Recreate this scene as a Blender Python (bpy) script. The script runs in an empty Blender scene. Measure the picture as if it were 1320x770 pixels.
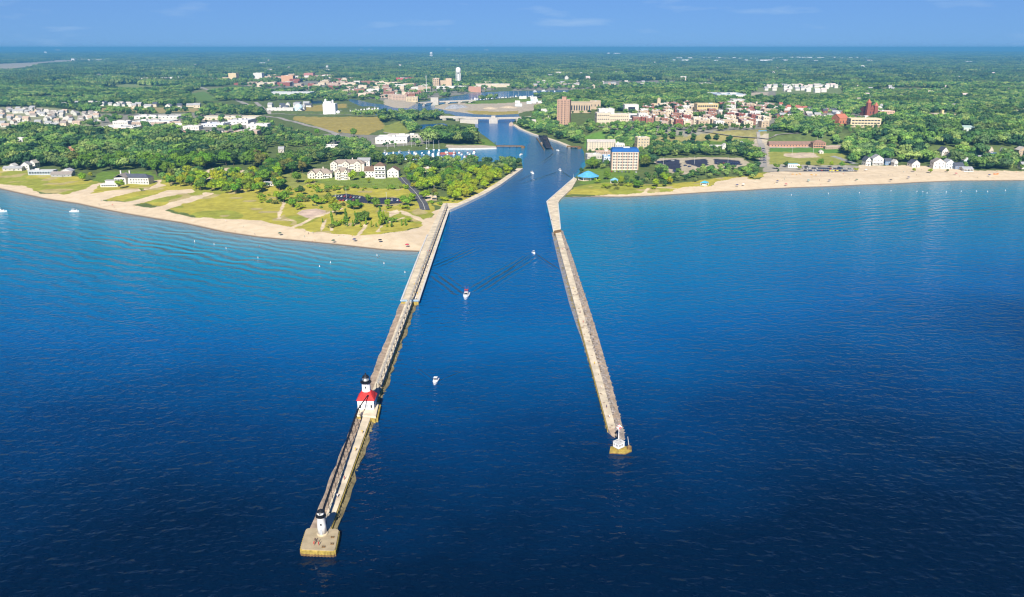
import bpy, math, random
import numpy as np
from mathutils import Vector, Matrix
random.seed(7); rng = np.random.default_rng(7)
R = math.radians
S = bpy.context.scene
COL = S.collection
# ------------------------------------------------------------------ camera and survey
H = 145.0; F = 1000.0; TH = R(17.93)
CT, ST = math.cos(TH), math.sin(TH)
def G(px, py, z=0.0):
    """where the sight line of a photo point meets the level z (metres)"""
    dx = (px-660)/F; dy = (385-py)/F
    Y = CT + dy*ST; Z = -ST + dy*CT
    t = (H-z)/max(-Z, 1e-4)
    return (dx*t, Y*t)
def GP(pts, z=0.0): return [G(a, b, z) for a, b in pts]
def PZ(poly): return 16.0 if min(p[0] for p in poly) > 740 and max(p[1] for p in poly) <= 182 else 2.0
def PX(x, y, z=0.0):
    w = y*CT - (z-H)*ST
    return 660+F*x/w, 385-F*(y*ST+(z-H)*CT)/w
# ------------------------------------------------------------------ polygons helpers
def in_poly(P, poly):
    x, y = P[:, 0], P[:, 1]; ins = np.zeros(len(P), bool)
    n = len(poly); j = n-1
    for i in range(n):
        xi, yi = poly[i]; xj, yj = poly[j]
        if yi != yj:
            c = ((yi > y) != (yj > y)) & (x < (xj-xi)*(y-yi)/(yj-yi)+xi)
            ins ^= c
        j = i
    return ins
def seg_dist(P, pts, closed=True):
    d = np.full(len(P), 1e9); n = len(pts)
    for i in range(n if closed else n-1):
        ax, ay = pts[i]; bx, by = pts[(i+1) % n]
        ex, ey = bx-ax, by-ay; L = ex*ex+ey*ey+1e-9
        t = np.clip(((P[:, 0]-ax)*ex+(P[:, 1]-ay)*ey)/L, 0, 1)
        d = np.minimum(d, (P[:, 0]-ax-t*ex)**2+(P[:, 1]-ay-t*ey)**2)
    return np.sqrt(d)
def vnoise(P, s, seed=0):
    """smooth value noise, 0..1"""
    q = np.asarray(P, float)/s
    i = np.floor(q).astype(np.int64); f = q-i; f = f*f*(3-2*f)
    def h(a, b):
        n = (a*374761393+b*668265263+seed*2147483) & 0xffffffff
        n = ((n ^ (n >> 13))*1274126177) & 0xffffffff
        return ((n ^ (n >> 16)) & 0xffff)/65535.0
    a, b = i[:, 0], i[:, 1]
    return (h(a, b)*(1-f[:, 0])+h(a+1, b)*f[:, 0])*(1-f[:, 1])+(h(a, b+1)*(1-f[:, 0])+h(a+1, b+1)*f[:, 0])*f[:, 1]
def sstep(a, b, v):
    t = np.clip((v-a)/(b-a), 0, 1); return t*t*(3-2*t)
# ------------------------------------------------------------------ shore lines
SHORE_L = [(-900,172),(-500,190),(-200,212),(-60,233),(0,244),(26,250),(57,256.7),(99,263),(130,270),(161,276),(200,282.6),(234,288),(260,293.6),(286,299.5),(330,306),(382,311),(434,316),(460,319),(496,323),(542,325)]
BANK_L = [(563,322),(580,271),(600,262),(625,250),(645,238),(663,225),(674,217),(673,210),(668,205),(640,209),(600,208),(560,206),(495,206),(493,197),(560,193),(578,191.5),(639,191.5),(641,188),(632,181),(624,175),(616,170),(613,165),(612,160),(606,154),(598,151.5),(565,150),(495,149.5),(451,148.5),(462,145.5),(484,142.5),(490,139),(478,137),(466,137.5),(458,134),(449,130),(451,127.5),(462,129),(478,133),(495,135),(508,139),(526,139.5),(534,135),(539,132),(569,127),(594,123),(612,119.5),(660,117.5),(740,116),(825,116.5),(864,115),(866,120)]
BANK_R = [(825,124),(760,125),(700,125),(660,125.5),(620,129),(600,131),(575,134),(561,135),(560,139),(578,143),(612,147.5),(640,148.5),(668,147),(670,151),(662,157),(660,160),(668,165.6),(683,172),(699,176.6),(716,182),(730,188),(744,188.5),(750,191),(753,197),(753.5,206),(755,214),(740,230.5),(727,246)]
SHORE_R = [(721,254),(740,254.5),(760,254),(800,254.5),(840,253),(880,250.5),(926,247.5),(960,246),(990,244),(1022,242.4),(1068,241),(1107,239),(1155,237.3),(1187,235.4),(1233,233.6),(1320,233),(1500,231),(1900,226),(2400,222)]
WATER = GP(SHORE_L+BANK_L+BANK_R+SHORE_R)+[(9000, 900), (9000, -9000), (-9000, -9000), (-9000, 2000)]
PONDS = [GP([(540,161),(572,159),(578,162),(560,166),(541,167)]), GP([(400,130),(415,129.5),(416,133.5),(402,134)])]
PLATEAU = GP([(728,171),(745,180),(790,184),(830,182),(950,185),(1000,189),(1080,188),(1110,202),(1200,208),(1320,209),(1700,212),(1900,110),(870,119),(740,127),(700,132),(702,150)], 2)
EMBANK = GP([(345,147.2),(440,147.8),(500,148.6),(575,150.8)], 0)
def land_h(P, near_only=True):
    P = np.asarray(P, float)
    h = np.full(len(P), 1.8)
    r = np.hypot(P[:, 0], P[:, 1])
    k = r < 4200
    Q = P[k]
    if len(Q):
        d = seg_dist(Q, WATER); ins = in_poly(Q, WATER)
        for p in PONDS:
            di = seg_dist(Q, p); ii = in_poly(Q, p); d = np.where(ii | ins, np.maximum(d*ins, di*ii), np.minimum(d, di)); ins |= ii
        sd = np.where(ins, -d, d)
        hh = np.clip(sd*0.07, -2.5, 1.8)
        up = sstep(8, 60, sd)
        hh += up*(vnoise(Q, 38, 1)*2.2+vnoise(Q, 13, 2)*0.9-0.6)
        pd = seg_dist(Q, PLATEAU); pi = in_poly(Q, PLATEAU)
        hh += 15*sstep(0, 48, np.where(pi, pd, -1))*np.where(sd > 0, 1, 0)
        ed = seg_dist(Q, EMBANK, False)
        hh = np.where(sd > 0, np.maximum(hh, 7.0*(1-sstep(9, 34, ed))), hh)
        h[k] = hh
    far = sstep(5000, 16000, r)
    h += far*(vnoise(P, 5200, 5)*34+vnoise(P, 1700, 6)*10-12)
    return h
def T(px, py, dz=0.0):
    """ground point under a photo point"""
    z = 1.8
    for _ in range(6):
        x, y = G(px, py, z)
        z = 0.5*z+0.5*float(land_h(np.array([[x, y]]))[0])
    return Vector((x, y, z+dz))
def gz(x, y): return float(land_h(np.array([[x, y]]))[0])
# ------------------------------------------------------------------ materials
MATS = {}
def nt(name):
    m = bpy.data.materials.new(name); m.use_nodes = True
    t = m.node_tree; b = t.nodes['Principled BSDF']
    return m, t, b
def N(t, kind, **kw):
    n = t.nodes.new(kind)
    for k, v in kw.items():
        if k.startswith('i_'): n.inputs[int(k[2:]) if k[2:].isdigit() else k[2:]].default_value = v
        else: setattr(n, k, v)
    return n
def ramp(t, stops, interp='LINEAR'):
    n = t.nodes.new('ShaderNodeValToRGB'); e = n.color_ramp.elements; n.color_ramp.interpolation = interp
    while len(e) > 1: e.remove(e[0])
    for i, (p, c) in enumerate(stops):
        q = e[0] if i == 0 else e.new(p)
        q.position = p; q.color = (*c, 1)
    return n
def mat(name, col, rough=0.7, var=0.18, scale=0.6, metal=0.0, spec=0.3, bump=0.0):
    """plain weathered surface: base colour broken up by two noises"""
    if name in MATS: return MATS[name]
    m, t, b = nt(name)
    tc = N(t, 'ShaderNodeTexCoord')
    n1 = N(t, 'ShaderNodeTexNoise'); n1.inputs['Scale'].default_value = scale; n1.inputs['Detail'].default_value = 5
    t.links.new(tc.outputs['Object'], n1.inputs['Vector'])
    r = ramp(t, [(0.3, tuple(c*(1-var) for c in col)), (0.7, tuple(min(1, c*(1+var)) for c in col))])
    t.links.new(n1.outputs['Fac'], r.inputs['Fac']); t.links.new(r.outputs['Color'], b.inputs['Base Color'])
    b.inputs['Roughness'].default_value = rough; b.inputs['Metallic'].default_value = metal
    b.inputs['Specular IOR Level'].default_value = spec
    if bump:
        bp = N(t, 'ShaderNodeBump'); bp.inputs['Strength'].default_value = 0.6; bp.inputs['Distance'].default_value = bump
        t.links.new(n1.outputs['Fac'], bp.inputs['Height']); t.links.new(bp.outputs['Normal'], b.inputs['Normal'])
    MATS[name] = m; return m
def mat_objcol(name, rough=0.6, var=0.15, scale=0.5, spec=0.3):
    """a paint whose colour each object carries itself"""
    if name in MATS: return MATS[name]
    m, t, b = nt(name)
    oi = N(t, 'ShaderNodeObjectInfo'); tc = N(t, 'ShaderNodeTexCoord')
    n1 = N(t, 'ShaderNodeTexNoise'); n1.inputs['Scale'].default_value = scale; n1.inputs['Detail'].default_value = 4
    t.links.new(tc.outputs['Object'], n1.inputs['Vector'])
    mr = N(t, 'ShaderNodeMapRange'); mr.inputs[1].default_value = .25; mr.inputs[2].default_value = .75; mr.inputs[3].default_value = 1-var; mr.inputs[4].default_value = 1+var
    t.links.new(n1.outputs['Fac'], mr.inputs[0])
    mx = N(t, 'ShaderNodeVectorMath', operation='SCALE')
    t.links.new(oi.outputs['Color'], mx.inputs[0]); t.links.new(mr.outputs[0], mx.inputs['Scale'])
    t.links.new(mx.outputs[0], b.inputs['Base Color'])
    b.inputs['Roughness'].default_value = rough; b.inputs['Specular IOR Level'].default_value = spec
    MATS[name] = m; return m
def mat_leaf(name, per_object=True, nscale=7.0, dim=1.0):
    if name in MATS: return MATS[name]
    m, t, b = nt(name)
    oi = N(t, 'ShaderNodeObjectInfo'); tc = N(t, 'ShaderNodeTexCoord')
    n1 = N(t, 'ShaderNodeTexNoise'); n1.inputs['Scale'].default_value = nscale; n1.inputs['Detail'].default_value = 3
    t.links.new(tc.outputs['Object'], n1.inputs['Vector'])
    mr = N(t, 'ShaderNodeMapRange'); mr.inputs[1].default_value = .3; mr.inputs[2].default_value = .7; mr.inputs[3].default_value = .58; mr.inputs[4].default_value = 1.42
    t.links.new(n1.outputs['Fac'], mr.inputs[0])
    if per_object: src = oi.outputs['Color']
    else:
        r = ramp(t, [*[(p_, tuple(v*dim for v in c_)) for p_, c_ in ((0.0, (.014,.040,.020)), (.25, (.052,.115,.026)), (.48, (.115,.19,.034)), (.62, (.026,.066,.028)), (.82, (.165,.215,.055)), (1.0, (.05,.115,.03)))]])
        t.links.new(oi.outputs['Random'], r.inputs['Fac']); ge = N(t, 'ShaderNodeNewGeometry'); wn = N(t, 'ShaderNodeTexNoise'); wn.inputs['Scale'].default_value = .0045; wn.inputs['Detail'].default_value = 5; wn.inputs['Roughness'].default_value = .6; t.links.new(ge.outputs['Position'], wn.inputs['Vector']); wr = N(t, 'ShaderNodeMapRange'); wr.inputs[1].default_value = .35; wr.inputs[2].default_value = .65; wr.inputs[3].default_value = .55; wr.inputs[4].default_value = 1.5; t.links.new(wn.outputs['Fac'], wr.inputs[0]); sv = N(t, 'ShaderNodeVectorMath', operation='SCALE'); t.links.new(r.outputs['Color'], sv.inputs[0]); t.links.new(wr.outputs[0], sv.inputs['Scale']); src = sv.outputs[0]
    mx = N(t, 'ShaderNodeVectorMath', operation='SCALE')
    t.links.new(src, mx.inputs[0]); t.links.new(mr.outputs[0], mx.inputs['Scale'])
    t.links.new(mx.outputs[0], b.inputs['Base Color'])
    b.inputs['Roughness'].default_value = 0.65; b.inputs['Specular IOR Level'].default_value = 0.15
    MATS[name] = m; return m
# ------------------------------------------------------------------ mesh builder
class MB:
    def __init__(s): s.v = []; s.f = []; s.m = []; s.mi = 0
    def add(s, vs, fs):
        o = len(s.v); s.v += [tuple(v) for v in vs]
        for f in fs: s.f.append(tuple(i+o for i in f)); s.m.append(s.mi)
        return s
    def box(s, c, d, rz=0.0):
        x, y, z = c; a, b, h = d[0]/2, d[1]/2, d[2]; cs, sn = math.cos(rz), math.sin(rz)
        vs = [(x+u*cs-w*sn, y+u*sn+w*cs, z+k) for k in (0, h) for u, w in ((-a,-b),(a,-b),(a,b),(-a,b))]
        return s.add(vs, [(0,3,2,1),(4,5,6,7),(0,1,5,4),(1,2,6,5),(2,3,7,6),(3,0,4,7)])
    def prism(s, poly, z0, z1):
        n = len(poly); vs = [(a, b, z0) for a, b in poly]+[(a, b, z1) for a, b in poly]
        ar = sum(poly[i][0]*poly[(i+1) % n][1]-poly[(i+1) % n][0]*poly[i][1] for i in range(n))
        fs = [tuple(range(n))[::-1], tuple(range(n, 2*n))]+[(i, (i+1) % n, (i+1) % n+n, i+n) for i in range(n)]
        if ar < 0: fs = [f[::-1] for f in fs]
        return s.add(vs, fs)
    def lathe(s, prof, n=16, c=(0,0,0), ph=0.0):
        vs = [(c[0]+r*math.cos(ph+2*math.pi*k/n), c[1]+r*math.sin(ph+2*math.pi*k/n), c[2]+z) for r, z in prof for k in range(n)]
        m = len(prof); fs = [(i*n+k, i*n+(k+1) % n, (i+1)*n+(k+1) % n, (i+1)*n+k) for i in range(m-1) for k in range(n)]
        fs += [tuple(range(n))[::-1], tuple((m-1)*n+k for k in range(n))]
        return s.add(vs, fs)
    def tube(s, p, q, r, n=5, r2=None):
        p, q = Vector(p), Vector(q); d = (q-p).normalized(); u = d.orthogonal().normalized(); w = d.cross(u); r2 = r if r2 is None else r2
        vs = [tuple(a+(u*math.cos(2*math.pi*k/n)+w*math.sin(2*math.pi*k/n))*rr) for a, rr in ((p, r), (q, r2)) for k in range(n)]
        fs = [(k, (k+1) % n, n+(k+1) % n, n+k) for k in range(n)]+[tuple(range(n))[::-1], tuple(range(n, 2*n))]
        return s.add(vs, fs)
    def gable(s, w, d, z0, h, o=0.4, t=0.25):
        """roof with its ridge along x, gable ends at +-w/2"""
        a, b = w/2+o, d/2+o; zo = z0-o*h/(d/2)
        vs = [(-a,-b,zo),(a,-b,zo),(a,b,zo),(-a,b,zo),(-a,0,z0+h),(a,0,z0+h)]
        vs += [(x, y, z+t) for x, y, z in vs]
        return s.add(vs, [(0,4,5,1),(3,2,5,4),(6,7,11,10),(9,10,11,8),(0,1,7,6),(2,3,9,8),(0,6,10,4),(3,4,10,9),(1,5,11,7),(2,8,11,5)])
    def gwall(s, w, d, z0, h):
        a, b = w/2, d/2
        return s.add([(-a,-b,z0),(-a,b,z0),(-a,0,z0+h),(a,-b,z0),(a,b,z0),(a,0,z0+h)], [(0,2,1),(3,4,5)])
    def hip(s, w, d, z0, h, o=0.4, ridge=None):
        a, b = w/2+o, d/2+o; k = max(0.02, (w-d)/2) if ridge is None else ridge
        vs = [(-a,-b,z0),(a,-b,z0),(a,b,z0),(-a,b,z0),(-k,0,z0+h),(k,0,z0+h)]
        return s.add(vs, [(0,3,2,1),(0,1,5,4),(2,3,4,5),(1,2,5),(3,0,4)])
    def strip(s, pts, w, z, z2=None):
        """flat band along a line of (x, y[, z]) points"""
        L = []; n = len(pts)
        for i in range(n):
            a = Vector(pts[max(0, i-1)][:2]); b = Vector(pts[min(n-1, i+1)][:2]); d = (b-a).normalized(); q = Vector((-d.y, d.x))*w/2
            p = pts[i]; zz = z(p[0], p[1]) if callable(z) else z
            L += [(p[0]+q.x, p[1]+q.y, zz), (p[0]-q.x, p[1]-q.y, zz)]
        return s.add(L, [(2*i, 2*i+1, 2*i+3, 2*i+2) for i in range(n-1)])
    def mesh(s, name, mats, smooth=False):
        me = bpy.data.meshes.new(name); me.from_pydata(s.v, [], s.f); me.validate()
        for m in (mats if isinstance(mats, (list, tuple)) else [mats]): me.materials.append(m)
        if len(me.polygons) == len(s.m) and max(s.m or [0]): me.polygons.foreach_set('material_index', s.m)
        if smooth: me.polygons.foreach_set('use_smooth', [True]*len(me.polygons))
        me.update(); return me
    def build(s, name, mats, parent=None, smooth=False, color=None):
        return link(name, s.mesh(name, mats, smooth), parent, color)
def link(name, me, parent=None, color=None, loc=None, rz=0.0, sc=None):
    o = bpy.data.objects.new(name, me); COL.objects.link(o)
    if parent is not None: o.parent = parent
    if color is not None: o.color = (*color, 1)
    if loc is not None: o.location = loc
    if rz: o.rotation_euler.z = rz
    if sc is not None: o.scale = sc
    return o
def thing(name, cat, loc=(0,0,0), rz=0.0, label=None, group=None):
    o = link(name, None, loc=loc, rz=rz); o.empty_display_size = 0.5
    o['category'] = cat
    if label: o['label'] = label
    if group: o['group'] = group
    return o
def tag(o, label, cat=None, group=None, kind=None):
    o['label'] = label
    if cat: o['category'] = cat
    if group: o['group'] = group
    if kind: o['kind'] = kind
    return o
# labels for repeats: told apart by look, then counted outward from the channel
PEND = []
def later(o, desc, where, group, key): PEND.append((o, desc, where, group, key))
ONES = 'first second third fourth fifth sixth seventh eighth ninth tenth eleventh twelfth thirteenth fourteenth fifteenth sixteenth seventeenth eighteenth nineteenth'.split()
TENS = ['', '', 'twent', 'thirt', 'fort', 'fift', 'sixt', 'sevent', 'eight', 'ninet']
def ordinal(n):
    if n < 20: return ONES[n-1]
    return TENS[n//10]+'ieth' if n % 10 == 0 else TENS[n//10]+'y-'+ONES[n % 10-1]
def settle_labels():
    by = {}
    for o, d, w, g, k in PEND:
        by.setdefault((d, w), []).append((k, o)); o['group'] = g
    for (d, w), v in by.items():
        v.sort(key=lambda q: q[0])
        for i, (k, o) in enumerate(v):
            o['label'] = f'{d} {w}' if len(v) == 1 else f'{d}, {ordinal(i+1)} from the channel {w}'
def chan_key(x, y):
    px, py = PX(x, y); return abs(px-660)
# ------------------------------------------------------------------ camera, light, air
cam = bpy.data.objects.new('camera', bpy.data.cameras.new('camera')); COL.objects.link(cam); S.camera = cam
cam.location = (0, 0, H); cam.rotation_euler = (math.pi/2-TH, 0, 0)
cam.data.sensor_width = 36; cam.data.lens = 36*F/1320; cam.data.clip_start = 1; cam.data.clip_end = 90000
SUN_EL, SUN_AZ = R(37), R(185)      # azimuth clockwise from +Y of where the sun stands: behind the camera, a little to its left
sd = Vector((math.sin(SUN_AZ)*math.cos(SUN_EL), math.cos(SUN_AZ)*math.cos(SUN_EL), math.sin(SUN_EL)))
sun = bpy.data.lights.new('sun', 'SUN'); sun.energy = 4.7; sun.angle = R(0.5); sun.color = (1.0, 0.95, 0.86)
so = bpy.data.objects.new('sun', sun); COL.objects.link(so); so.rotation_euler = (-sd).to_track_quat('-Z', 'Y').to_euler(); so.location = (0, -50, 400)
w = bpy.data.worlds.new('World'); S.world = w; w.use_nodes = True; t = w.node_tree
sky = N(t, 'ShaderNodeTexSky', sky_type='NISHITA'); sky.sun_disc = False; sky.sun_elevation = SUN_EL; sky.sun_rotation = SUN_AZ
sky.air_density = 1.0; sky.dust_density = 0.0; sky.ozone_density = 6.0; sky.altitude = 2500
hs = N(t, 'ShaderNodeHueSaturation'); hs.inputs['Saturation'].default_value = 1.0; hs.inputs['Value'].default_value = 1.0
t.links.new(sky.outputs[0], hs.inputs['Color'])
# thin wisps of cloud high over the horizon
tc = N(t, 'ShaderNodeTexCoord'); mp = N(t, 'ShaderNodeMapping'); mp.inputs['Scale'].default_value = (9, 9, 55)
cn = N(t, 'ShaderNodeTexNoise'); cn.inputs['Scale'].default_value = 1.0; cn.inputs['Detail'].default_value = 6
t.links.new(tc.outputs['Generated'], mp.inputs['Vector']); t.links.new(mp.outputs[0], cn.inputs['Vector'])
cr = ramp(t, [(.58, (0,0,0)), (.78, (.55,.55,.55))]); t.links.new(cn.outputs['Fac'], cr.inputs['Fac'])
cm = N(t, 'ShaderNodeMixRGB'); cm.inputs['Color2'].default_value = (5.2, 7.6, 11.0, 1)
t.links.new(cr.outputs['Color'], cm.inputs['Fac']); tn = N(t, 'ShaderNodeMixRGB', blend_type='MULTIPLY'); tn.inputs['Fac'].default_value = 1; tn.inputs['Color2'].default_value = (.26, .56, 1.06, 1); t.links.new(hs.outputs[0], tn.inputs['Color1']); tf = N(t, 'ShaderNodeMixRGB'); sx = N(t, 'ShaderNodeSeparateXYZ'); t.links.new(tc.outputs['Generated'], sx.inputs[0]); sm = N(t, 'ShaderNodeMapRange', interpolation_type='SMOOTHSTEP'); sm.inputs[1].default_value = .03; sm.inputs[2].default_value = .20; sm.inputs[3].default_value = .6; sm.inputs[4].default_value = 0; t.links.new(sx.outputs['Z'], sm.inputs[0]); t.links.new(sm.outputs[0], tf.inputs['Fac']); tf.inputs['Color2'].default_value = (3.0, 5.5, 9.9, 1); t.links.new(tn.outputs[0], tf.inputs['Color1']); t.links.new(tf.outputs[0], cm.inputs['Color1'])
t.links.new(cm.outputs[0], t.nodes['Background'].inputs['Color']); t.nodes['Background'].inputs['Strength'].default_value = 0.05
S.view_settings.view_transform = 'Standard'; S.view_settings.look = 'None'; S.view_settings.exposure = 0.66; S.view_settings.gamma = 1.0
S.render.engine = 'CYCLES'; cy = S.cycles
cy.max_bounces = 6; cy.diffuse_bounces = 2; cy.glossy_bounces = 2; cy.transmission_bounces = 2; cy.volume_bounces = 0; cy.transparent_max_bounces = 4
cy.use_denoising = True; cy.caustics_reflective = False; cy.caustics_refractive = False; cy.sample_clamp_indirect = 4
cy.pixel_filter_type = 'BLACKMAN_HARRIS'; cy.filter_width = 1.2
S.render.use_persistent_data = False
HAZE = 9.5e-5
hb = MB(); hb.box((0, 0, -6), (104000, 104000, 6+H+12))
m, t, b = nt('haze_air'); t.nodes.remove(b)
pv = N(t, 'ShaderNodeVolumePrincipled'); pv.inputs['Color'].default_value = (.15, .50, .85, 1); pv.inputs['Density'].default_value = HAZE; pv.inputs['Anisotropy'].default_value = 0.0
t.links.new(pv.outputs[0], t.nodes['Material Output'].inputs['Volume'])
hz = hb.build('haze', m); tag(hz, 'blue summer haze over the far woods', 'haze', kind='stuff')
# ------------------------------------------------------------------ terrain
SAND = (.70, .56, .375); DUNE = (.43, .385, .06); GREEN = (.15, .24, .035); SOIL = (.12, .16, .048); TOWN = (.26, .25, .20); TAN = (.48, .41, .30); ASPH = (.042, .046, .075); GOLD = (.36, .29, .075)
LSH = SHORE_L[3:]; RSH = SHORE_R[:-2]
ZONES = [  # painted in order: colour, is it beach sand, outline
 (TOWN, 0, [(806,150),(850,140),(1000,138),(1085,146),(1085,158),(1000,170),(955,172),(850,169),(770,165)]),
 (TOWN, 0, [(255,103),(340,98),(450,100),(535,104),(560,112),(640,112),(640,116),(560,126),(530,130),(500,131),(420,119),(330,114)]),
 ((.30,.31,.17), 0, [(-60,139),(60,139),(130,147),(130,163),(60,166),(-60,168)]),
 (TOWN, 0, [(128,148),(250,146),(345,150),(345,170),(330,178),(250,170),(130,168)]),
 ((.20,.25,.10), 0, [(975,110),(1085,110),(1090,128),(975,129)]),
 (GREEN, 0, [(72,134.5),(172,134.5),(172,139),(72,139)]),
 ((.40,.36,.27), 0, [(-80,84),(0,82.5),(40,80.6),(70,77.2),(105,78),(100,81.5),(60,84),(45,88),(20,92),(0,93),(-80,96)]),
 ((.22,.27,.10), 0, [(136,110.5),(165,109),(216,112),(215,116),(165,115),(140,118)]),
 ((.13,.22,.05), 0, [(243,122),(262,118),(276,125),(282,130),(250,131)]),
 ((.36,.30,.13), 0, [(122,140),(165,139),(255,140),(257,145.5),(165,146),(122,144)]),
 (TAN, 0, [(55,167.5),(100,163.5),(165,169),(165,176),(130,175),(80,172)]),
 (GOLD, 0, [(378,150.5),(488,152),(498,165),(470,176),(448,178),(430,172),(400,161),(378,155)]),
 (GOLD, 0, [(394,138),(418,134.5),(418,146.5),(392,146.5)]), (GOLD, 0, [(432,135),(447,134),(447,140),(435,141)]),
 ((.26,.29,.06), 0, [(495,163),(515,157),(529,170),(520,174),(495,172)]),
 (TAN, 0, [(495,128),(530,128),(541,134),(526,139.6),(508,139.4),(495,136)]),
 (TAN, 0, [(561,136),(575,134),(660,128),(700,128),(700,140),(668,146),(640,147.6),(612,146.6),(578,142.4),(560,139)]),
 (GREEN, 0, [(598,134),(607,131),(660,128),(698,128),(698,131),(640,134)]), (GOLD, 0, [(600,143),(640,144.5),(668,143.5),(668,146),(640,147.4),(612,146.4)]),
 ((.30,.31,.32), 0, [(578,136),(590,134.5),(598,139),(588,141.5)]),
 (TOWN, 0, [(413,174),(440,172),(500,176),(560,176),(560,186),(500,190),(440,190),(415,182)]),
 (TAN, 0, [(575,187.2),(640,187),(641,191.5),(578,191.5)]),
 (GREEN, 0, [(627,178),(640,187),(610,187),(612,178)]),
 # the left dune park
 (DUNE, 0, [(-120,224),(0,216),(60,222),(135,236),(200,232),(330,244),(372,232),(515,228),(556,262),(560,272),(545,291),(515,300),(470,305),(408,299.5),(377,294),(330,286),(260,281),(197,264),(83,251),(0,238),(-120,240)]),
 (SAND, 1, [(-120,238)]+[(0,236),(34,240),(53,248.5),(85,250.5),(108,245),(128,236.5),(132,237.5),(116,251),(180,245),(176,237),(205,233),(212,240),(190,245.5),(131,258),(159,261),(191,255),(215,247),(250,246),(250,249),(229,253),(170,264.5),(197,268.5),(268,249),(274,251),(212,271),(234,277.5),(260,280.5),(330,285.5),(377,293.5),(408,299.5),(470,304.5),(512,301.5),(538,294.5),(545,290),(541,286),(548,281),(557,279),(559,270),(575,264),(580,271),(563,323),(545,340)]+[(p[0], p[1]+6) for p in LSH[::-1]]+[(-120,262)]),
 ((.62,.47,.36), 0, [(380,276),(392,270),(408,269.5),(419,272),(416,279),(398,281)]),
 (SAND, 0, [(499,275),(512,272),(516,277),(503,281)]), (SAND, 0, [(514,274),(522,273),(548,284),(545,288),(530,281)]),
 (SAND, 0, [(256,228),(275,218),(300,217),(318,223),(310,226),(290,224),(272,231),(260,234)]),
 (GREEN, 0, [(130,222),(196,222),(205,232),(150,236),(120,234)]), (DUNE, 0, [(176,234),(206,236),(190,245),(165,244)]),
 ((.27,.29,.07), 0, [(356,228),(385,222),(400,228),(392,240),(365,246)]),
 ((.20,.27,.045), 0, [(395,229),(520,228),(528,240),(512,246),(420,241)]),
 (ASPH, 0, [(422,254),(446,250.5),(472,254.5),(520,256.5),(521,262.5),(500,265),(460,261),(424,258.5)]),
 (SAND, 0, [(546,254),(556,252),(560,257),(550,259)]),
 (DUNE, 0, [(556,262),(575,258),(610,246),(640,233),(662,222),(668,216),(672,217),(645,236),(600,260),(580,268)]),
 # the park and beach across the channel
 (GREEN, 0, [(745,236),(756,216),(800,216),(820,222),(822,232),(800,238),(760,238)]),
 (DUNE, 0, [(728,249),(741,240),(770,236),(845,238),(880,236),(926,230),(944,229),(965,226),(990,222),(990,228),(965,234),(942,232),(926,234),(915,240),(880,242),(864,246),(825,249),(770,250)]),
 (SAND, 1, [(721,257),(723,252.5),(770,250.6),(825,248.4),(864,246),(880,241.5),(916,240),(926,234),(942,232),(963,229),(966,233.5),(981,233),(986,226),(992,222.6),(1016,222.6),(1100,222.6),(1109,214),(1155,215),(1194,215.6),(1228,219),(1252,221),(1320,222),(1700,222),(2300,216)]+[(p[0], p[1]+6) for p in SHORE_R[::-1]]),
 ((.50,.43,.30), 0, [(838,205.5),(905,203),(958,205),(966,212),(950,217),(905,219),(884,227),(866,226),(850,213)]),
 (ASPH, 0, [(844,208.5),(873,206),(879,215),(875,225.5),(866,221),(856,213)]), (ASPH, 0, [(881,208),(909,206),(914,214),(905,218),(884,213)]), (ASPH, 0, [(919,206),(952,208),(957,213),(930,216),(920,212)]),
 ((.30,.27,.10), 0, [(842,181),(900,181.5),(965,180),(985,178),(986,185),(965,190),(900,188),(842,187)]),
 ((.12,.20,.035), 0, [(845,172.5),(960,172),(992,176),(992,180),(950,179.5),(845,179.5)]),
 ((.12,.24,.04), 0, [(752,168),(780,168),(782,177),(754,178)]),
 ((.12,.26,.045), 0, [(992,190.5),(1080,191),(1086,199),(1060,198.5),(992,197)]),
 ((.32,.33,.07), 0, [(990,197),(1086,198),(1096,214),(990,215)]),
 ((.60,.48,.34), 0, [(1009,199.5),(1030,197.6),(1050,198.6),(1056,203),(1030,204.6),(1012,203)]),
 ((.34,.34,.34), 0, [(1070,202),(1078,202),(1105,211),(1100,213)]),
 ((.45,.40,.33), 0, [(985,188),(1085,188),(1085,191),(985,191)]),
 ((.42,.38,.30), 0, [(985,213),(1090,214.5),(1108,216),(1104,222),(985,222.4)]),
 (TAN, 0, [(970,185),(990,184),(992,215),(983,216),(975,200)]),
 (TOWN, 0, [(1095,146),(1160,146),(1165,158),(1095,165)]), (TOWN, 0, [(1296,154),(1340,154),(1340,166),(1296,164)]),
 (TOWN, 0, [(915,119),(1000,119),(1000,131),(920,131)]), (TAN, 0, [(964,121),(990,120),(990,126),(966,127)]),
 (TOWN, 0, [(680,104),(870,104),(870,114),(740,115.5),(660,116.5)]),
 (TOWN, 0, [(165,99),(212,99),(260,101),(260,106),(165,106)]),
]
PATHS = [([(377,294),(392,287),(404,281),(420,277),(438,270)], 5), ([(359,283),(361,274),(366,262)], 3), ([(462,304),(469,296),(472,288)], 2.5), ([(330,300),(334,292),(338,288)], 0),
 ([(414,298),(417,289),(421,283)], 2.5), ([(487,300),(492,291),(500,287),(520,282)], 2), ([(366,284),(376,284.5)], 3), ([(830,248),(836,243),(850,242),(870,243)], 4), ([(428,297),(426,290)], 2), ([(505,301),(520,299),(538,296)], 2)]
def fan(name, ang, rad):
    A, Rr = np.meshgrid(ang, rad); P = np.stack([np.sin(A)*Rr, np.cos(A)*Rr], -1).reshape(-1, 2)
    na, nr = len(ang), len(rad)
    i = np.arange((nr-1)*(na-1)); a = (i//(na-1))*na+i % (na-1)
    Fc = np.stack([a, a+1, a+na+1, a+na], -1)
    return P, Fc
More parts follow.
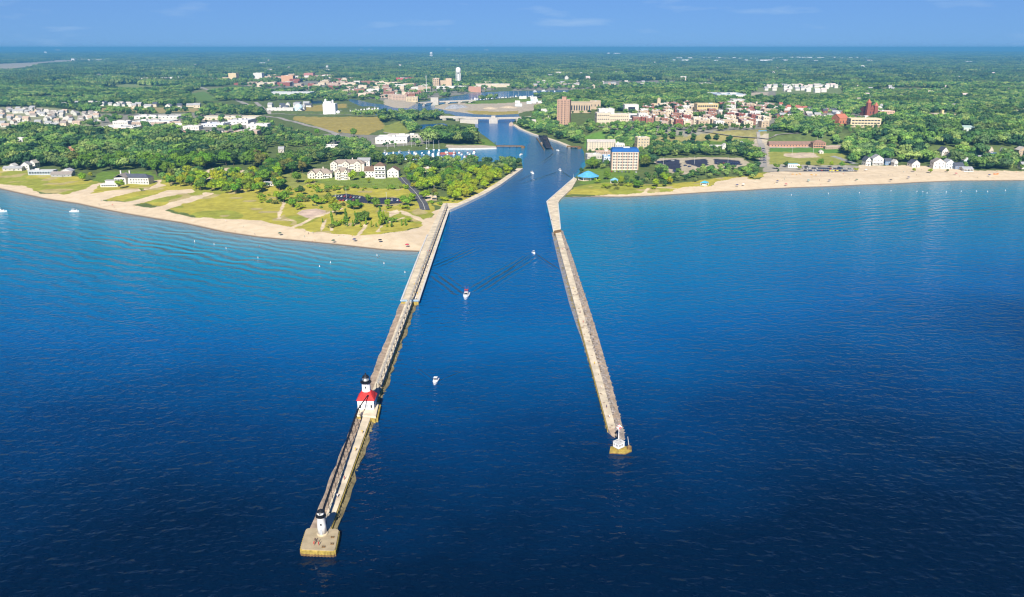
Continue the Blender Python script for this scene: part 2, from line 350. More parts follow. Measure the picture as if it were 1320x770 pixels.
def np_mesh(name, V, Fc, mats, attrs={}, smooth=True):
    me = bpy.data.meshes.new(name); me.vertices.add(len(V)); me.vertices.foreach_set('co', V.astype(np.float32).ravel())
    k = Fc.shape[1]; me.loops.add(Fc.size); me.loops.foreach_set('vertex_index', Fc.astype(np.int32).ravel())
    me.polygons.add(len(Fc)); me.polygons.foreach_set('loop_start', (np.arange(len(Fc))*k).astype(np.int32))
    for an, (ty, dat) in attrs.items():
        a = me.attributes.new(an, ty, 'POINT')
        if ty == 'FLOAT': a.data.foreach_set('value', dat.astype(np.float32))
        else: a.data.foreach_set('color', np.concatenate([dat, np.ones((len(dat), 1))], 1).astype(np.float32).ravel())
    for m_ in (mats if isinstance(mats, list) else [mats]): me.materials.append(m_)
    me.update(calc_edges=True)
    if smooth: me.polygons.foreach_set('use_smooth', np.ones(len(Fc), bool))
    return me
def sub_mesh(V, Fc, keep, attrs):
    F2 = Fc[keep]; u, inv = np.unique(F2, return_inverse=True)
    return V[u], inv.reshape(F2.shape), {k: (ty, d[u]) for k, (ty, d) in attrs.items()}
P, Fc = fan('ground', np.linspace(R(-43), R(43), 1150), 1/np.linspace(1/500, 1/48000, 620))
hgt = land_h(P)
col = np.tile(np.array(SOIL), (len(P), 1)); beach = np.zeros(len(P), bool)
n1 = vnoise(P, 140, 11); n2 = vnoise(P, 45, 12)
rr = np.hypot(P[:, 0], P[:, 1])
fld = (rr > 2600) & (vnoise(P, 420, 21)*.7+vnoise(P, 130, 22)*.3 > .74)      # clearings between the far woods
col[fld] = (.20, .22, .09)
for c, bflag, poly in ZONES:
    W_ = np.array(GP(poly, PZ(poly))); lo, hi = W_.min(0), W_.max(0)
    k = np.where((P[:, 0] > lo[0]) & (P[:, 0] < hi[0]) & (P[:, 1] > lo[1]) & (P[:, 1] < hi[1]))[0]
    if len(k) == 0 or len(poly) < 3: continue
    jit = P[k]+(np.stack([vnoise(P[k], 9, 31), vnoise(P[k], 9, 32)], 1)-.5)*5
    k = k[in_poly(jit, [tuple(q) for q in W_])]
    col[k] = c; beach[k] = bool(bflag)
for pts, wd in PATHS:
    if wd:
        W_ = GP(pts, 2.0); k = np.where((rr < 1100))[0]; k = k[seg_dist(P[k], W_, False) < wd/2+(vnoise(P[k], 6, 40)-.5)*2]; col[k] = SAND
# dry scrub, bare sand and greener hollows in the dune grass
dn = np.all(np.abs(col-np.array(DUNE)) < 1e-6, axis=1)
col[dn & (n2 > .56)] = (.31, .33, .05); col[dn & (vnoise(P, 17, 13) > .80)] = (.46, .38, .16)
m, t, b = nt('ground_cover')
at_ = N(t, 'ShaderNodeAttribute', attribute_name='cover'); tcx = N(t, 'ShaderNodeTexCoord')
nn = N(t, 'ShaderNodeTexNoise'); nn.inputs['Scale'].default_value = .13; nn.inputs['Detail'].default_value = 9; nn.inputs['Roughness'].default_value = .65
t.links.new(tcx.outputs['Object'], nn.inputs['Vector'])
mr = N(t, 'ShaderNodeMapRange'); mr.inputs[1].default_value = .3; mr.inputs[2].default_value = .7; mr.inputs[3].default_value = .72; mr.inputs[4].default_value = 1.25
t.links.new(nn.outputs['Fac'], mr.inputs[0])
mx = N(t, 'ShaderNodeVectorMath', operation='SCALE'); t.links.new(at_.outputs['Color'], mx.inputs[0]); t.links.new(mr.outputs[0], mx.inputs['Scale']); t.links.new(mx.outputs[0], b.inputs['Base Color'])
b.inputs['Roughness'].default_value = .95; b.inputs['Specular IOR Level'].default_value = .1
bp = N(t, 'ShaderNodeBump'); bp.inputs['Strength'].default_value = .7; bp.inputs['Distance'].default_value = .5; t.links.new(nn.outputs['Fac'], bp.inputs['Height']); t.links.new(bp.outputs[0], b.inputs['Normal'])
GM = m
m, t, b = nt('beach_sand')
tcx = N(t, 'ShaderNodeTexCoord'); nn = N(t, 'ShaderNodeTexNoise'); nn.inputs['Scale'].default_value = .11; nn.inputs['Detail'].default_value = 10; nn.inputs['Roughness'].default_value = .7
t.links.new(tcx.outputs['Object'], nn.inputs['Vector'])
rp = ramp(t, [(.3, (.58, .46, .31)), (.5, SAND), (.7, (.76, .63, .46))]); t.links.new(nn.outputs['Fac'], rp.inputs['Fac'])
wet = N(t, 'ShaderNodeAttribute', attribute_name='wet'); mxw = N(t, 'ShaderNodeMixRGB'); mxw.inputs['Color2'].default_value = (.20, .155, .11, 1)
t.links.new(wet.outputs['Fac'], mxw.inputs['Fac']); t.links.new(rp.outputs[0], mxw.inputs['Color1']); t.links.new(mxw.outputs[0], b.inputs['Base Color'])
b.inputs['Roughness'].default_value = .95; b.inputs['Specular IOR Level'].default_value = .1
bp = N(t, 'ShaderNodeBump'); bp.inputs['Strength'].default_value = .8; bp.inputs['Distance'].default_value = .4; t.links.new(nn.outputs['Fac'], bp.inputs['Height']); t.links.new(bp.outputs[0], b.inputs['Normal'])
SM = m
V = np.concatenate([P, hgt[:, None]], 1)
attrs = {'cover': ('FLOAT_COLOR', col), 'wet': ('FLOAT', 1-sstep(.10, .30, hgt))}
fb = beach[Fc].sum(1) >= 2
left = P[Fc[:, 0], 0] < 40
for nm, keep, mm, lab in (('ground', ~fb, GM, 'green and tan land from the dunes out to the far horizon'), ('beach', fb & left, SM, 'pale sand beach curving away from the lighthouse pier'), ('beach', fb & ~left, SM, 'long pale sand beach beyond the pier with the small white light box')):
    v2, f2, a2 = sub_mesh(V, Fc, keep, attrs)
    o = link(nm, np_mesh(nm, v2, f2, mm, a2)); tag(o, lab, nm, kind='structure')
del V, attrs
# ------------------------------------------------------------------ water
ang = np.concatenate([np.linspace(R(-180), R(-46), 40)[:-1], np.linspace(R(-46), R(46), 420), np.linspace(R(46), R(180), 40)[1:]])
rad = np.concatenate([[.5, 60, 110], 1/np.linspace(1/150, 1/4000, 330), [30000]])
P, Fc = fan('water', ang, rad)
shore = np.full(len(P), 2000.0); k = np.hypot(P[:, 0], P[:, 1]) < 4100
dl = np.minimum(seg_dist(P[k], GP(SHORE_L), False), seg_dist(P[k], GP(SHORE_R), False)); 
CHAN = GP([(414,690),(542,324),(566,320),(580,271),(600,262),(625,250),(674,217),(690,150),(440,150),(440,110),(880,110),(820,127),(700,160),(755,200),(740,230),(704,260),(713,300),(795,585)])
pc = in_poly(P[k], CHAN); dl = np.where(pc, np.maximum(dl, 210), dl)
inland = sstep(680, 1050, P[k][:, 1])*pc
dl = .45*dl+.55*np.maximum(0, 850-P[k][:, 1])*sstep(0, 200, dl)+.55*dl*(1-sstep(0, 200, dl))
dl = np.where(pc, np.maximum(dl, 350), dl)
shore[k] = dl; il = np.zeros(len(P)); il[k] = inland
m, t, b = nt('lake_water')
at_ = N(t, 'ShaderNodeAttribute', attribute_name='shore'); ai = N(t, 'ShaderNodeAttribute', attribute_name='inland'); tcx = N(t, 'ShaderNodeTexCoord')
wn = N(t, 'ShaderNodeTexNoise'); wn.inputs['Scale'].default_value = .011; wn.inputs['Detail'].default_value = 4; t.links.new(tcx.outputs['Object'], wn.inputs['Vector'])
wm = N(t, 'ShaderNodeMapRange'); wm.inputs[1].default_value = .3; wm.inputs[2].default_value = .7; wm.inputs[3].default_value = .95; wm.inputs[4].default_value = 1.05; t.links.new(wn.outputs['Fac'], wm.inputs[0])
ml = N(t, 'ShaderNodeMath', operation='MULTIPLY'); t.links.new(at_.outputs['Fac'], ml.inputs[0]); t.links.new(wm.outputs[0], ml.inputs[1])
dv = N(t, 'ShaderNodeMath', operation='DIVIDE'); dv.inputs[1].default_value = 650; t.links.new(ml.outputs[0], dv.inputs[0])
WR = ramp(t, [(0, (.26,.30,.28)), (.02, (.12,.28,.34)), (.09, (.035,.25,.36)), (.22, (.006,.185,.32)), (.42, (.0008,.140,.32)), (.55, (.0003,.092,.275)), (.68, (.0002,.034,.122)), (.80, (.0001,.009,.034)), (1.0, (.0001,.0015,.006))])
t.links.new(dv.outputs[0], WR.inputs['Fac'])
mi = N(t, 'ShaderNodeMixRGB'); mi.inputs['Color2'].default_value = (.055,.135,.215,1); t.links.new(ai.outputs['Fac'], mi.inputs['Fac']); t.links.new(WR.outputs[0], mi.inputs['Color1'])
t.links.new(mi.outputs[0], b.inputs['Base Color'])
b.inputs['Roughness'].default_value = .13; b.inputs['IOR'].default_value = 1.24; b.inputs['Specular IOR Level'].default_value = .40; b.inputs['Specular Tint'].default_value = (.55, .80, 1, 1)
def wave(scale, rot, seed, detail=2.0):
    mp = N(t, 'ShaderNodeMapping'); mp.inputs['Scale'].default_value = (scale[0], scale[1], 1); mp.inputs['Rotation'].default_value = (0, 0, R(rot)); mp.inputs['Location'].default_value = (seed, seed*2.3, 0)
    t.links.new(tcx.outputs['Object'], mp.inputs['Vector'])
    n = N(t, 'ShaderNodeTexNoise', noise_dimensions='2D'); n.inputs['Scale'].default_value = 1; n.inputs['Detail'].default_value = detail; n.inputs['Roughness'].default_value = .5
    t.links.new(mp.outputs[0], n.inputs['Vector']); return n.outputs['Fac']
def summed(parts):
    acc = None
    for o_, a_ in parts:
        q = N(t, 'ShaderNodeMath', operation='MULTIPLY_ADD'); q.inputs[1].default_value = a_
        if hasattr(a_, 'is_linked'): t.links.new(a_, q.inputs[1])
        t.links.new(o_, q.inputs[0])
        if acc is None: q.inputs[2].default_value = 0
        else: t.links.new(acc, q.inputs[2])
        acc = q.outputs[0]
    return acc
heights = [(wave((.045, .13), 10, 3.1), .75), (wave((.20, .29), -7, 7.7, 1.0), .66), (wave((.40, .58), 8, 4.4, 1.0), .30), (wave((.95, 1.25), 5, 1.3, 1.0), .11)]
# boat wakes: trains of crests along a line, each fading at its ends
WK = 2.9
wobble = wave((.03, .03), 0, 5.5)
def wake(A, B, lam, sig, amp, wob_=.6):
    a = Vector((*G(*A), 0)); e = Vector((*G(*B), 0)); d = e-a; L = d.length; d.normalize(); n_ = Vector((-d.y, d.x, 0))
    sb = N(t, 'ShaderNodeVectorMath', operation='SUBTRACT'); sb.inputs[1].default_value = a; t.links.new(tcx.outputs['Object'], sb.inputs[0])
    du = N(t, 'ShaderNodeVectorMath', operation='DOT_PRODUCT'); du.inputs[1].default_value = d; t.links.new(sb.outputs[0], du.inputs[0])
    dn_ = N(t, 'ShaderNodeVectorMath', operation='DOT_PRODUCT'); dn_.inputs[1].default_value = n_; t.links.new(sb.outputs[0], dn_.inputs[0])
    m1 = N(t, 'ShaderNodeMapRange', interpolation_type='SMOOTHSTEP'); m1.inputs[1].default_value = -2; m1.inputs[2].default_value = L*.15; t.links.new(du.outputs['Value'], m1.inputs[0])
    m2 = N(t, 'ShaderNodeMapRange', interpolation_type='SMOOTHSTEP'); m2.inputs[1].default_value = L; m2.inputs[2].default_value = L*.6; t.links.new(du.outputs['Value'], m2.inputs[0])
    ab = N(t, 'ShaderNodeMath', operation='ABSOLUTE'); t.links.new(dn_.outputs['Value'], ab.inputs[0])
    m3 = N(t, 'ShaderNodeMapRange', interpolation_type='SMOOTHSTEP'); m3.inputs[1].default_value = sig; m3.inputs[2].default_value = 0; t.links.new(ab.outputs[0], m3.inputs[0])
    s1 = N(t, 'ShaderNodeMath', operation='MULTIPLY'); s1.inputs[1].default_value = 2*math.pi/(lam*(1.08 if WK > 1 else 1)); dz = N(t, 'ShaderNodeMath', operation='MULTIPLY_ADD'); dz.inputs[1].default_value = lam*wob_; t.links.new(wobble, dz.inputs[0]); t.links.new(dn_.outputs['Value'], dz.inputs[2]); t.links.new(dz.outputs[0], s1.inputs[0])
    s2 = N(t, 'ShaderNodeMath', operation='SINE'); t.links.new(s1.outputs[0], s2.inputs[0])
    p = s2.outputs[0]
    for q in (m1, m2, m3):
        z = N(t, 'ShaderNodeMath', operation='MULTIPLY'); t.links.new(p, z.inputs[0]); t.links.new(q.outputs[0], z.inputs[1]); p = z.outputs[0]
    heights.append((p, amp*WK))
wake((596,381),(553,348), 4.6, 11, .30); wake((607,379),(700,322), 4.6, 13, .30); wake((556,346),(622,316), 4.6, 10, .22)
wake((689,327),(724,350), 3.2, 3.4, .34); wake((687,327),(640,360), 3.2, 3.2, .30)
wake((722,221),(664,240), 5.5, 4.5, .7); wake((723,221),(738,231), 5.0, 4.0, .7); wake((719,195),(736,200), 5.0, 4.0, .7); wake((716,197),(694,214), 6, 5, .6); wake((686,225),(664,236), 5, 4, .5)
wake((562,493),(600,478), 2.4, 2.2, .10); wake((561,493),(530,470), 2.4, 2.4, .10)
WK = 1
wake((-160,276),(545,408), 12, 200, .36, 1.5); wake((120,300),(545,372), 9.5, 80, .55, 1.5); wake((1330,262),(735,310), 10, 90, .35, 2.0)
hsum = summed(heights)
bp = N(t, 'ShaderNodeBump'); bp.inputs['Strength'].default_value = 1.0; bp.inputs['Distance'].default_value = .95; t.links.new(hsum, bp.inputs['Height']); t.links.new(bp.outputs[0], b.inputs['Normal'])
wo = link('water', np_mesh('water', np.concatenate([P, np.zeros((len(P), 1))], 1), Fc, m, {'shore': ('FLOAT', shore), 'inland': ('FLOAT', il)}))
tag(wo, 'rippled blue lake water running into the river channel', 'water', kind='structure')
# ------------------------------------------------------------------ roads
asphalt = mat('asphalt', (.10,.10,.11), .9, .2, .15); conc_road = mat('pale_road', (.36,.33,.29), .9, .15, .1); linem = mat('road_paint', (.75,.72,.6), .7, .1)
def road(pts, wd, m_, label, line=False):
    L = [T(*p) for p in pts]; D = []
    for a, b_ in zip(L, L[1:]):
        k = max(2, int((b_-a).length/12))
        D += [a.lerp(b_, i/k) for i in range(k)]
    D.append(L[-1])
    mb = MB(); z = lambda x, y: gz(x, y)+.22
    mb.strip(D, wd, z)
    if line:
        mb.mi = 1; mb.strip(D, .35, lambda x, y: gz(x, y)+.27)
    o = mb.build('road', [m_, linem]); tag(o, label, 'road', kind='structure')
road([(517,229),(522,235),(530,243),(539,253),(545,262),(548,271)], 9, asphalt, 'grey access road running down from the white condominiums to the pier', True)
road([(247,110),(262,114),(275,118.5),(300,127.5),(330,139),(352,147.5)], 14, conc_road, 'pale highway curving in past the bright green field')
road([(345,150),(362,152.6),(382,158),(400,163),(413,166),(426,170),(436,175.5),(440,180)], 11, conc_road, 'pale road sweeping across the golden field')
road([(330,132),(338,139),(343,145)], 11, conc_road, 'short pale road climbing to the overpass')
road([(345,147.2),(440,147.8),(500,148.6),(566,150.4)], 13, conc_road, 'raised causeway road leading to the river bridge')
road([(816,160),(828,148),(841,134)], 13, mat('grey_street', (.2,.2,.21), .9, .15, .1), 'wide grey street running away between town blocks')
road([(891,170),(892,160),(893,146)], 10, asphalt, 'narrow town street beside the brick block')
road([(765,164),(800,168),(850,171.5),(955,172.5),(990,175),(1030,178)], 9, conc_road, 'pale road along the top of the grassy bluff')
road([(984,216),(984,200),(982,188),(978,178)], 9, conc_road, 'pale road coming down the bluff beside the depot')
road([(495,171),(515,172.5),(530,177)], 8, conc_road, 'short pale drive below the grassy mound')
road([(121,131),(122,124),(124,112)], 10, asphalt, 'straight grey road through the woods behind the white row houses')
road([(245,80.5),(252,77.5),(259,75)], 60, conc_road, 'pale runway strip far off in the woods')
road([(985,221.6),(1040,221.4),(1090,221.6),(1105,220.5)], 5, conc_road, 'pale promenade along the top of the long beach')
# ------------------------------------------------------------------ trees
LEAF = mat_leaf('leaf_green'); LEAFW = mat_leaf('woodland_leaf', False, 7.0, 1.6); LEAFP = mat_leaf('canopy_leaf', False, .22, .84); BARK = mat('bark', (.12,.095,.07), .95, .3, 2)
def crown_mesh(name, seed, n=900, rx=.5, rz=.42, zc=.60, card=.075, clumps=16, mat_=None, core=True, cone=False):
    """crown of a tree one unit tall: leaf sprays on many rounded clumps, with gaps between"""
    r = np.random.default_rng(seed); C = []; 
    for i in range(clumps):
        for _ in range(30):
            d = r.normal(size=3); d /= np.linalg.norm(d); u = r.uniform(.25, .72)
            p = d*u
            if p[2] > -.75: break
        if cone:
            hz_ = r.uniform(-.95, .95); a = r.uniform(0, 6.283); k_ = (1-hz_)/2*.75+.12; p = np.array([math.cos(a)*k_*.6, math.sin(a)*k_*.6, hz_]); rad_ = .16+.34*k_
        else: rad_ = r.uniform(.30, .50)*(1.05-.35*u)
        C.append((p, rad_))
    V = []; Fa = []
    tot = sum(q[1]**2 for q in C)
    sc = np.array([rx, rx, rz])
    for p, rad_ in C:
        k = int(n*rad_**2/tot)
        d = r.normal(size=(k, 3)); d /= np.linalg.norm(d, axis=1)[:, None]
        for q in d:
            if q[2] < -.55 and r.random() < .6: continue
            pos = p+q*rad_*r.uniform(.86, 1.12)
            inside = any(np.linalg.norm(pos-c2) < r2*.8 for c2, r2 in C if c2 is not p)
            if inside: continue
            w = pos*sc+np.array([0, 0, zc])
            nrm = q+r.normal(size=3)*.42+np.array([0, 0, .15]); nrm /= np.linalg.norm(nrm)
            a = np.cross(nrm, r.normal(size=3)); a /= np.linalg.norm(a)+1e-9; b_ = np.cross(nrm, a)
            s1, s2 = card*r.uniform(.6, 1.3), card*r.uniform(.45, .9)
            o = len(V)
            V += [w-a*s1, w+b_*s2+nrm*s2*.25, w+a*s1, w-b_*s2+nrm*s2*.25]; Fa.append((o, o+1, o+2, o+3))
    mb = MB(); mb.v = [tuple(x) for x in V]; mb.f = Fa; mb.m = [0]*len(Fa)
    if core:      # dense inner foliage
        for p, rad_ in C:
            c = p*sc+np.array([0, 0, zc]); q = rad_*.80; n_ = 7
            prof = [(.05, -1), (.72, -.68), (1, -.05), (.74, .66), (.05, 1)]
            mb.lathe([(a*q*rx, c[2]+b_*q*rz) for a, b_ in prof], n_, (c[0], c[1], 0), r.random()*6)
    return mb.mesh(name, [mat_ or LEAF])
def trunk_mesh(name, seed, r0=.022, top=.62, limbs=5):
    r = random.Random(seed); mb = MB(); p = Vector((0, 0, -.02)); q = Vector((r.uniform(-.02, .02), r.uniform(-.02, .02), .26))
    mb.tube(p, q, r0, 6, r0*.75); mb.tube(q, (q.x*1.5, q.y*1.5, top), r0*.75, 5, r0*.3)
    for i in range(limbs):
        a = i*2.4+r.random(); z = .22+.06*i; mb.tube((q.x, q.y, z), (math.cos(a)*.24, math.sin(a)*.24, z+.22), r0*.42, 4, r0*.12)
    return mb.mesh(name, [BARK])
CR = [crown_mesh('crown', s, 1500, rx=.46+.06*(s % 3), rz=.38, zc=.60, card=.038) for s in range(7)]
CP = [crown_mesh('crown', 50+s, 900, rx=.19+.03*s, rz=.46, zc=.52, card=.034, cone=True, clumps=18) for s in range(3)]
CS = [crown_mesh('foliage', 70+s, 420, rx=.75+.1*s, rz=.48, zc=.46, card=.085, clumps=9) for s in range(4)]
TR = [trunk_mesh('trunk', s) for s in range(3)]
STEM = MB(); STEM.tube((0,0,-.05), (.02,.01,.5), .035, 5, .012); STEM.tube((0,0,.1), (.3,.1,.6), .02, 4, .008); STEM.tube((0,0,.1), (-.22,-.2,.6), .02, 4, .008); STEM = STEM.mesh('stem', [BARK])
PAL = {'bright': [(.26,.345,.016), (.22,.31,.016), (.29,.35,.02)], 'mid': [(.12,.235,.02), (.145,.255,.022), (.10,.20,.022)], 'dark': [(.042,.105,.024), (.054,.122,.024), (.034,.082,.026)], 'olive': [(.16,.18,.038), (.14,.155,.034)]}
CNAME = {'bright': 'bright yellow-green', 'mid': 'mid green', 'dark': 'dark green', 'olive': 'dull olive'}
CLEAR = []          # outlines (world) kept free of trees; buildings add discs
DISCS = []; LOW = []
def keep_clear(pts): CLEAR.append(GP(pts, PZ(pts)))
for c, bflag, poly in ZONES:
    if c in (GREEN, DUNE, TOWN) : continue
    if len(poly) > 2: keep_clear(poly)
TREES = []           # (x, y, height, palette, zone text)
def plant_poly(poly, gap, hgt_, pal, where, seed, drop=0.0):
    W_ = np.array(GP(poly, PZ(poly))); r = np.random.default_rng(seed)
    lo, hi = W_.min(0), W_.max(0); xs = np.arange(lo[0], hi[0]+gap, gap); ys = np.arange(lo[1], hi[1]+gap, gap)
    X, Y = np.meshgrid(xs, ys); X[1::2] += gap/2
    Q = np.stack([X.ravel(), Y.ravel()], 1)+r.uniform(-.38, .38, (X.size, 2))*gap
    Q = Q[in_poly(Q, [tuple(a) for a in W_])]; Q = Q[r.random(len(Q)) >= drop]
    for x, y in Q:
        u = r.random(); acc = 0
        for nm, pr in pal:
            acc += pr
            if u <= acc: break
        TREES.append((x, y, hgt_[0]+(hgt_[1]-hgt_[0])*r.random(), nm, where))
MIX = [('mid', .50), ('dark', .26), ('bright', .13), ('olive', 1)]
MIXB = [('bright', .62), ('mid', .3), ('olive', 1)]
plant_poly([(578,262),(612,250),(642,236),(664,223),(669,213),(660,207),(640,212),(622,224),(600,238),(580,247)], 10.5, (9, 13), [('bright', .96), ('mid', 1)], 'along the channel wall', 1)
plant_poly([(525,236),(520,220),(545,213),(600,209),(640,211),(622,224),(600,238),(578,250),(552,250),(540,244)], 11, (8, 14), [('mid', .5), ('bright', .28), ('dark', .14), ('olive', 1)], 'in the peninsula grove beside the marina', 2, .08)
plant_poly([(332,243),(345,216),(380,203),(420,199),(462,197),(492,206),(490,211),(455,207),(430,207),(396,216),(394,226),(374,234),(362,246)], 10.5, (12, 17), MIX, 'in the grove behind the white condominiums', 3)
plant_poly([(202,233),(240,226),(270,225),(300,229),(335,227),(338,250),(300,252),(262,248),(228,243),(206,240)], 10, (9, 14), MIXB, 'below the bare sand patch', 4, .1)
plant_poly([(-40,178),(0,178),(60,172),(165,178),(250,179),(330,182),(345,203),(336,226),(318,215),(285,215),(258,222),(205,230),(192,220),(196,222),(150,221.5),(118,223),(96,222),(60,218),(-40,217)], 13, (13, 23), MIX, 'in the long grove behind the beach houses', 5)
plant_poly([(545,188),(612,187),(612,176),(590,176),(550,178)], 11, (19, 24), [('dark', .7), ('mid', 1)], 'in the tall stand beside the river bridge', 6)
plant_poly([(456,150.5),(565,151),(575,155),(535,158),(505,157),(490,163),(470,160)], 13, (14, 20), MIX, 'on the wooded bank below the causeway', 7)
plant_poly([(516,157),(535,160),(542,172),(528,174)], 12, (12, 17), MIXB, 'beside the grassy mound', 8)
plant_poly([(488,176),(545,176),(545,190),(490,190)], 15, (8, 12), MIX, 'around the flat white marina building', 9, .4)
plant_poly([(664,159.5),(702,154),(716,164),(735,168),(752,176),(750,186),(735,183),(700,173),(684,168),(668,163)], 11, (11, 16), MIX, 'on the river bank by the tall brick tower', 10, .05)
plant_poly([(752,160),(775,164),(790,163),(858,167),(858,172),(840,176),(800,180),(765,176)], 11, (9, 14), MIX, 'on the bluff in front of the cream hall', 11)
plant_poly([(838,192),(905,188),(962,192),(985,207),(985,214),(966,208),(950,204),(900,201),(842,204)], 11, (11, 16), MIX, 'in the belt behind the dark parking lots', 12)
plant_poly([(795,238),(812,230),(842,226),(850,214),(858,222),(882,226),(915,219),(960,217),(984,212),(986,226),(966,234),(944,228),(922,231),(874,239),(840,243),(806,244)], 11, (6, 10.5), MIXB, 'between the parking lots and the long beach', 13, .12)
plant_poly([(752,214),(768,203),(780,206),(786,218),(760,218)], 10, (13, 17), MIX, 'beside the blue roofed hotel', 14)
plant_poly([(824,196),(836,196),(842,215),(826,219)], 10, (11, 16), MIX, 'beyond the blue roofed hotel', 15)
plant_poly([(1080,213),(1090,190),(1085,172),(1140,168),(1200,160),(1330,150),(1400,150),(1400,216),(1330,216),(1310,221),(1260,220.5),(1232,217),(1200,213.5),(1110,212)], 12.5, (12, 22), MIX, 'on the wooded hillside above the beach cottages', 16)
plant_poly([(1000,170),(1085,166),(1085,190),(1060,186),(1000,184)], 11, (11, 16), MIX, 'on the slope behind the brown depot', 17)
plant_poly([(1236,212),(1330,212),(1330,221.6),(1262,220.6)], 9, (10, 14), MIXB, 'beside the last cottages', 18)
plant_poly([(344,146),(330,140),(300,140),(262,135),(262,141),(330,146)], 16, (10, 15), MIX, 'beside the pale highway', 19, .2)
plant_poly([(815,166),(865,166),(950,167),(1000,168),(1000,172.4),(865,172),(815,170)], 11, (7, 12), MIX, 'along the front of the town', 20, .2)
plant_poly([(330,157),(350,162),(395,176),(430,184),(400,192),(345,192),(332,182)], 14, (9, 13), MIX, 'between the factories and the golden field', 21, .1)
plant_poly([(405,181),(430,184),(480,190),(480,196),(420,199)], 11, (11, 15), MIX, 'behind the boat yard', 22, .15)
plant_poly([(757,197),(795,181),(840,178),(838,184),(820,186),(812,196),(838,196),(842,206),(826,214),(824,196),(795,196)], 10.5, (8, 13), MIX, 'below the grassy bluff', 31, .1)
plant_poly([(992,176),(1060,178),(1085,186),(1060,184.5),(1000,184)], 11, (6, 10), MIX, 'above the brown depot', 32, .35)
plant_poly([(420,210),(495,207.5),(545,207.5),(520,216),(500,213.5),(440,211)], 10.5, (9, 14), MIX, 'between the condominiums and the marina', 33)
plant_poly([(397,233),(515,232.5),(520,238),(400,241)], 13, (4, 8), MIXB, 'along the condominium lawn', 34, .35)
plant_poly([(519,234),(540,243),(560,252),(566,257),(556,259),(545,258),(532,246)], 10, (6, 11), MIXB, 'beside the access road', 35, .2)
SINGLES = [(107,234,10,'bright','standing alone on the dune grass'),(117,229,7,'bright','beside the lone dune tree'),(155,243,11,'bright','in front of the white mansion'),(409,175,13,'mid','alone on the golden field'),(456,177,15,'mid','at the edge of the golden field'),(438,172,7,'dark','on the golden field by the road'),(430,186,12,'mid','by the boat yard mast'),
 (1001,218,8,'mid','by the beach concession'),(1013,216,8,'dark','by the beach concession'),(1030,219,6,'bright','on the beach promenade'),(1041,216,9,'dark','along the ball field edge'),(1057,215,11,'mid','along the ball field edge'),(1071,216,9,'bright','along the ball field edge'),(1085,217,9,'mid','along the ball field edge'),
 (1178,222,5,'bright','on the open sand below the cottages'),(1199,223.4,6,'bright','on the open sand below the cottages'),(1221,222.4,4.5,'olive','on the open sand below the cottages'),(1003,222,4,'dark','beside the beach promenade'),(1103,221.5,6,'bright','at the end of the parked cars'),
 (893,182,13,'dark','on the grassy bluff'),(912,184,15,'dark','on the grassy bluff'),(923,182,11,'dark','on the grassy bluff'),(940,184,12,'dark','on the grassy bluff'),(857,182,13,'dark','on the grassy bluff'),(868,180,13,'mid','on the grassy bluff'),(1012,140,12,'dark','behind the town houses'),
 (756,228,7,'mid','by the blue pavilion'),(770,237,7,'bright','by the blue pavilion'),(782,232,11,'mid','between the two blue pavilions'),(792,240,8,'mid','by the small blue kiosk'),(800,239,8,'bright','by the small blue kiosk'),(749,224,8,'dark','by the blue pavilion'),(793,217,8,'mid','in front of the blue roofed hotel'),(785,214,7,'mid','in front of the blue roofed hotel'),
 (455,233,12,'bright','in front of the white condominiums'),(467,230,8,'mid','in front of the white condominiums'),(475,236,6,'bright','in front of the white condominiums'),(389,251,10,'dark','on the dune slope below the condominiums'),(383,236,13,'mid','beside the first white condominium'),(433,278,13,'mid','by the dune parking lot'),(430,268,12,'bright','by the dune parking lot'),(456,271,12,'mid','by the dune parking lot'),(485,268,10,'mid','by the dune parking lot'),(474,262,9,'mid','by the dune parking lot'),(500,268,9,'mid','by the dune parking lot'),(524,266,12,'mid','by the dune parking lot'),(531,260,9,'bright','by the dune parking lot'),(424,262,11,'mid','by the dune parking lot'),(405,262,9,'mid','on the dune slope below the condominiums'),(366,262,13,'mid','on the dune slope below the condominiums'),(357,258,10,'bright','on the dune slope below the condominiums'),(378,268,10,'mid','on the dune slope below the condominiums'),(383,271,7,'bright','on the dune slope below the condominiums'),(410,264,8,'bright','on the dune slope below the condominiums'),(471,285,9,'mid','on the dune above the pier beach'),(463,284,8,'mid','on the dune above the pier beach')]
for x, y, h_, c, wv in SINGLES:
    p = T(x, y); TREES.append((p.x, p.y, h_, c, wv+' '))
SINGLES += [(px_, py_, h_, 'mid', 'on the sandy island') for px_, py_, h_ in ((604,132.6,7),(611,132.2,8),(615,133,7),(622,131.4,8),(631,131.6,7),(640,132,8),(648,131,7),(655,131.5,8),(668,130.5,9),(683,129,9),(690,132,8))]
FIR = [(428,289,12),(446,284,11),(434,291,4),(445,291,4.5),(455,292,6),(460,290,11),(448,292,5),(465,293,5),(472,290,7),(479,293,6),(485,293,4.5),(492,291,13),(495,286,10),(499,293,5),(505,293,6),(518,291,6),(523,291,6),(490,282,12),(458,283,8),(416,287,4)]
SHRUB = []
rs = random.Random(5)
